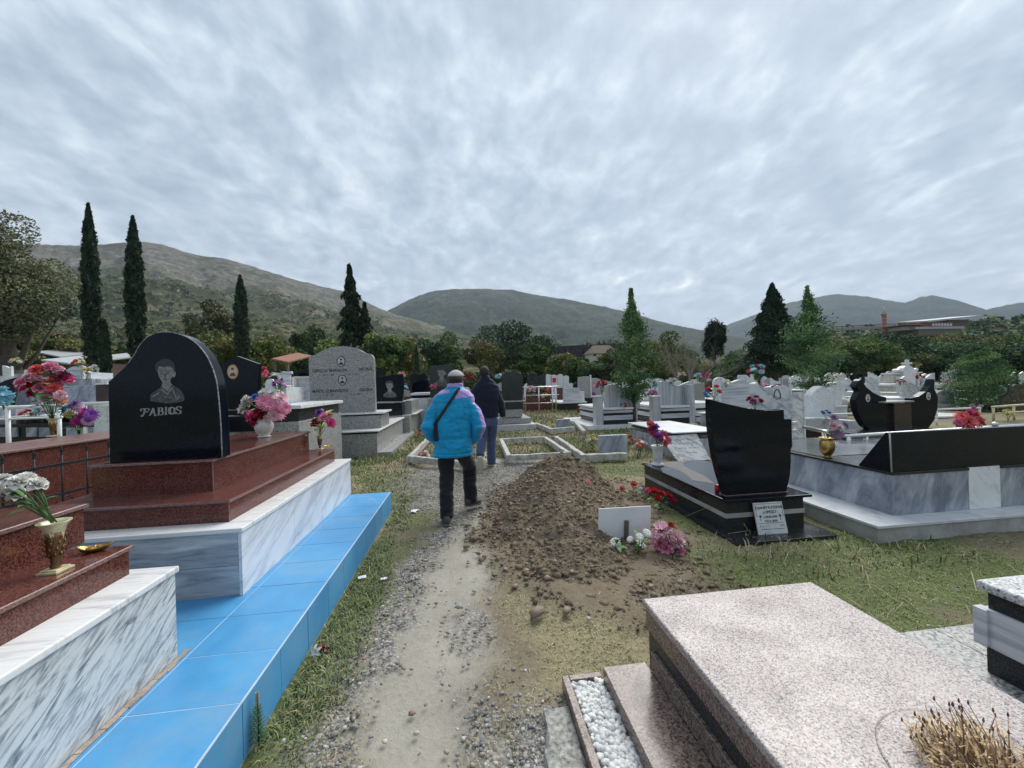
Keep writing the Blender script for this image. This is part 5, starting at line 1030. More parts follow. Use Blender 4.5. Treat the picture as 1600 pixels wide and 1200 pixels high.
stonegrave('low wide black headstone with grey etched man, right of the arched granite stone', 'tomb', 12.5, [(586,628)]+[(587,589),(629,584),(631,596),(631,610),(629,627)], [('black_base', 586, 630, 628, 650, 'black', -.03, .5), ('base_cap', 585, 628, 630, 630, 'grey_granite', -.06, .55), ('side_body', 628, 626, 643, 650, 'grey_granite', .5, 2.6), ('plinth', 585, 650, 640, None, 'grey_granite', -.1, 2.9), ('plinth_cap', 584, 648, 650, 650, 'marble_cap', .4, 3.0)], extra=ex)
stonegrave('small black headstone with wavy outline beyond the etched one', 'tomb', 16, [(644,613)]+sm([(643,605),(646,598),(653,596),(660,594),(668,593),(671,600)])+[(672,612)], [('white_base', 641, 614, 674, 618, 'marble_white', -.1, 1.6), ('black_band', 643, 618, 672, 622, 'black', -.06, 1.6), ('base', 641, 622, 676, None, 'marble_white', -.1, 1.8)])
def ex(t, h, Y): etched(h, Y, 689, 583, 15)
stonegrave('tall dark headstone with faint etched bust just left of the capped head', 'tomb', 15, [(672,622),(671,572),(704,569),(706,622)], [('base', 668, 622, 712, None, 'grey_granite', -.1, 1.9)], hm='blackgreen', extra=ex)
stonegrave('dark headstone with stepped wavy top behind the small wavy one', 'tomb', 19, [(641,600)]+sm([(640,588),(648,582),(655,585),(664,583),(668,588)])+[(668,600)], [('base', 640, 600, 669, None, 'black_dull', -.1, 1.6)])
stonegrave('small dark square headstone above the black etched slab', 'tomb', 17, [(588,590),(588,578),(600,577),(601,590)], [('base', 586, 590, 603, None, 'grey_granite', -.1, 1.6)])
stonegrave('big dark green headstone with peaked top right of the person in navy', 'tomb', 13, [(784,626),(784,585)]+sm([(790,582),(797,581),(805,578),(809,582),(815,583)])+[(817,588),(817,626)], [('black_base', 783, 629, 817, 640, 'blackgreen', -.05, .5), ('base_cap', 781, 626, 820, 629, 'grey_granite', -.08, .55), ('grey_block', 785, 640, 816, 653, 'grey_granite', -.05, 1.8), ('upper_step', 772, 654, 830, 663, 'grey_granite', -.2, 2.6), ('lower_step', 766, 664, 838, None, 'lt_granite', -.5, 3.0)], hm='blackgreen')
stonegrave('pair of dark curved headstones behind the steel rail', 'tomb', 20.5, [(824,606)]+sm([(824,586),(830,582),(838,584),(842,588),(848,585),(853,582)])+[(853,606)], [('red_base', 822, 614, 860, None, 'red_granite', -.1, 2.2), ('body', 824, 606, 856, 614, 'black_dull', -.05, 2.0)], hm='blackgreen')
stonegrave('small banded marble headstone on dark base beside the steel rail', 'tomb', 20, [(880,628),(880,606),(906,606),(907,628)], [('dark_base', 876, 631, 915, None, 'black_dull', -.2, 2.4), ('base_cap', 872, 628, 917, 631, 'marble_white', -.25, 2.45), ('side_block', 908, 612, 913, 628, 'marble_white', .0, .3)], hm='marble_horiz')
stonegrave('tall plain dark grey slab with white posts behind the banded marble one', 'tomb', 23, [(903,622),(903,589),(921,588),(922,622)], [('base', 900, 622, 926, None, 'black_dull', -.1, 2.2), ('white_post', 922, 586, 924, 622, 'marble_white', 0, .1)], hm='grey_granite')
for i, (x0, x1, yt, lab) in enumerate(((852, 862, 586, 'narrow white headstone left of the red portrait one'), (861, 871, 587, 'white headstone with a red picture beyond the steel rail'), (872, 880, 586, 'white headstone right of the red portrait one'), (881, 889, 588, 'white tilted headstone beside the lattice'))):
    def ex(t, h, Y, k=i):
        if k == 1: c = V(866, 594, Y); mb = MB(); mb.box(c.x-.12, c.x+.12, Y-.01, Y, c.z-.15, c.z+.15); mb.build('picture', petal('red'), h)
    stonegrave(lab, 'gravestone', 25, [(x0,608),(x0-.5,yt),((x0+x1)/2,yt-1.5),(x1,yt),(x1,608)], [('base', x0-1, 608, x1+1, None, 'marble_white', -.1, 1.5)], hm='marble_white', extra=ex, name='gravestone')
def rail(label, pts, zs, posts, r=.022, mat_='steel', mid=(), base=None):
    t = thing('grave_rail', label, 'rail', (pts[0][0], pts[0][1], 0)); mb = MB(); mb.tube([(x, y, z) for (x, y), z in zip(pts, zs)], r, 10); mb.build('top_rail', M[mat_], t)
    for dz in mid: mb = MB(); mb.tube([(x, y, z-dz) for (x, y), z in zip(pts, zs)], r*.6, 8); mb.build('lower_rail', M[mat_], t)
    for (x, y, z0, z1) in posts: mb = MB(); mb.tube([(x, y, z0), (x, y, z1)], r*.95, 10); mb.build('post', M[mat_], t)
    return t
Y = 19.2; a, b_ = V(817, 605, Y), V(873, 604, Y); P = [V(x, 604, Y) for x in (820, 841.5, 862.5, 868)]
rail('steel rail fence with two cross bars around a dark red grave', [(a.x, Y), (b_.x, Y)], [a.z, b_.z], [(p.x, Y, tz(p.x, Y), p.z) for p in P], .035, 'steel', mid=(.42, .82))
# striped marble pair
def striped(label, Y, lp, rp, hl, hr, htop, fl_, fr_, ft, lw=12, rw=9, hb=638, gsl=None, seed=0):
    n = 10; wv = [(hl+(hr-hl)*k/n, htop-4*math.sin(2.2*math.pi*k/n+.6*seed)*(1-.2*k/n)-1) for k in range(n+1)]
    return stonegrave(label, 'tomb', Y, [(hl,hb)]+wv+[(hr,hb)], [('pillar', lp, 620, lp+lw, None, 'marble_vert', -.05, .22), ('pillar_cap', lp-1, 618.5, lp+lw+1, 620.5, 'marble_cap', -.08, .25), ('pillar', rp, 601, rp+rw, None, 'marble_vert', .05, .3),
        ('front_box', fl_, ft+4, fr_, ft+9, 'marble_horiz', .0, 2.6), ('dark_band', fl_, ft+9, fr_, ft+12, 'black_dull', .02, 2.5), ('front_box', fl_, ft+12, fr_, ft+20, 'marble_horiz', .0, 2.6), ('dark_band', fl_, ft+20, fr_, ft+29, 'black_dull', .02, 2.5), ('box_cap', fl_-1, ft, fr_+1, ft+4, 'marble_cap', -.04, 2.7), ('base_slab', lp-12, 664, rp+rw+5, None, 'marble_cap', -.15, 3.0)], hm='marble_vert', th=.12, dy=.35)
striped('wave topped headstone of vertical striped marble, left one of the matching pair', 11.9, 930, 988, 945, 1000, 605, 943, 989, 637, rw=7, seed=0)
striped('wave topped headstone of vertical striped marble, right one of the matching pair', 12.0, 1020, 1076, 1031, 1078, 600, 1033, 1077, 634, seed=1)
# white topped tomb with leaning plaque
stonegrave('low white topped tomb with a black band behind the curved black headstone', 'tomb', 7.0, None, [('marble_body', 1053, 686, 1130, None, 'marble_grey', 0, 1.9), ('black_band', 1052, 678, 1130, 683, 'black_dull', .0, 1.9), ('top_slab', 1050, 674, 1132, 678, 'marble_white', -.04, 2.0)])
t = thing('open_book_plaque', 'slanted white marble plaque with a tiny oval portrait, leaning back on the low tomb', 'plaque', V(1062, 722, 6.6)); t.rotation_euler = (R(-42), 0, 0)
mb = MB(); mb.prism([(-.02,0), (.62,.02), (.60,.60), (-.16,.57)], 0, .03); q_ = mb.build('plaque_slab', M['marble_mottle'], t, .004, world=False)
mb = MB(); mb.prism([(-.0+.045*math.cos(6.283*i/14), .44+.05*math.sin(6.283*i/14)) for i in range(14)], -.005, 0); mb.build('portrait_oval', FACE[0], q_, world=False)
for s, z in (('ANGJELINA', .42), ('PRENG GJONI', .30), ('1941 - 2009', .19)): pass
mb = MB()
for k, (x0, x1, z) in enumerate(((.12,.30,.46),(.33,.5,.46),(.14,.5,.37),(.10,.26,.27),(.3,.5,.27),(.2,.42,.17))):
    mb = MB()
    for xx in np.arange(x0, x1, .032): mb.box(xx, xx+.018, -.0015, 0, z, z+.03)
    mb.build('inscription', M['grey_granite'], q_, world=False)
# white wave, mottled, pillar
stonegrave('white banded marble headstone with swan-neck wave top', 'tomb', 12.4, [(1127,648)]+sm([(1127,592),(1131,598),(1137,599),(1147,596),(1157,593),(1166,595),(1172,600)])+[(1175,599),(1176,601),(1181,600),(1182,648)], [('body', 1088, 650, 1181, None, 'marble_horiz', -.2, 2.6), ('dark_band', 1088, 637, 1130, 641, 'black_dull', -.23, 2.6), ('side_shelf', 1086, 629, 1128, 650, 'marble_cap', -.2, 2.6)], hm='marble_horiz', th=.14)
def ex(t, h, Y):
    mb = MB(); P = [VX(x, y, Y) for x, y in ((1209,622),(1210,613),(1213,608),(1216,609),(1219,615),(1219,623))]; mb.tube([(x, Y-.002, z) for x, z in P], .008, 5); P = [VX(x, y, Y) for x, y in ((1211,622),(1214,624),(1217,622))]; mb.tube([(x, Y-.002, z) for x, z in P], .006, 5)
    for p_ in (((1205,604),(1213,601),(1220,601)), ((1182,640),(1184,645),(1188,650))): mb.tube([(VX(x, y, Y)[0], Y-.002, VX(x, y, Y)[1]) for x, y in p_], .010, 5)
    mb.build('line_engraving', M['etch_dark'], h)
stonegrave('broad mottled marble headstone with curved top, right behind the black curved stone', 'tomb', 5.6, [(1180,675)]+sm([(1180,600),(1184,597),(1188,602),(1196,605),(1206,604),(1216,602),(1222,601),(1230,604),(1238,609)])+[(1240,675)], [('grille_frame', 1238, 659, 1247, 662, 'marble_white', -.06, .1), ('grille_frame', 1238, 671, 1247, 674, 'marble_white', -.06, .1), ('body', 1195, 677, 1240, None, 'marble_white', -.04, .4)], hm='marble_mottle', th=.12, extra=ex)
stonegrave('mottled marble pillar with white frame beside the broad mottled headstone', 'pillar', 6.75, None, [('pillar_shaft', 1240, 612, 1255, None, 'marble_mottle', -.0, .25), ('pillar_edge', 1255.3, 611, 1257.5, None, 'marble_white', -.02, .26), ('pillar_cap', 1239, 608.5, 1258, 611, 'marble_white', -.03, .28)], name='stone_pillar')
stonegrave('rough hewn white marble boulder headstone, lower left of the pair', 'tomb', 11.2, sm([(1266,655),(1266,640),(1269,618),(1277,608),(1285,603),(1293,607),(1303,606),(1307,612),(1306,630),(1300,655)], 2), [('body', 1262, 657, 1306, None, 'marble_grey', -.3, 2.4), ('white_slab', 1262, 654, 1308, 657, 'marble_white', -.35, 2.5)], hm='marble_rough', th=.3)
stonegrave('rough hewn white marble headstone, upper right of the pair', 'tomb', 12.2, sm([(1303,642),(1296,620),(1291,602),(1300,599),(1308,597),(1316,600),(1316,628),(1312,642)], 2), [('side_box', 1302, 636, 1324, None, 'marble_white', -.2, 1.5), ('box_cap', 1300, 634, 1325, 637, 'marble_cap', -.25, 1.6)], hm='marble_rough', th=.3)
# twin black headstones
def ex(t, h, Y): c = V(1356, 650-.0, Y); c = V(1355.5, 649, Y)
dbl = thing('grave_tomb', 'pair of flaring black headstones with oval portraits joined by a brown stone block', 'tomb', (9.4, 7.4, 0)); Y = 7.4
for i, (P, oc, fc) in enumerate((([(1360,672),(1352,666),(1345,655),(1339,640),(1337,625),(1343,612),(1339,605),(1336,603),(1342,595),(1346,592)] + [(1354,605),(1364,613),(1374,618),(1385,621)] + [(1386,672)], (1356, 649), 0), ([(1425,672),(1424,622)] + [(1437,619),(1447,612),(1454,603),(1458,592)] + [(1461,593),(1460,607),(1466,620),(1465,640),(1459,658),(1450,670)], (1451, 649), 1))):
    o_ = [VX(x, y, Y) for x, y in P]; mb = MB(); mb.prism(o_, Y, Y+.14); h = mb.build('headstone', M['black'], dbl, .006)
    cpx = (1356, 622) if i == 0 else (1450.5, 619); c = V(cpx[0], cpx[1], Y); oval_photo(h, (c.x, Y, c.z), .055, .085, FACE, frame='ceramic')
def bx(pn, pl, pt, pr, pb, mt, d0, d1, t=dbl):
    a = V(pl, pt, Y+d0); b2 = V(pr, pt, Y+d0); z0 = V(pl, pb, Y+d0).z if pb else -.05; mb = MB(); mb.box(a.x, b2.x, Y+d0, Y+d1, z0, (a.z+b2.z)/2); return mb.build(pn, M[mt], t, .005)
bx('brown_block', 1397, 630, 1424, 672, 'brown_stone', -.08, .3); bx('dark_block', 1385, 631, 1397.5, 672, 'black_dull', -.0, .3); bx('block_cap', 1383, 627, 1429, 630, 'grey_granite', -.14, .34)
bx('deck', 1335, 674, 1470, 680, 'black_dull', -.4, 2.4); bx('body', 1337, 680, 1470, None, 'brown_stone', -.3, 2.4)
# steel rails round the brown grave behind the wedge tomb
Yr = 4.90; b_, c_ = V(1325, 682, Yr), V(1600, 665, Yr); a = G(1256, 667, b_.z)
rail('thick polished steel rail running behind the black wedge headstone', [(b_.x, Yr), (c_.x, Yr), (c_.x+2, Yr)], [b_.z, c_.z, c_.z+.05], [(V(x, 680, Yr).x, Yr, .3, b_.z) for x in (1326, 1353, 1540)], .03)
rail('polished steel rail leading back beside the mottled pillar', [(b_.x, Yr), (a.x, a.y)], [b_.z-.001, a.z-.001], [((b_.x+a.x)/2, (Yr+a.y)/2, .3, b_.z)], .03)
mb = MB(); mb.box(b_.x-.15, 9.5, Yr+.1, Yr+.2, -.05, .60); kt = thing('grave_kerb', 'low dark brown polished kerb wall beneath the steel rail', 'kerb', (b_.x, Yr, 0)); mb.build('kerb_wall', M['brown_stone'], kt, .005)
c2 = V(1537, 650, Yr); kb = thing('rail_finial', 'round steel ball post near the coral flowers', 'post', (c2.x, Yr-.12, b_.z-.25)); mb = MB(); mb.lathe([(.025,0),(.025,.26),(.034,.27),(.018,.28),(.018,.30),(.034,.315),(.040,.34),(.03,.365),(.005,.375)], n=16); mb.build('post', M['steel'], kb, world=False)
# ornate white monument
def ornate():
    Y = 20; t = thing('monument', 'ornate white stone monument topped with a small cross', 'monument', (V(1418, 600, Y).x, Y, tz(V(1418,600,Y).x, Y))); f = lambda P, y0, y1, pn, m_='marble_white': MB().prism([VX(x, y, Y) for x, y in P], y0, y1).build(pn, M[m_], t, .01)
    f([(1397,625),(1397,585),(1440,583),(1440,625)], Y+.1, Y+.6, 'wing_wall', 'cream_stone'); f([(1394,585),(1394,583),(1442,581),(1442,583)], Y+.0, Y+.65, 'cornice')
    f([(1409,625),(1409,580),(1428,579),(1428,625)], Y-.1, Y+.5, 'centre_block'); f(sm([(1405,582),(1403,579),(1406,576),(1409,578),(1412,574),(1419,571),(1425,574),(1428,577),(1432,575),(1434,578),(1431,581)]), Y-.05, Y+.35, 'scroll_pediment')
    f([(1416.5,573),(1417,569.5),(1411.5,569),(1411.5,566.5),(1416.7,566.5),(1416.7,562),(1420.5,562),(1420.5,566),(1425.5,566),(1425.5,568.7),(1420.7,569),(1421,573)], Y, Y+.12, 'cross')
    for x_ in (1403, 1434): mb = MB(); p = V(x_, 600, Y+.02); mb.lathe([(.12,-1.3),(.10,-1.2),(.08,-1.1),(.08,.15),(.11,.25),(.13,.45)], c=(p.x, p.y, p.z), n=14); mb.build('column', M['marble_white'], t)
    f([(1372,625),(1372,604),(1398,602),(1398,625)], Y-.6, Y+1.4, 'side_tomb', 'cream_stone'); f([(1370,604),(1370,600.5),(1399,598.5),(1399,602)], Y-.7, Y+1.5, 'side_slab'); f([(1376,640),(1376,612),(1440,610),(1440,640)], Y-1.6, Y-.61, 'lower_step', 'cream_stone')
ornate()
stonegrave('white marble slab cut to a slanting triangle, in front of the ornate monument', 'gravestone', 14, [(1409,630),(1410,592),(1420,597),(1434,602),(1447,603),(1446,630)], [('base', 1395, 621, 1450, None, 'marble_white', -.3, 1.8)], hm='marble_mottle', name='gravestone')
stonegrave('speckled white headstone left of the ornate monument', 'gravestone', 17, [(1355,612),(1354,589),(1366,589),(1367,594),(1372,594),(1373,612)], [('base', 1352, 612, 1376, None, 'marble_white', -.2, 1.8)], hm='marble_mottle', name='gravestone')
stonegrave('rounded mossy grey boulder stone beyond the twin black headstones', 'gravestone', 13, sm([(1461,632),(1462,618),(1470,611),(1480,610),(1489,614),(1492,632)], 3), [('base', 1458, 632, 1494, None, 'concrete', -.2, 1.5)], hm='concrete', th=.3, name='gravestone')
stonegrave('square pale grey headstone beside the mossy boulder stone', 'gravestone', 15, [(1475,620),(1475,601),(1492,599),(1493,620)], [('base', 1472, 620, 1496, None, 'grey_granite', -.2, 1.5)], hm='marble_grey', name='gravestone')
stonegrave('dark stone with slanted left shoulder at the right edge', 'tomb', 11.5, [(1566,642),(1567,622),(1577,615),(1582,603),(1590,600),(1604,600),(1606,642)], [('base', 1560, 642, 1612, None, 'brown_stone', -.2, 2)], hm='brown_stone')
stonegrave('white slab standing behind the dark shouldered stone at right', 'gravestone', 13.5, [(1558,625),(1567,602),(1582,600),(1582,625)], [('base', 1556, 625, 1586, None, 'marble_white', -.2, 1.5)], hm='marble_white', name='gravestone')
Yr = 9.6; a, b_ = V(1550, 636, Yr), V(1600, 630, Yr); rail('brass coloured rail by the pale yellow flowers at right', [(a.x, Yr), (b_.x+3, Yr)], [a.z, a.z+.1], [(V(x, 640, Yr).x, Yr, 0, a.z+.02) for x in (1552, 1584, 1630)], .03, 'pale_brass', mid=(.2,))
stonegrave('dark kerbed grave under the brass coloured rail', 'tomb', 9.9, None, [('body', 1545, 660, 1680, None, 'black_dull', 0, 2.5), ('cap', 1543, 656, 1682, 660, 'marble_cap', -.05, 2.6)])
for i, (px0, px1, py, Yy, lb) in enumerate(((1462, 1532, 640, 10.5, 'upper white rail right of the twin black headstones'), (1462, 1532, 652, 9.4, 'lower white rail right of the twin black headstones'), (1290, 1338, 648, 9.8, 'white rail left of the twin black headstones'), (1150, 1186, 640, 9.0, 'white rail below the swan-neck headstone'))):
    a, b_ = V(px0, py, Yy), V(px1, py-2, Yy); rail(lb, [(a.x, Yy), (b_.x, Yy)], [a.z, a.z], [(a.x+.03, Yy, 0, a.z), (b_.x-.03, Yy, 0, a.z)], .028, 'white_paint')
    stonegrave('low marble grave under the '+lb, 'tomb', Yy+.12, None, [('body', px0, py+13, px1, None, 'marble_grey', 0, 1.5), ('cap', px0-1, py+10, px1+1, py+13, 'marble_cap', -.05, 1.6)])
g = np.random.default_rng(4); n = 38; c = V(1332, 632, 13.); stones('rubble_heap', 'heap of pale rubble rocks left of the twin black headstones', 'rock heap', c.x+g.normal(0, .55, n), c.y+g.normal(0, .3, n), .12+.5*g.random(n)*1.0, .14+.14*g.random(n), [PB[3], PB[2], PB[0]], flat=.8, seed=8, kind=None)
# grass plots with whitewashed kerbs
def kerb(label, quad, w_=.12, h=.10, closed=True, open_seg=()):
    c = sum((Vector(q) for q in quad), Vector((0,0,0)))/len(quad); t = thing('grave_kerb', label, 'kerb', (c.x, c.y, 0)); k = len(quad)
    for i in range(k if closed else k-1):
        if i in open_seg: continue
        a, b_ = Vector(quad[i]), Vector(quad[(i+1) % k]); d = (b_-a).normalized(); s_ = Vector((-d.y, d.x, 0))*w_/2; n = max(3, int((b_-a).length/.12)); rings = []
        for q in range(n+1):
            p = a+(b_-a)*q/n+d*(-w_/2 if q == 0 else w_/2-.002 if q == n else 0); e = .013*(float(vn(p.x*8, p.y*8))-.5); hh = h+.018*(float(vn(p.x*5+3, p.y*5))-.5)+.001*i
            rings.append([p-s_*(1+e*4)+Vector((0,0,-.05)), p-s_*(1+e*6)+Vector((0,0,hh-.01)), p-s_*.8+Vector((0,0,hh)), p+s_*.8+Vector((0,0,hh+e)), p+s_*(1-e*5)+Vector((0,0,hh-.01)), p+s_+Vector((0,0,-.05))])
        mb = MB(); mb.loft(rings, sm=False); mb.build('kerb_stone', M['conc_white'], t)
kerb('whitewashed kerb around the plot with pink flowers left of the blue jacket', [G(640,718,.1), G(700,730,.1)+Vector((.45,.0,0)), G(672,684,.1)+Vector((.75,0,0)), G(672,684,.1)], .085, .07)
kerb('whitewashed kerb frame round a bare grave plot behind the earth mound', [G(795,716,.1), G(888,711,.1), G(852,686,.1), G(783,689,.1)], .09, .06)
kerb('white edged grave plot containing the small lily plant', [G(870,686,.08), G(912,716,.08), G(975,713,.08)], .10, .07, closed=False)
kerb('far whitewashed kerb beyond the grassy plots', [G(838,664,.08), G(862,674,.08), G(895,671,.08)], .10, .08, closed=False)
kerb('low kerb strip left of the striped marble pair', [G(896,657,.08), G(912,675,.08)], .12, .06, closed=False)
def block(label, px0, px1, pyt, pyb, th=.12, m_='grey_granite', lean=0):
    a = G(px0, pyb); z = V(px0, pyt, a.y).z; b_ = V(px1, pyt, a.y); t = thing('stone_block', label, 'stone block', (a.x, a.y, 0)); mb = MB(); mb.box(a.x, b_.x, a.y, a.y+th, -.03, (z+b_.z)/2); mb.build('block', M[m_], t, .008); return t
block('rough square grey stone standing in the grass behind the mound', 938, 980, 680, 715, m_='marble_grey')
block('smaller grey stone block farther back in the grass', 870, 891, 655, 671, m_='marble_grey')
block('low stone edging behind the dark person, left of the grey block', 940, 975, 712, 719, .3, 'concrete')
def scrap(label, px, py, s, m_, seed):
    p = G(px, py); g_ = random.Random(seed); mb = MB(); n = 5; vs = [(s*(i-2)*.5, s*(j-2)*.32, .004+s*.28*g_.random()) for j in range(n) for i in range(n)]
    mb.add(vs, [[j*n+i, j*n+i+1, (j+1)*n+i+1, (j+1)*n+i] for j in range(n-1) for i in range(n-1)]); t = thing('paper_scrap', label, 'litter', p, g_.random()*3); o_ = mb.build('crumpled_sheet', m_, t, world=False); q_ = o_.modifiers.new('s', 'SOLIDIFY'); q_.thickness = .002
scrap('crumpled white litter on the path left of the front walker', 648, 799, .055, M['whiteboard'], 1)
scrap('pale scrap lying on the lower left slope of the mound', 802, 812, .05, M['conc_white'], 2)
scrap('small white scrap in the gravel beside the blue step', 600, 905, .025, M['whiteboard'], 3)
scrap('thin white scrap on the verge near the blue step', 566, 903, .03, M['whiteboard'], 4)
# ================================================================ left middle distance
a, b_ = G(0, 706, .96), G(168, 683, .96); d = (b_-a).normalized(); ang = math.atan2(d.y, d.x); L = (b_-a).length
t = thing('grave_tomb', 'long red granite tomb wall behind the black iron fence on the left', 'tomb', (b_.x, b_.y, 0), ang)
mb = MB(); mb.box(-L-2.2, .9, .015, .90, -.1, .93); mb.build('granite_wall', M['red_granite'], t, .002, world=False); mb = MB(); mb.box(-L-2.2, .92, -.015, .95, .93, .96); mb.build('granite_cap', M['red_edge'], t, .006, world=False)
a, b_ = G(0, 742, .88), G(172, 712, .88); d = (b_-a).normalized(); ang = math.atan2(d.y, d.x); L = (b_-a).length
t = thing('iron_fence', 'black wrought iron fence in front of the red granite wall', 'fence', (b_.x, b_.y, 0), ang)
mb = MB()
for z in (.88, .60): mb.box(-L-1, .3, -.012, .012, z-.012, z+.012)
mb.box(-L-1, .3, -.012, .012, .40, .425); mb.build('cross_bar', M['iron'], t, world=False)
for k in range(17):
    x_ = .2-k*.21; mb = MB(); mb.tube([(x_, 0, .25), (x_, 0, .98)], .008, 6); mb.lathe([(.008,.97),(.014,.98),(.008,.985),(.014,1.0),(.005,1.04),(.001,1.05)], c=(x_, 0, 0), n=8)
    if k % 2: mb.tube([(x_+.09*math.cos(q)*(1-q/9)+.0, 0, .50+.08*math.sin(q)*(1-q/9)) for q in [i*.55 for i in range(13)]], .006, 5)
    mb.build('spear_bar', M['iron'], t, world=False)
pz = G(83, 682, .96); bronze_vase('tall brown vase holding the big red and pink rose bouquet', pz, .95, 'old_brass', 'cream_stone' if False else 'pale_brass')
fl = [(k_, c_, r_*1.2, tuple(V(x_, y_, pz.y+random.uniform(-.12, .08))-(pz+Vector((0,0,.22))))) for (x_, y_, r_, k_, c_) in ((62,606,.07,'rose','pink'),(84,606,.07,'rose','coral'),(58,590,.07,'rose','pink'),(70,622,.06,'rose','palepink'),(58,577,.075,'rose','coral'),(78,573,.08,'rose','pink'),(84,582,.07,'rose','pink'),(70,590,.09,'rose','red'),(78,598,.09,'rose','coral'),(50,598,.08,'rose','red'),(54,612,.08,'rose','crimson'),(33,597,.07,'rose','pink'),(38,607,.06,'rose','hotpink'),(90,597,.075,'rose','palepink'),(103,592,.075,'rose','hotpink'),(98,588,.08,'rose','maroon'),(76,616,.06,'rose','pink'),(94,617,.06,'rose','palepink'),(95,625,.06,'rose','peach'),(64,585,.08,'rose','palepink'),(90,577,.06,'rose','palepink'),(66,604,.07,'rose','pink'),(45,588,.06,'rose','palepink'))]
bouquet('big round bouquet of red, coral and pink silk roses in the tall brown vase', pz+Vector((0,0,.22)), fl, leaf=34, lsize=.17, r=.16, seed=12, tilt=(.3,-.8,0))
pp = V(122, 664, pz.y+.25); pp.z = .97; fl = [(k_, c_, r_*1.35, tuple(V(x_, y_, pp.y+random.uniform(-.08, .05))-pp)) + (tuple([e]) if e else ()) for (x_, y_, r_, k_, c_, e) in ((118,634,.075,'mum','lilac','purple'),(133,645,.075,'mum','magenta',None),(128,655,.07,'mum','lilac','magenta'),(143,648,.07,'mum','purple',None),(138,657,.06,'mum','lilac','purple'),(120,660,.06,'carn','magenta',None),(103,640,.05,'carn','blue',None),(95,633,.04,'carn','white',None),(110,648,.055,'carn','yellow',None),(98,645,.05,'daisy','teal',None),(130,664,.05,'carn','magenta',None))]
bouquet('purple and magenta daisy bouquet right of the big rose bouquet', pp, fl, leaf=14, lsize=.11, seed=14, tilt=(0,-.9,0))
pp = V(6, 640, 5.4); bouquet('pale blue and turquoise flower bunch at the left edge', pp, [(k_, c_, r_, tuple(V(x_, y_, 5.4+random.uniform(-.05, .05))-pp)) for (x_, y_, r_, k_, c_) in ((4,612,.08,'carn','ltblue'),(12,620,.08,'carn','ltblue'),(3,622,.06,'carn','blue'),(10,628,.07,'carn','ltblue'),(-6,618,.08,'carn','ltblue'))], leaf=5, seed=16, tilt=(0,-.8,0))
Yr = 8.4; a, b_ = V(0, 637, Yr), V(60, 632, Yr); a2 = V(0, 656, Yr-.5)
rail('white painted double rail behind the red rose bouquet', [(a.x-2, Yr), (b_.x+.4, Yr)], [a.z, a.z], [(V(x, 640, Yr).x, Yr, .0, a.z) for x in (12, 92)], .035, 'white_paint', mid=(.22,))
a, b_ = V(128, 631, Yr+.6), V(175, 629, Yr+.6); rail('short white rail just left of the tall black headstone', [(a.x, Yr+.6), (b_.x+1, Yr+.6)], [a.z, a.z], [(a.x+.05, Yr+.6, .0, a.z), (b_.x+.4, Yr+.6, 0, a.z)], .035, 'white_paint')
stonegrave('grey green marble block under the short white rail', 'pillar', 9.1, None, [('marble_block', 146, 633, 172, None, 'marble_rough', 0, .4)], name='stone_pillar')
stonegrave('low dark tomb with pale panels below the white double rail', 'tomb', 9.2, None, [('dark_body', -60, 662, 140, None, 'black_dull', .2, 2.2), ('white_cap', -60, 650, 140, 654, 'marble_white', .1, 2.4)]+[('pale_panel', x, 668, x+w_, 683, 'marble_grey', .15, .19) for x, w_ in ((-4, 14), (18, 8), (40, 17), (60, 18), (103, 18), (125, 20))])
stonegrave('pale grey slanted marble slab with brown end behind the rose bouquet', 'tomb', 11.0, None, [('marble_slab', 62, 603, 149, None, 'marble_grey', 0, 1.2), ('brown_end', 149.5, 601, 165, None, 'brown_stone', -.0, 1.2), ('end_cap', 148, 599, 167, 601, 'marble_white', -.05, 1.3)])
stonegrave('half round black headstone at the left edge', 'tomb', 9.6, sm([(-30,640),(-20,612),(0,598),(16,592),(28,591),(24,605),(18,625),(16,640)], 3), [('base', -30, 636, 24, None, 'marble_grey', -.1, 2)])
stonegrave('round grey marble arch stone right of the half round black one', 'tomb', 10.0, sm([(17,640),(19,618),(26,604),(38,598),(52,602),(60,614),(62,640)], 3), [('base', 12, 634, 66, None, 'marble_grey', -.1, 2)], hm='marble_grey')
stonegrave('grey banded marble headstone with white post at upper left', 'tomb', 14, [(101,592),(103,578),(113,573),(127,571),(127,592)], [('white_post', 127.5, 572, 130, 592, 'marble_white', 0, .1), ('base', 96, 592, 143, None, 'marble_grey', -.2, 2.4), ('side_box', 131, 582, 142, 592, 'marble_white', .2, 1.0)], hm='marble_horiz')
stonegrave('white headstone with wing shape below the trunk of the old tree', 'tomb', 17, [(4,588),(3,571),(8,572),(14,575),(17,572),(18,590)], [('base', 0, 588, 24, None, 'marble_white', -.2, 2)], hm='marble_white')
stonegrave('white marble wall stone between the trunk and the rose bouquet', 'tomb', 13, [(37,600),(37,578),(47,577),(48,600)], [('base', 22, 584, 50, None, 'marble_grey', -.2, 1.5)], hm='marble_white')
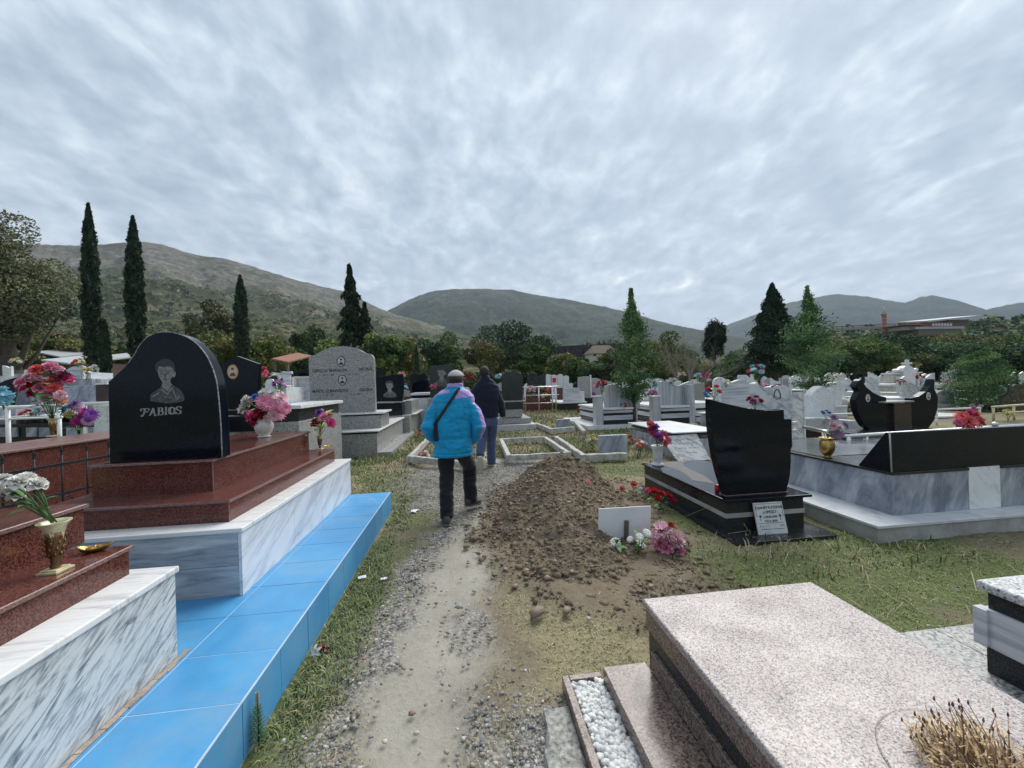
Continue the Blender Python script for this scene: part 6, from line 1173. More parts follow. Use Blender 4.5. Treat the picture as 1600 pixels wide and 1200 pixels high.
# behind the gabled stone
stonegrave('white marble headstone with stepped right edge near the red roofed shelter', 'tomb', 11, [(434,618),(434,583),(441,582),(441,580),(448,581),(455,580),(456,584),(453,585),(453,618)], [('post', 455.5, 589, 458.5, 607, 'marble_white', -.05, .1), ('base', 430, 616, 462, None, 'marble_grey', -.3, 1.8), ('base_cap', 449, 614, 464, 617, 'marble_cap', -.35, .4)], hm='marble_horiz')
stonegrave('white marble grave with round topped slab left of the stepped headstone', 'tomb', 9.8, sm([(414,607),(415,596),(420,592),(427,594),(431,602),(432,607)], 3), [('white_body', 402, 606, 447, None, 'marble_white', -.2, 1.8), ('shelf', 424, 602, 444, 605, 'marble_cap', -.3, .1)], hm='marble_white')
stonegrave('white fan shaped stone with small carvings behind the pink bouquet', 'tomb', 8.0, sm([(407,626),(410,618),(418,611),(431,609),(441,614),(446,624)], 3)+[(446,632),(407,632)], [('base', 404, 630, 450, None, 'marble_grey', -.2, 1.4)], hm='marble_white')
stonegrave('tall pale banded marble panel with cream frame left of the arched granite stone', 'tomb', 10.6, [(464,645),(463,592),(492,592),(492,645)], [('cream_frame', 459, 588, 492, 592, 'cream_stone', -.05, .2), ('cream_post', 459, 588, 463, 645, 'cream_stone', -.06, .2), ('base', 456, 645, 495, None, 'marble_white', -.2, 2)], hm='marble_band')
stonegrave('wide black headstone with low peak behind the banded marble panel', 'tomb', 14, [(458,600),(459,582),(470,578),(484,576),(500,580),(502,600)], [('base', 456, 600, 505, None, 'black_dull', -.1, 2)])
stonegrave('black arch headstone behind the white round topped slab', 'tomb', 13, sm([(414,602),(416,590),(424,582),(436,579),(440,584),(440,602)], 3), [('base', 410, 602, 444, None, 'black_dull', -.1, 2)])
# ================================================================ small bouquets in the middle and far rows
SMALL = [
 (941, 618, 11.9, ['hotpink','red','purple','palepink','maroon'], 13, 'pink, red and purple flowers on the left striped marble pillar', .30), (933, 606, 12.2, ['pink','palepink','crimson'], 8, 'pale pink flowers above the left striped pillar', .0),
 (1022, 617, 11.8, ['blue','ltblue','blue','teal'], 10, 'bright blue flowers on the pillar of the right striped headstone', .24), (1090, 598, 13, ['lilac','white','ltblue'], 6, 'lilac and white flowers in a white urn behind the swan-neck stone', .2), (1103, 600, 13, ['magenta','hotpink','red','magenta'], 9, 'magenta flowers left of the swan-neck headstone', .2),
 (1105, 628, 11.0, ['blue','teal'], 5, 'blue flower in a small red pot near the swan-neck headstone', .18), (1116, 626, 5.2, ['coral','hotpink'], 3, 'single big coral bloom peeking above the black curved headstone', .10), (1135, 606, 12.2, ['white','white','yellow'], 7, 'white lilies on the left shoulder of the swan-neck headstone', .14),
 (1183, 600, 6.0, ['ltblue','ltblue','coral','coral'], 8, 'pale turquoise and coral flowers above the mottled headstone', .18), (1290, 656, 9.6, ['blue'], 4, 'small blue flower in front of the rough hewn stones', .14), (1408, 607, 13.8, ['red','coral'], 4, 'small red flowers left of the slanting triangle slab', .22), (1438, 596, 16, ['red'], 4, 'round red flower right of the ornate monument', .12),
 (1575, 655, 9.4, ['yellow','white','yellow'], 9, 'pale yellow flowers by the brass coloured rail', .18), (1525, 655, 8.0, ['lilac','palepink','purple'], 5, 'lilac flowers between the coral cushion and the small pine', .25), (907, 650, 17.0, ['red','crimson'], 5, 'round red flower in the grass left of the striped pair', .15),
 (1000, 712, 7.3, ['palepink','peach','red','white'], 10, 'faded pink and red flowers on the ground left of the marble vase', .18), (983, 690, 8.5, ['orange'], 3, 'orange flower beside the square grey stone', .12), (925, 698, 8.2, ['white','yellow'], 6, 'small white lily plant in the white edged plot', .2),
 (663, 712, 7.9, ['palepink','pink','white'], 7, 'pale pink flowers inside the whitewashed plot left of the blue jacket', .1), (662, 690, 8.9, ['magenta','hotpink'], 5, 'magenta flowers at the back corner of the left whitewashed plot', .14), (830, 630, 17.5, ['white','palepink'], 12, 'white flower stack behind the steel rail', .5), (846, 622, 20, ['red','white'], 6, 'red and white flowers on the grave inside the steel rail', .4), (858, 626, 20, ['red','crimson','hotpink'], 9, 'cluster of red flowers right inside the steel rail', .4), (852, 628, 19.6, ['white','yellow'], 5, 'white and green flowers inside the steel rail', .2),
 (632, 622, 13.5, ['blue','ltblue','lilac'], 7, 'pale blue flowers in a dark vase right of the etched man stone', .3), (628, 592, 15, ['palepink','peach'], 4, 'peach coloured flowers above the pale blue ones', .1), (678, 612, 13.8, ['pink','hotpink'], 4, 'pink bloom at the left shoulder of the blue jacket', .1), (733, 602, 12, ['red','crimson','crimson'], 10, 'dark red flowers between the two walking people', .15), (780, 596, 14.2, ['ltblue','ltblue','white'], 8, 'pale blue flowers behind the head of the person in navy', .1),
 (410, 604, 8.6, ['hotpink','coral','crimson'], 12, 'pink and coral flower column right of the gabled black headstone', .2), (430, 606, 9.4, ['white','white'], 6, 'round cream flowers on the white round topped grave', .22), (437, 622, 7.8, ['purple','lilac','magenta'], 9, 'purple flowers behind the pink bouquet', .2), (445, 600, 11.2, ['palepink'], 3, 'tiny pale pink bloom near the stepped headstone', .1),
 (122, 574, 13.8, ['orange','yellow'], 5, 'orange flowers on top of the grey banded headstone at left', .1), (135, 594, 13.6, ['yellow','white'], 7, 'yellow and white flowers beside the white post at left', .2), (24, 574, 16, ['white','yellow'], 6, 'white flowers under the old tree at left', .15), (40, 660, 8.9, ['coral','red'], 4, 'coral flowers under the white double rail', .12), (58, 658, 8.9, ['lilac','ltblue'], 4, 'lilac flowers under the white double rail', .14), (145, 583, 15, ['white'], 4, 'white bloom near the dark headstones at upper left', .1),
 (1065, 600, 12.3, ['white','palepink'], 7, 'tall white flowers rising behind the right striped headstone', .25), (1052, 603, 12.3, ['white'], 5, 'white flowers behind the left part of the right striped headstone', .12), (975, 640, 11.7, ['red'], 3, 'small red bloom on the cap of the left striped grave', .08), (992, 625, 13, ['orange','peach'], 4, 'orange bloom between the striped graves', .1), (1180, 640, 5.5, ['magenta','crimson'], 4, 'dark pink bloom at the foot of the mottled headstone', .08)]
for i, (px, py, Yy, cols, n, lab, h) in enumerate(SMALL):
    if not n: continue
    b0 = V(px, py, Yy); sc_ = max(.055, .0050*Yy); z_ = tz(b0.x, b0.y)
    grounded = b0.z < z_+.25
    if grounded: b0.z = z_
    R_ = sc_*(.9+.22*n**.75); fl = ball(cols, ['carn', 'mum', 'daisy'] if n > 5 else ['carn'], R_, n, h+R_*.4, sc_, 100+i, flat=1.0)
    bouquet(lab, b0, fl, leaf=6, lsize=sc_*1.6, seed=200+i, r=R_*.7)
# ================================================================ far rows of graves (simple, each its own thing)
def proto_grave(kind, seed):
    g = random.Random(seed); t = thing('gravestone', 'x', 'gravestone', (0,0,0)); mw, md, nm = {'white': ('marble_white','marble_white','white marble'), 'grey': ('grey_granite','marble_grey','grey granite'), 'black': ('black','black_dull','polished black'), 'striped': ('marble_horiz','marble_cap','banded marble'), 'cream': ('cream_stone','cream_stone','cream stone'), 'red': ('red_granite','red_edge','dark red granite')}[kind[0]]
    w_ = g.uniform(.75, 1.0); h = g.uniform(.75, 1.15); hw = w_/2*.9
    sh = {'arch': [(-hw,.42),(-hw,.42+h*.75)]+[(hw*math.cos(a), .42+h*.75+h*.25*math.sin(a)) for a in [math.pi*(1-k/8) for k in range(1, 8)]]+[(hw,.42+h*.75),(hw,.42)],
          'flat': [(-hw,.42),(-hw,.42+h),(hw,.42+h),(hw,.42)], 'wave': [(-hw,.42)]+[(-hw+2*hw*k/10, .42+h*(.85+.13*math.sin(k*.62+seed))) for k in range(11)]+[(hw,.42)],
          'gable': [(-hw,.42),(-hw,.42+h*.8),(0,.42+h),(hw,.42+h*.8),(hw,.42)], 'cross': [(-.06,.42),(-.06,.42+h*.62),(-.26,.42+h*.62),(-.26,.42+h*.75),(-.06,.42+h*.75),(-.06,.42+h),(.06,.42+h),(.06,.42+h*.75),(.26,.42+h*.75),(.26,.42+h*.62),(.06,.42+h*.62),(.06,.42)],
          'slant': [(-hw,.42),(-hw,.42+h),(-hw*.2,.42+h*.8),(hw,.42+h*.72),(hw,.42)]}[kind[1]]
    mb = MB(); mb.prism(sh, -.05, .06); mb.build('headstone', M[mw], t, .008, world=False)
    mb = MB(); mb.box(-w_/2, w_/2, -.12, 2.0, .08, .38); mb.build('tomb_body', M[md], t, .008, world=False); mb = MB(); mb.box(-w_/2-.04, w_/2+.04, -.16, 2.05, .38, .42); mb.build('tomb_slab', M['marble_cap' if kind[0] != 'black' else 'black'], t, world=False)
    mb = MB(); mb.box(-w_/2-.1, w_/2+.1, -.25, 2.15, -.25, .08); mb.build('footing', M['concrete'], t, world=False)
    return t, nm
KN = {'arch': 'round arched', 'flat': 'square', 'wave': 'wavy topped', 'gable': 'pointed gable', 'cross': 'cross shaped', 'slant': 'slant topped'}
protos = []
for i, k in enumerate([('white','arch'),('white','wave'),('white','flat'),('white','cross'),('grey','flat'),('grey','arch'),('black','wave'),('black','flat'),('black','arch'),('striped','wave'),('striped','flat'),('cream','gable'),('red','flat'),('black','gable'),('white','slant'),('white','gable')]): protos.append((k, *proto_grave(k, i+3), [0]))
g = random.Random(17); cnt = 0
def zone(px):
    for a, z in ((170, 'rising slope at far left'), (345, 'past the black portrait stone'), (480, 'near the red shelter'), (600, 'behind the arched granite stone'), (700, 'left of the capped head'), (860, 'behind the person in navy'), (1000, 'beyond the steel rail'), (1150, 'behind the striped marble pair'), (1330, 'behind the mottled headstone'), (1480, 'near the ornate monument')):
        if px < a: return z
    return 'far right below the trees'
def proj(p):
    d = cam.matrix_world.inverted()@Vector(p); return 800+FP*d.x/-d.z, 600-FP*d.y/-d.z
FARG = []
for row in range(16):
    y0 = (7.5 if row < 2 else 0) ; y0 = 9+row*2.9
    x_ = -1.45*y0-3
    while x_ < 1.5*y0+4:
        x_ += g.uniform(1.25, 2.1)
        yy = y0+g.uniform(-.3, .3); px, py = proj((x_, yy, 1+tz(x_, yy)))
        if px < -60 or px > 1660: continue
        if yy < 17 and px > 150 and px < 1330: continue
        if yy < 15 and px <= 165 : continue
        if yy < 15.5 and px >= 1330: continue
        if yy < 23 and 815 < px < 935: continue
        if yy < 20 and 1180 < px < 1262: continue
        if 5.7 < x_-.25*yy < 0: continue
        if g.random() < (.25 if yy < 30 else .40): continue
        FARG.append((yy, x_, px))
g.shuffle(FARG); FARG = sorted(FARG)[:250]
labs = {}
for yy, x_, px in FARG:
    k, pr, nm, used = protos[min(int(g.random()**1.25*len(protos)), len(protos)-1)]
    if not used[0]: o = pr; used[0] = 1
    else: o = copy_tree(pr)
    o.location = (x_, yy, tz(x_, yy)); o.rotation_euler = (0, 0, g.uniform(-.12, .12)); s_ = g.uniform(.85, 1.12); o.scale = (s_*g.uniform(.8, 1.1), s_, s_)
    far_ = 'nearer' if yy < 20 else 'middle' if yy < 31 else 'farthest'
    tag(o, f'{KN[k[1]]} {nm} gravestone, {far_} back rows, {zone(px)}', 'gravestone', f'{k[0]} {KN[k[1]]} gravestones, {far_} back rows, {zone(px)}')
for k, pr, nm, used in protos:
    if not used[0]:
        for ch in list(pr.children): bpy.data.objects.remove(ch)
        bpy.data.objects.remove(pr)
# tiny far bouquets, one mesh each
FB = {}
def far_bouquet(cols, seed):
    key = (tuple(cols), seed % 3)
    if key in FB: return FB[key]
    g_ = random.Random(seed); mb = MB(); bv, bf = ico_np()
    for k in range(9):
        z = 1-1.2*k/9; a = k*2.4; q = math.sqrt(max(0, 1-z*z))*.16; c = Vector((q*math.cos(a), q*math.sin(a), .30+z*.15)); r = g_.uniform(.05, .08)
        mb.add([c+Vector(v)*r*g_.uniform(.75, 1.2) for v in bv.tolist()], bf.tolist(), k % len(cols))
    mb.tube([(0,0,0),(0,0,.25)], [.05,.02], 6, len(cols)); 
    for k in range(6): a = k*1.05; mb.add([(.03*math.cos(a), .03*math.sin(a), .2), (.2*math.cos(a-.25), .2*math.sin(a-.25), .26), (.24*math.cos(a), .24*math.sin(a), .34), (.2*math.cos(a+.25), .2*math.sin(a+.25), .26)], [(0,1,2,3)], len(cols))
    me = bpy.data.meshes.new('flower_bouquet'); me.from_pydata([tuple(v) for v in mb.v], [], mb.f)
    for c in cols: me.materials.append(petal(c))
    me.materials.append(M['greenleaf']); me.polygons.foreach_set('material_index', mb.m); me.update(); FB[key] = me; return me
CS = [(['red','crimson'], 'red'), (['pink','palepink'], 'pink'), (['white','yellow'], 'white and yellow'), (['magenta','purple'], 'purple'), (['blue','ltblue'], 'blue'), (['coral','orange'], 'coral')]
for i, (yy, x_, px) in enumerate(FARG):
    if g.random() > .42 or yy > 38: continue
    cs_, cn = g.choice(CS); o = put('flower_bouquet', far_bouquet(cs_, i), None, (x_+g.uniform(-.3, .3), yy-.02+g.choice([-.03, .3]), tz(x_, yy)+.42*.95), (0, 0, g.random()*6), g.uniform(.8, 1.3))
    far_ = 'nearer' if yy < 20 else 'middle' if yy < 31 else 'farthest'
    tag(o, f'small {cn} flower bunch, {far_} back rows, {zone(px)}', 'bouquet', f'{cn} flower bunches, {far_} back rows, {zone(px)}')
# ================================================================ trees
def leafmat(name, c):
    m, t, b, tc = newmat(name); setp(b, .75, 0, .2); oi = nn(t, 'ShaderNodeObjectInfo'); n = noise(t, tc.outputs['Object'], 1.1, 4)
    f = mathn(t, 'MULTIPLY_ADD', n, .75, mathn(t, 'MULTIPLY', oi.outputs['Random'], .25)); r = ramp(t, [(.25, tuple(x*.6 for x in c)), (.55, c), (.8, tuple(min(1, x*1.45) for x in c))], f); lk(t, r.outputs[0], b.inputs['Base Color'])
    b.inputs['Subsurface Weight'].default_value = 0; return m
LM = {'olive': [leafmat('leaf_olive', (0.114,0.129,0.071)), leafmat('leaf_olive_pale', (0.183,0.189,0.105)), leafmat('leaf_olive_dark', (0.068,0.079,0.045))],
      'green': [leafmat('leaf_green', (0.095,0.158,0.056)), leafmat('leaf_green_pale', (0.179,0.242,0.077)), leafmat('leaf_green_dark', (0.046,0.084,0.035))],
      'yellow': [leafmat('leaf_yellowing', (0.215,0.213,0.076)), leafmat('leaf_yellow_green', (0.15,0.189,0.076)), leafmat('leaf_green_b', (0.105,0.147,0.048))],
      'dark': [leafmat('needle_dark', (0.032,0.06,0.039)), leafmat('needle_mid', (0.05,0.085,0.049)), leafmat('needle_black', (0.019,0.039,0.026))],
      'thuja': [leafmat('frond_green', (0.105,0.194,0.077)), leafmat('frond_pale', (0.179,0.273,0.114)), leafmat('frond_dark', (0.062,0.122,0.059))],
      'forest': [leafmat('canopy_green', (0.076,0.131,0.066)), leafmat('canopy_pale', (0.147,0.2,0.086)), leafmat('canopy_dark', (0.043,0.079,0.046))],
      'brown': [leafmat('canopy_brown', (0.21,0.179,0.089)), leafmat('canopy_olive', (0.179,0.189,0.077)), leafmat('canopy_brown_dark', (0.084,0.089,0.046))]}  # three leaf tones, the last simply darker, spread from clump to clump
BARK = plain('bark', (.06,.05,.04), .9, var=.35, scale=12, bmp=.6)
def leaves_np(P, size, g, aspect=.55, up=.0):
    n = len(P); d = g.normal(size=(n, 3)); d[:, 2] += up; d /= np.linalg.norm(d, axis=1, keepdims=True); s = np.cross(d, g.normal(size=(n, 3))); s /= np.linalg.norm(s, axis=1, keepdims=True)
    L = (size*(.6+.8*g.random(n)))[:, None]; a = P-d*L*.5; b = P+d*L*.5; w_ = s*L*aspect*.5
    return np.stack([a, P+w_, b, P-w_], 1).reshape(-1, 3), np.arange(n*4).reshape(-1, 4)
def crown(kind, seed, n, leaf):
    """unit crown: height 0..1, half width about .5 (scaled by caller)"""
    g = np.random.default_rng(seed)
    if kind == 'broad':
        k = 34; u = g.normal(size=(k, 3)); u /= np.linalg.norm(u, axis=1, keepdims=True); c = u*(g.random((k, 1))**.45)*np.array([.40, .40, .36])+np.array([0, 0, .58]); r = .10+.09*g.random(k)
        w_ = r**2; idx = g.choice(k, n, p=w_/w_.sum()); q = g.normal(size=(n, 3)); q /= np.linalg.norm(q, axis=1, keepdims=True); P = c[idx]+q*(r[idx]*(.55+.5*g.random(n)**.6))[:, None]*np.array([1.1, 1.1, .8]); mi = (idx % 3)
    elif kind == 'column':
        h = g.random(n)**.85; prof = np.interp(h, [0, .06, .35, .7, .9, 1], [.25, .40, .5, .40, .2, .02]); a = g.random(n)*6.283; rr = prof*(.66+.36*g.random(n)+.25*g.random(n)**8)*(1+.20*np.sin(a*5+h*14)+.16*np.sin(h*47+a*3)+.12*np.sin(h*91-a*7)); P = np.stack([rr*np.cos(a), rr*np.sin(a), h], -1); mi = ((np.sin(a*4+h*30) > .3)*1+(g.random(n) < .3)*1) % 3
    elif kind == 'spruce':
        t_ = 15; lay = g.integers(0, t_, n); hz = (lay+.2)/t_*.97; R_ = .5*(1-hz)**.85*(.85+.3*np.sin(lay*2.3)); a0 = g.integers(0, 11, n)*6.283/11+lay*.8; s_ = g.random(n)**.6; a = a0+g.normal(0, .15, n)*(1-.5*s_); rr = R_*s_*(.85+.3*np.sin(a0*3+lay)); P = np.stack([rr*np.cos(a), rr*np.sin(a), hz+.035*np.sin(s_*3)-.06*s_**2+g.normal(0, .012, n)], -1); mi = (g.random(n) < .35)*1+(g.random(n) < .3)*1
    elif kind == 'cone':
        k = 60; hz = np.linspace(.03, .95, k); ra = np.interp(hz, [0, .12, .35, .6, .85, 1], [.20, .42, .5, .36, .18, .03]); a = np.arange(k)*2.4; c = np.stack([ra*.62*np.cos(a), ra*.62*np.sin(a), hz], -1); r = ra*.55+.03; idx = g.integers(0, k, n); q = g.normal(size=(n, 3)); q /= np.linalg.norm(q, axis=1, keepdims=True); P = c[idx]+q*(r[idx]*(.3+.8*g.random(n)))[:, None]*np.array([1, 1, .28]); P[:, 2] = np.clip(P[:, 2], 0, 1.06); mi = idx % 3
    elif kind == 'spire':
        h = g.random(n)**1.15; prof = np.interp(h, [0, .08, .25, .5, .75, .92, 1], [.34, .46, .50, .36, .19, .07, .01]); a = g.random(n)*6.283; rr = prof*(.55+.5*g.random(n)**.7+.3*g.random(n)**9)*(1+.22*np.sin(a*4+h*19)+.2*np.sin(h*41+a*3)); P = np.stack([rr*np.cos(a), rr*np.sin(a), h], -1); mi = ((np.sin(a*4+h*30) > .3)*1+(g.random(n) < .3)*1) % 3
    elif kind == 'loose':
        k = 130; hz = g.random(k)**.9*.97; ra = np.interp(hz, [0, .12, .35, .6, .85, 1], [.30, .48, .52, .36, .15, .01])*(.7+.6*g.random(k)); a = g.random(k)*6.283; s_ = g.random(n)**.7; idx = g.integers(0, k, n)
        P = np.stack([ra[idx]*s_*np.cos(a[idx]), ra[idx]*s_*np.sin(a[idx]), hz[idx]+s_*.10*(.4+ra[idx])], -1)+g.normal(size=(n, 3))*np.array([.055, .055, .014])*(.5+s_)[:, None]; P[:, :2] *= (1-.75*ss(.55, 1.0, P[:, 2]))[:, None]*1.08; P[:, 2] = np.minimum(P[:, 2], 1.02); mi = idx % 3
    elif kind == 'bush':
        k = 40; u = g.normal(size=(k, 3)); u /= np.linalg.norm(u, axis=1, keepdims=True); c = u*(g.random((k, 1))**.4)*np.array([.38, .38, .36])+np.array([0, 0, .5]); c[:, 0] *= 1.15-.5*c[:, 2]; c[:, 1] *= 1.15-.5*c[:, 2]; idx = g.integers(0, k, n); q = g.normal(size=(n, 3)); P = c[idx]+q*.055; mi = idx % 3
    return P, mi
def make_tree(label, name, px, pytop, wpx, Yd, kind, mats, n=9000, leaf=.2, seed=1, pybot=None, group=None, trunk=True, tr=.16, cat='tree', lean=0, aspect=.5, wide=None, up=0):
    p = V(px, 600, Yd); z0 = tz(p.x, Yd); top = V(px, pytop, Yd).z; h = top-z0; wd = V(px+wpx/2, 600, Yd).x-V(px-wpx/2, 600, Yd).x
    t = thing(name, label, cat, (p.x, Yd, z0), 0, group); g = np.random.default_rng(seed)
    zb = (V(px, pybot, Yd).z-z0) if pybot else h*.12; zb = max(zb, .0)
    P, mi = crown(kind, seed, n, leaf); P = P*np.array([wd, wd, h-zb])+np.array([0, 0, zb]); P[:, 0] += lean*(P[:, 2]/h)**1.5
    v, f = leaves_np(P, leaf, g, aspect, up); put('crown', np_mesh('crown', v, f, LM[mats], mi), t)
    if trunk:
        mb = MB(); g2 = random.Random(seed); pts = [Vector((lean*(q/4)**1.5*.8+g2.uniform(-.03, .03)*h*.3*(q > 0), g2.uniform(-.03, .03)*h*.3*(q > 0), -.2+h*(.85 if kind != 'broad' else .50)*q/4)) for q in range(5)]
        mb.tube(pts, [tr, tr*.85, tr*.6, tr*.35, tr*.12], 9)
        if kind in ('broad', 'bush'):
            for k in range(9):
                a = k*2.4; s_ = pts[1+(k % 3)]; e = Vector((math.cos(a)*wd*.32, math.sin(a)*wd*.32, h*g2.uniform(.42, .62))); mb.tube([s_, s_*.5+e*.5+Vector((0,0,-.04*h)), e], [tr*.30, tr*.16, tr*.04], 6)
        mb.build('trunk', BARK, t, world=False)
    return t
# old grey-green tree at far left
make_tree('large old grey green tree with thick split trunk at the left edge', 'olive_tree', 12, 322, 200, 21, 'broad', 'olive', 36000, .14, 5, pybot=590, tr=.55, lean=0)
make_tree('second grey green tree behind the old one, cut by the left edge', 'olive_tree', -60, 330, 160, 24, 'broad', 'olive', 16000, .18, 6, pybot=560, tr=.4)
make_tree('tall thin dark cypress, left one of the tallest two', 'cypress_tree', 146, 318, 22, 33, 'column', 'dark', 16000, .22, 7, pybot=570, tr=.25, up=1.6, aspect=.4)
make_tree('tall thin dark cypress, right one of the tallest two', 'cypress_tree', 215, 338, 23, 32, 'column', 'dark', 16000, .22, 8, pybot=560, tr=.25, up=1.6, aspect=.4)
make_tree('short dark cypress touching the right foot of the left tall cypress', 'cypress_tree', 166, 500, 13, 31, 'column', 'dark', 5000, .2, 9, tr=.15, up=1.5, aspect=.4)
make_tree('small dark cypress standing alone before the left mountain', 'cypress_tree', 380, 430, 19, 48, 'column', 'dark', 8000, .28, 10, tr=.2, up=1.5, aspect=.4, pybot=560)
make_tree('tiny cypress spike right above the tall black headstone', 'cypress_tree', 296, 497, 9, 60, 'column', 'dark', 2500, .3, 11, tr=.15, up=1.5, aspect=.4)
make_tree('slim small cypress in the green belt behind the black stones', 'cypress_tree', 652, 540, 8, 55, 'column', 'dark', 2500, .25, 12, tr=.15, up=1.5, aspect=.4)
make_tree('tall dark spruce with ragged layered branches in the centre left', 'spruce_tree', 556, 410, 52, 60, 'spruce', 'dark', 30000, .42, 13, pybot=534, tr=.35, lean=-.5)
make_tree('lower dark spruce merging with the right side of the tall spruce', 'spruce_tree', 573, 470, 34, 59, 'spruce', 'dark', 9000, .4, 14, pybot=534, tr=.3)
make_tree('dark cypress cone at the right, tallest of the right side trees', 'cypress_tree', 1211, 443, 56, 30, 'spire', 'dark', 22000, .22, 15, pybot=580, tr=.25, up=.8)
make_tree('slim young green thuja with bare lower trunk in the middle of the graves', 'thuja_tree', 990, 455, 54, 11.9, 'loose', 'thuja', 17000, .075, 16, pybot=632, tr=.06, up=.6, lean=-.0)
make_tree('slim green young tree with thin leaning trunk right of the mottled pillar', 'thuja_tree', 1270, 450, 62, 12.6, 'loose', 'thuja', 14000, .08, 17, pybot=612, tr=.05, up=.5, lean=-.1)
make_tree('rounded young pine bush with orange tips at the right', 'pine_tree', 1530, 538, 74, 12.5, 'cone', 'thuja', 24000, .08, 18, pybot=640, tr=.06, up=.6, aspect=.28)
make_tree('dark rounded pine behind the bare tree', 'pine_tree', 1118, 494, 42, 48, 'bush', 'dark', 12000, .38, 19, pybot=568, tr=.2, aspect=.4)
for (px, pt, w_, Yd, m_, lab) in ((640,532,40,62,'yellow','olive green tree right behind the arched granite headstone'),(690,520,62,66,'forest','dark round tree above the capped head'),(600,520,60,58,'green','green tree just right of the arched granite headstone'),(800,506,105,70,'forest','broad dark wooded clump in the middle below the rocky hill'),(760,530,50,64,'brown','brownish tree left of the unfinished concrete house'),(845,535,60,60,'green','green tree right of the broad dark clump'),
    (880,548,45,52,'yellow','yellow green tree left of the brown roofed house'),(905,560,40,48,'green','low green tree before the brown roofed house'),(930,560,45,46,'forest','low dark bush tree in front of the brown roof'),(965,545,50,55,'brown','brown tree left of the slim thuja'),(1040,520,70,44,'yellow','yellow leaved tree around the bare branches'),(1065,545,55,38,'yellow','low yellow green tree under the bare branches'),(1145,552,40,34,'thuja','bright green conical tree left of the dark cypress cone'),(1165,560,45,33,'forest','dark shrub tree at the left foot of the cypress cone'),
    (1245,545,60,34,'green','green tree at the right foot of the cypress cone'),(1300,525,75,40,'yellow','light green tree behind the slim young tree'),(500,530,70,70,'green','green tree clump left of the spruces'),(455,545,60,62,'green','olive green bush left of the arched granite stone'),(400,520,95,52,'yellow','wide yellow green tree behind the red roofed shelter'),(340,470,70,58,'olive','thin pale tree beyond the gabled black headstone'),(335,520,80,50,'yellow','yellowing tree directly above the gabled black headstone'),(250,535,60,55,'brown','brown tree between the tall cypress and the black headstone'),(105,530,80,45,'yellow','yellow green tree left of the tall cypresses'),(190,545,45,50,'yellow','yellow bush between the two tall cypresses'),(485,508,45,85,'forest','dark round tree on the slope left of the spruce'),(70,520,70,50,'brown','brown green tree behind the old tree trunk'),(0,545,90,40,'yellow','yellowing low tree left of the old trunk')):
    make_tree(lab, 'broadleaf_tree', px, pt, w_*1.25, Yd, 'broad' if m_ != 'thuja' else 'cone', m_, 8000, .0075*Yd, 40+int(px), tr=.18, pybot=None)
rt = []
for k in range(17):
    px = 1310+k*22; rt.append((px, 520-8*math.sin(k*.9)+ (14 if k < 2 else 0)-(1.3*max(0, k-9)), 75, 38-k*.35+6*(k % 2)))
ORD = 'first second third fourth fifth sixth seventh eighth ninth tenth eleventh twelfth thirteenth fourteenth fifteenth sixteenth seventeenth'.split()
for i, (px, pt, w_, Yd) in enumerate(rt):
    m_ = ['forest', 'forest', 'green', 'forest', 'yellow'][i % 5] if i < 6 else ['forest', 'green', 'forest', 'brown'][i % 4]
    make_tree(f'{ORD[i]} leafy tree from the left in the dense row along the right boundary', 'broadleaf_tree', px, pt+(16 if i % 2 == 0 else 0), w_*1.15, Yd, 'broad', m_, 12000, .23, 140+i, tr=.2, group='dense row of trees on the right', pybot=600)
# low undergrowth joins the trees into a belt
def belt(name, label, spots, mats, leaf, n, seed, hh=(1.5, 3.2)):
    g = np.random.default_rng(seed); P = []; mi = []
    for (x, y) in spots:
        h = g.uniform(*hh); k = n; u = g.normal(size=(k, 3)); u /= np.linalg.norm(u, axis=1, keepdims=True); c = u*(.55+.5*g.random((k, 1)))*np.array([h*.75, h*.6, h*.55]); P.append(c+np.array([x, y, tz(x, y)+h*.45])); mi.append(np.full(k, g.integers(0, 3)))
    P = np.concatenate(P); v, f = leaves_np(P, leaf, g, .55); tag(put(name, np_mesh(name, v, f, LM[mats], np.concatenate(mi))), label, 'undergrowth', kind='stuff')
g = np.random.default_rng(77)
sp = [];
for q in np.linspace(-60, 1700, 190):
    Yd = np.interp(q, [-60, 300, 700, 1000, 1300, 1700], [50, 66, 78, 62, 44, 34])+g.uniform(-4, 8); p = V(q, 600, float(Yd)); sp.append((p.x, p.y))
belt('hedge_undergrowth', 'dark green undergrowth filling the tree belt behind the cemetery', sp, 'forest', .5, 420, 3, (2.2, 4.2))
sp = []
for q in np.linspace(-60, 1150, 120):
    Yd = g.uniform(80, 125); p = V(q, 600, float(Yd)); sp.append((p.x, p.y))
belt('scrub_belt', 'olive and yellow scrub thicket on the fields beyond the tree belt', sp, 'yellow', .8, 260, 4, (3, 5.5))
sp = [];
for q in np.linspace(1290, 1720, 60):
    Yd = g.uniform(36, 46); p = V(q, 600, float(Yd)); sp.append((p.x, p.y))
belt('boundary_thicket', 'thick dark foliage mass inside the right boundary trees', sp, 'forest', .4, 700, 6, (3.0, 5.0))
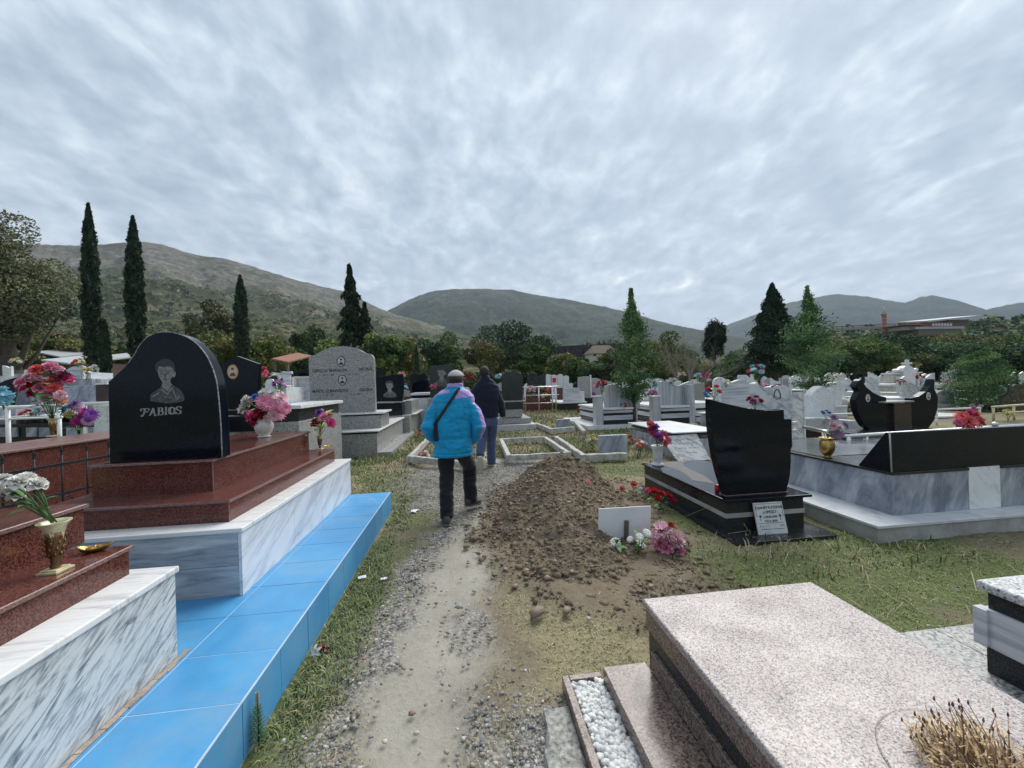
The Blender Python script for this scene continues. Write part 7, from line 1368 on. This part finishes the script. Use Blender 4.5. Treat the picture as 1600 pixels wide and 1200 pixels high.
# scrub clumps on the hill slopes
def on_surface(S, n, seed, tmin=0, tmax=.6):
    x, y, z = S; g = np.random.default_rng(seed); rmax = int(x.shape[0]*tmax); i = g.integers(int(x.shape[0]*tmin), rmax, n); j = g.integers(0, x.shape[1]-1, n); a, b = g.random(n), g.random(n)
    f = lambda A: (A[i, j]*(1-a)+A[i, j+1]*a)*(1-b)+(A[i+1, j]*(1-a)+A[i+1, j+1]*a)*b
    return f(x), f(y), f(z)
def hill_scrub(S, n, seed, size, mats, name, label, tmax=.6, m=26, thr=.45):
    x, y, z = on_surface(S, n, seed, 0, tmax); k = fbm(x/60, y/60, 3) > thr; x, y, z = x[k], y[k], z[k]; g = np.random.default_rng(seed); n = len(x); r = size*(.5+g.random(n)**2*1.2); u = g.normal(size=(n, m, 3)); u /= np.linalg.norm(u, axis=2, keepdims=True); P = u*r[:, None, None]*(.6+.5*g.random((n, m, 1)))*np.array([1, 1, .8])
    P += np.stack([x, y, z+r*.4], -1)[:, None]; v, f = leaves_np(P.reshape(-1, 3), size*.9, g, .7); tag(put(name, np_mesh(name, v, f, LM[mats], np.repeat(g.integers(0, 3, n), m))), label, 'scrub', kind='stuff')
hill_scrub(FO, 2600, 5, 2.6, 'green', 'field_scrub', 'scattered bushes over the rising fields', .9)
hill_scrub(FO, 1700, 6, 2.2, 'brown', 'autumn_scrub', 'scattered brownish bushes over the rising fields', .9)
hill_scrub(FO2, 1500, 7, 3.0, 'forest', 'foothill_scrub', 'bushes on the low foothill at right', .98, thr=.35)
hill_scrub(HL, 5200, 8, 5.5, 'olive', 'mountain_scrub', 'grey green scrub speckling the left mountain', .55, m=12, thr=.4)
hill_scrub(HL, 3200, 18, 6.5, 'forest', 'mountain_bushes', 'dark bushes in the folds of the left mountain', .6, m=12, thr=.5)
# bare tree
def bare_tree():
    Yd = 27; p = V(1073, 600, Yd); z0 = tz(p.x, Yd); t = thing('bare_tree', 'leafless grey tree with many thin leaning branches beside the right striped headstone', 'tree', (p.x, Yd, z0)); g = random.Random(4); mb = MB()
    def br(p0, d, L, r, dep):
        pts = [p0]; q = p0.copy(); dd = d.copy()
        for k in range(4): dd = (dd+Vector((g.uniform(-.16,.16), g.uniform(-.16,.16), g.uniform(-.05,.14)))).normalized(); q = q+dd*L/4; pts.append(q.copy())
        mb.tube(pts, [r, r*.85, r*.7, r*.55, r*.42], 6)
        if dep > 0:
            for k in range(4 if dep > 1 else 5):
                s_ = pts[g.choice([1, 2, 3, 4, 4])]; nd = (dd+Vector((g.uniform(-.7,.7), g.uniform(-.7,.7), g.uniform(-.1,.6)))).normalized(); br(s_, nd, L*g.uniform(.5, .8), r*.42, dep-1)
    for a in ((.75,.0,.75),(.45,.2,.9),(.95,-.1,.6),(-.25,.1,1),(.1,-.2,1),(-.45,0,.9)): br(Vector((g.uniform(-.15,.15), g.uniform(-.1,.1), -.1)), Vector(a).normalized(), g.uniform(2.2, 3.0), .075, 3)
    mb.build('branches', plain('grey_bare_bark', (.20,.175,.15), .9, var=.2), t, world=False)
bare_tree()
def pole_twig():
    Yd = 24; a, b_ = V(1303, 596, Yd), V(1311, 575, Yd); t = thing('dead_sapling', 'thin leaning dead sapling left of the twin black headstones', 'tree', (a.x, Yd, tz(a.x, Yd))); mb = MB(); mb.tube([(0,0,-.1),((b_.x-a.x)*.5,0,(b_.z+a.z)/2-tz(a.x,Yd)-.4),((b_.x-a.x),0,b_.z-tz(a.x,Yd))], [.04,.03,.012], 6); mb.tube([((b_.x-a.x)*.5,0,(b_.z+a.z)/2-tz(a.x,Yd)-.4),((b_.x-a.x)*.5-.3,.1,b_.z-tz(a.x,Yd)-.3)], [.02,.008], 5); mb.build('trunk', BARK, t, world=False)
pole_twig()
# ================================================================ buildings
def bld_at(px, py, Yd): return V(px, py, Yd)
WALLM = plain('pale_render', (.42,.40,.36), .9, var=.12, scale=1); BRICK = plain('red_brick', (.24,.10,.075), .9, var=.25, scale=3); ROOF = plain('clay_roof_tiles', (.26,.115,.075), .85, var=.3, scale=4); ROOFB = plain('brown_roof_tiles', (.15,.115,.085), .9, var=.3, scale=3); TIN = plain('pale_tin_roof', (.36,.37,.37), .5, var=.12); DARK = plain('dark_opening', (.02,.02,.02), .9); CONC = plain('raw_concrete', (.30,.29,.27), .9, var=.2)
def minaret():
    Y = 210; b0, tp = V(1382, 519, Y), V(1382, 478, Y); t = thing('minaret', 'red brick tower with pale bands and pointed pale spire', 'tower', (b0.x, Y, b0.z-6)); h = tp.z-b0.z; mb = MB(); r = (V(1385, 500, Y).x-V(1379.4, 500, Y).x)/2
    mb.lathe([(r*1.25,0),(r*1.2,6+h*.06),(r,6+h*.08),(r*.96,6+h*.68),(.01,6+h*.68)], n=12); mb.build('shaft', BRICK, t, world=False)
    for z in (.22, .36, .50, .64): mb = MB(); mb.lathe([(r*1.06,6+h*z),(r*1.06,6+h*(z+.022)),(.01,6+h*(z+.022))], n=12); mb.build('band', WALLM, t, world=False)
    mb = MB(); mb.lathe([(r*1.28,6+h*.68),(r*1.28,6+h*.72),(r*.9,6+h*.73),(.01,6+h*.73)], n=12); mb.build('balcony', WALLM, t, world=False)
    mb = MB(); mb.lathe([(r*.85,6+h*.72),(r*.85,6+h*.76),(r*.02,6+h*1.0)], n=12); mb.build('spire', plain('spire_sheet', (.36,.38,.33), .6), t, world=False)
minaret()
def longhouse():
    Y = 200; f = lambda x, y: V(x, y, Y); t = thing('long_building', 'long low red walled building with pale roof and white windows on the foothill', 'building', (f(1480,505).x, Y, f(1480,520).z)); mk = lambda pl, pt, pr, pb, m_, d0, d1, nm: (lambda a, b_: MB().box(a.x, b_.x, Y+d0, Y+d1, b_.z, a.z+.0).build(nm, m_, t))(f(pl, pt), f(pr, pb))
    mk(1437, 503.5, 1489, 511, BRICK, 0, 12, 'wall'); mk(1412, 510, 1437.5, 515, WALLM, 1, 12, 'wall'); mk(1488.5, 499, 1520, 510, ROOFB, 2, 12, 'wall'); mk(1425, 511.5, 1500, 514, TIN, -2, 10, 'terrace_roof'); mk(1430, 514, 1498, 524, ROOFB, -1.5, 10, 'lower_wall')
    a = f(1440, 502); b_ = f(1527, 492); mb = MB(); mb.add([(a.x, Y-2, a.z), (b_.x, Y-2, b_.z-.6), (b_.x, Y+13, b_.z+1.0), (a.x, Y+13, a.z+1.6), (a.x, Y-2, a.z-.5), (b_.x, Y-2, b_.z-1.1), (b_.x, Y+13, b_.z+.5), (a.x, Y+13, a.z+1.1)], [(0,1,2,3),(7,6,5,4),(0,4,5,1),(1,5,6,2),(2,6,7,3),(3,7,4,0)]); mb.build('roof', TIN, t)
    a = f(1406, 508); b_ = f(1441, 504); mb = MB(); mb.box(a.x, b_.x, Y-1.5, Y+12, a.z-.3, a.z+.2); mb.build('roof', ROOF, t)
    for k in range(7): x = 1456+k*4.6; mk(x, 505.5, x+3.2, 509, plain('white_window_frame', (.7,.7,.7), .5) if k == 0 else bpy.data.materials['white_window_frame'], -.25, -.02, 'window')
longhouse()
def retaining():
    Y = 240; a, b_ = V(1296, 512, Y), V(1440, 505, Y); t = thing('retaining_wall', 'long pale retaining wall with dark fence line left of the red brick tower', 'wall', (a.x, Y, a.z-3)); mb = MB(); n = 20
    for k in range(n): p = a+(b_-a)*k/n; q = a+(b_-a)*(k+1)/n; mb.box(p.x, q.x-.05, Y, Y+.6, p.z-2.2, p.z-.3)
    mb.build('wall_panels', CONC, t); mb = MB(); mb.tube([a+Vector((0,-.5,.4)), b_+Vector((0,-.5,.4))], .22, 5); mb.build('fence_line', DARK, t)
retaining()
def unfinished():
    Y = 190; f = lambda x, y: V(x, y, Y); t = thing('unfinished_house', 'unfinished concrete frame house with dark openings among trees in the centre', 'building', (f(745,550).x, Y, f(745,552).z)); bx_ = lambda x0, y0, x1, y1, m_, d0, d1, nm: MB().box(f(x0, y0).x, f(x1, y0).x, Y+d0, Y+d1, f(x0, y1).z, f(x0, y0).z).build(nm, m_, t)
    bx_(738, 530, 752, 532, CONC, -2, 6, 'floor_slab'); bx_(740, 541, 751, 542.3, CONC, -2, 6, 'floor_slab'); bx_(743, 532, 744, 553, CONC, -1.8, -1, 'column'); bx_(749.5, 532, 750.5, 553, CONC, -1.8, -1, 'column'); bx_(741, 533, 751, 553, DARK, 2, 5.8, 'dark_interior')
    a, b_, c = f(738.5, 530), f(752.5, 530), f(746, 526); mb = MB(); mb.prism([(a.x, a.z), (b_.x, b_.z), (c.x, c.z)], Y-2.3, Y+6.2); mb.build('roof', ROOFB, t)
unfinished()
def house(label, pl, pr, ptop, peave, pbot, Y, roofm, wallm=WALLM, wins=3, name='house'):
    f = lambda x, y: V(x, y, Y); a, b_ = f(pl, peave), f(pr, peave); D = 7; tz_ = f((pl+pr)/2, ptop).z; t = thing(name, label, 'house', ((a.x+b_.x)/2, Y, f(pl, pbot).z)); w_ = b_.x-a.x; ez = (a.z+b_.z)/2
    MB().box(a.x+.05*w_, b_.x-.05*w_, Y, Y+D, f(pl, pbot).z-4, ez).build('wall', wallm, t)
    mb = MB(); mb.add([(a.x, Y-.6, ez), (b_.x, Y-.6, ez), (b_.x, Y+D+.6, ez), (a.x, Y+D+.6, ez), (a.x+.22*w_, Y+D/2, tz_), (b_.x-.22*w_, Y+D/2, tz_)], [(0,1,5,4),(1,2,5),(2,3,4,5),(3,0,4),(3,2,1,0)]); mb.build('roof', roofm, t)
    for k in range(wins): x = a.x+w_*(.18+.64*k/max(1, wins-1)); z = f(pl, pbot).z; h = ez-z; MB().box(x-.05*w_, x+.05*w_, Y-.08, Y-.01, z+h*.3, z+h*.8).build('window', DARK, t)
house('house with broad brown tiled hip roof among the trees left of the slim thuja', 921, 968, 538, 552, 558, 130, ROOFB)
house('small red roofed house half hidden left of the bare tree', 1055, 1080, 545, 551, 556, 120, ROOF)
house('pale small house far up the slope at left', 345, 357, 496, 499, 503, 420, ROOFB)
def shed(label, pts, Y, py_b, m_=TIN, posts=0, name='shed', wall=True):
    """mono pitch roof given by photo corners, on walls or posts"""
    a, b_ = V(*pts[0], Y), V(*pts[1], Y); t = thing(name, label, 'shed', ((a.x+b_.x)/2, Y, tz((a.x+b_.x)/2, Y))); D = 5; mb = MB(); th = .12
    mb.add([(a.x, Y, a.z), (b_.x, Y, b_.z), (b_.x, Y+D, b_.z+.9), (a.x, Y+D, a.z+.9), (a.x, Y, a.z-th), (b_.x, Y, b_.z-th), (b_.x, Y+D, b_.z+.9-th), (a.x, Y+D, a.z+.9-th)], [(0,1,2,3),(7,6,5,4),(0,4,5,1),(1,5,6,2),(2,6,7,3),(3,7,4,0)]); mb.build('roof', m_, t)
    zg = tz((a.x+b_.x)/2, Y)-.3
    if wall: MB().box(a.x+.3, b_.x-.3, Y+.4, Y+D-.2, zg, min(a.z, b_.z)-th).build('wall', plain('dark_shed_wall', (.10,.07,.06), .9) if 'dark_shed_wall' not in bpy.data.materials else bpy.data.materials['dark_shed_wall'], t)
    else:
        for x, z in ((a.x+.15, a.z), (b_.x-.15, b_.z)): MB().box(x-.08, x+.08, Y+.2, Y+.36, zg, z-th).build('post', M['wood'], t)
shed('white metal roofed shed, larger upper one beyond the left graves', [(54, 549), (94, 557)], 42, 575)
shed('grey metal roofed shed just below the larger white one at left', [(64, 562), (106, 567)], 38, 578, plain('grey_tin_roof', (.42,.43,.45), .5))
shed('white metal roofed shed beside the foot of the tall cypress', [(130, 559), (152, 564)], 40, 578)
shed('white roofed hut between the tall cypress and black headstone', [(192, 549), (208, 551)], 60, 560)
shed('open wooden shelter with red tiled roof right of the gabled black headstone', [(424, 560), (450, 565)], 34, 582, ROOF, wall=False, name='shelter')
# ================================================================ air: thin haze over the valley
m = bpy.data.materials.new('valley_haze'); m.use_nodes = True; t = m.node_tree; t.nodes.clear(); o = nn(t, 'ShaderNodeOutputMaterial'); pv = nn(t, 'ShaderNodeVolumePrincipled'); pv.inputs['Color'].default_value = (.72, .80, .92, 1); pv.inputs['Density'].default_value = .00008; pv.inputs['Anisotropy'].default_value = .2; lk(t, pv.outputs[0], o.inputs['Volume'])
mb = MB(); mb.box(-9500, 9500, -9200, 9200, -14, 1500); hz = mb.build('haze', m); tag(hz, 'thin blue haze lying in the valley before the mountains', 'haze', kind='stuff')
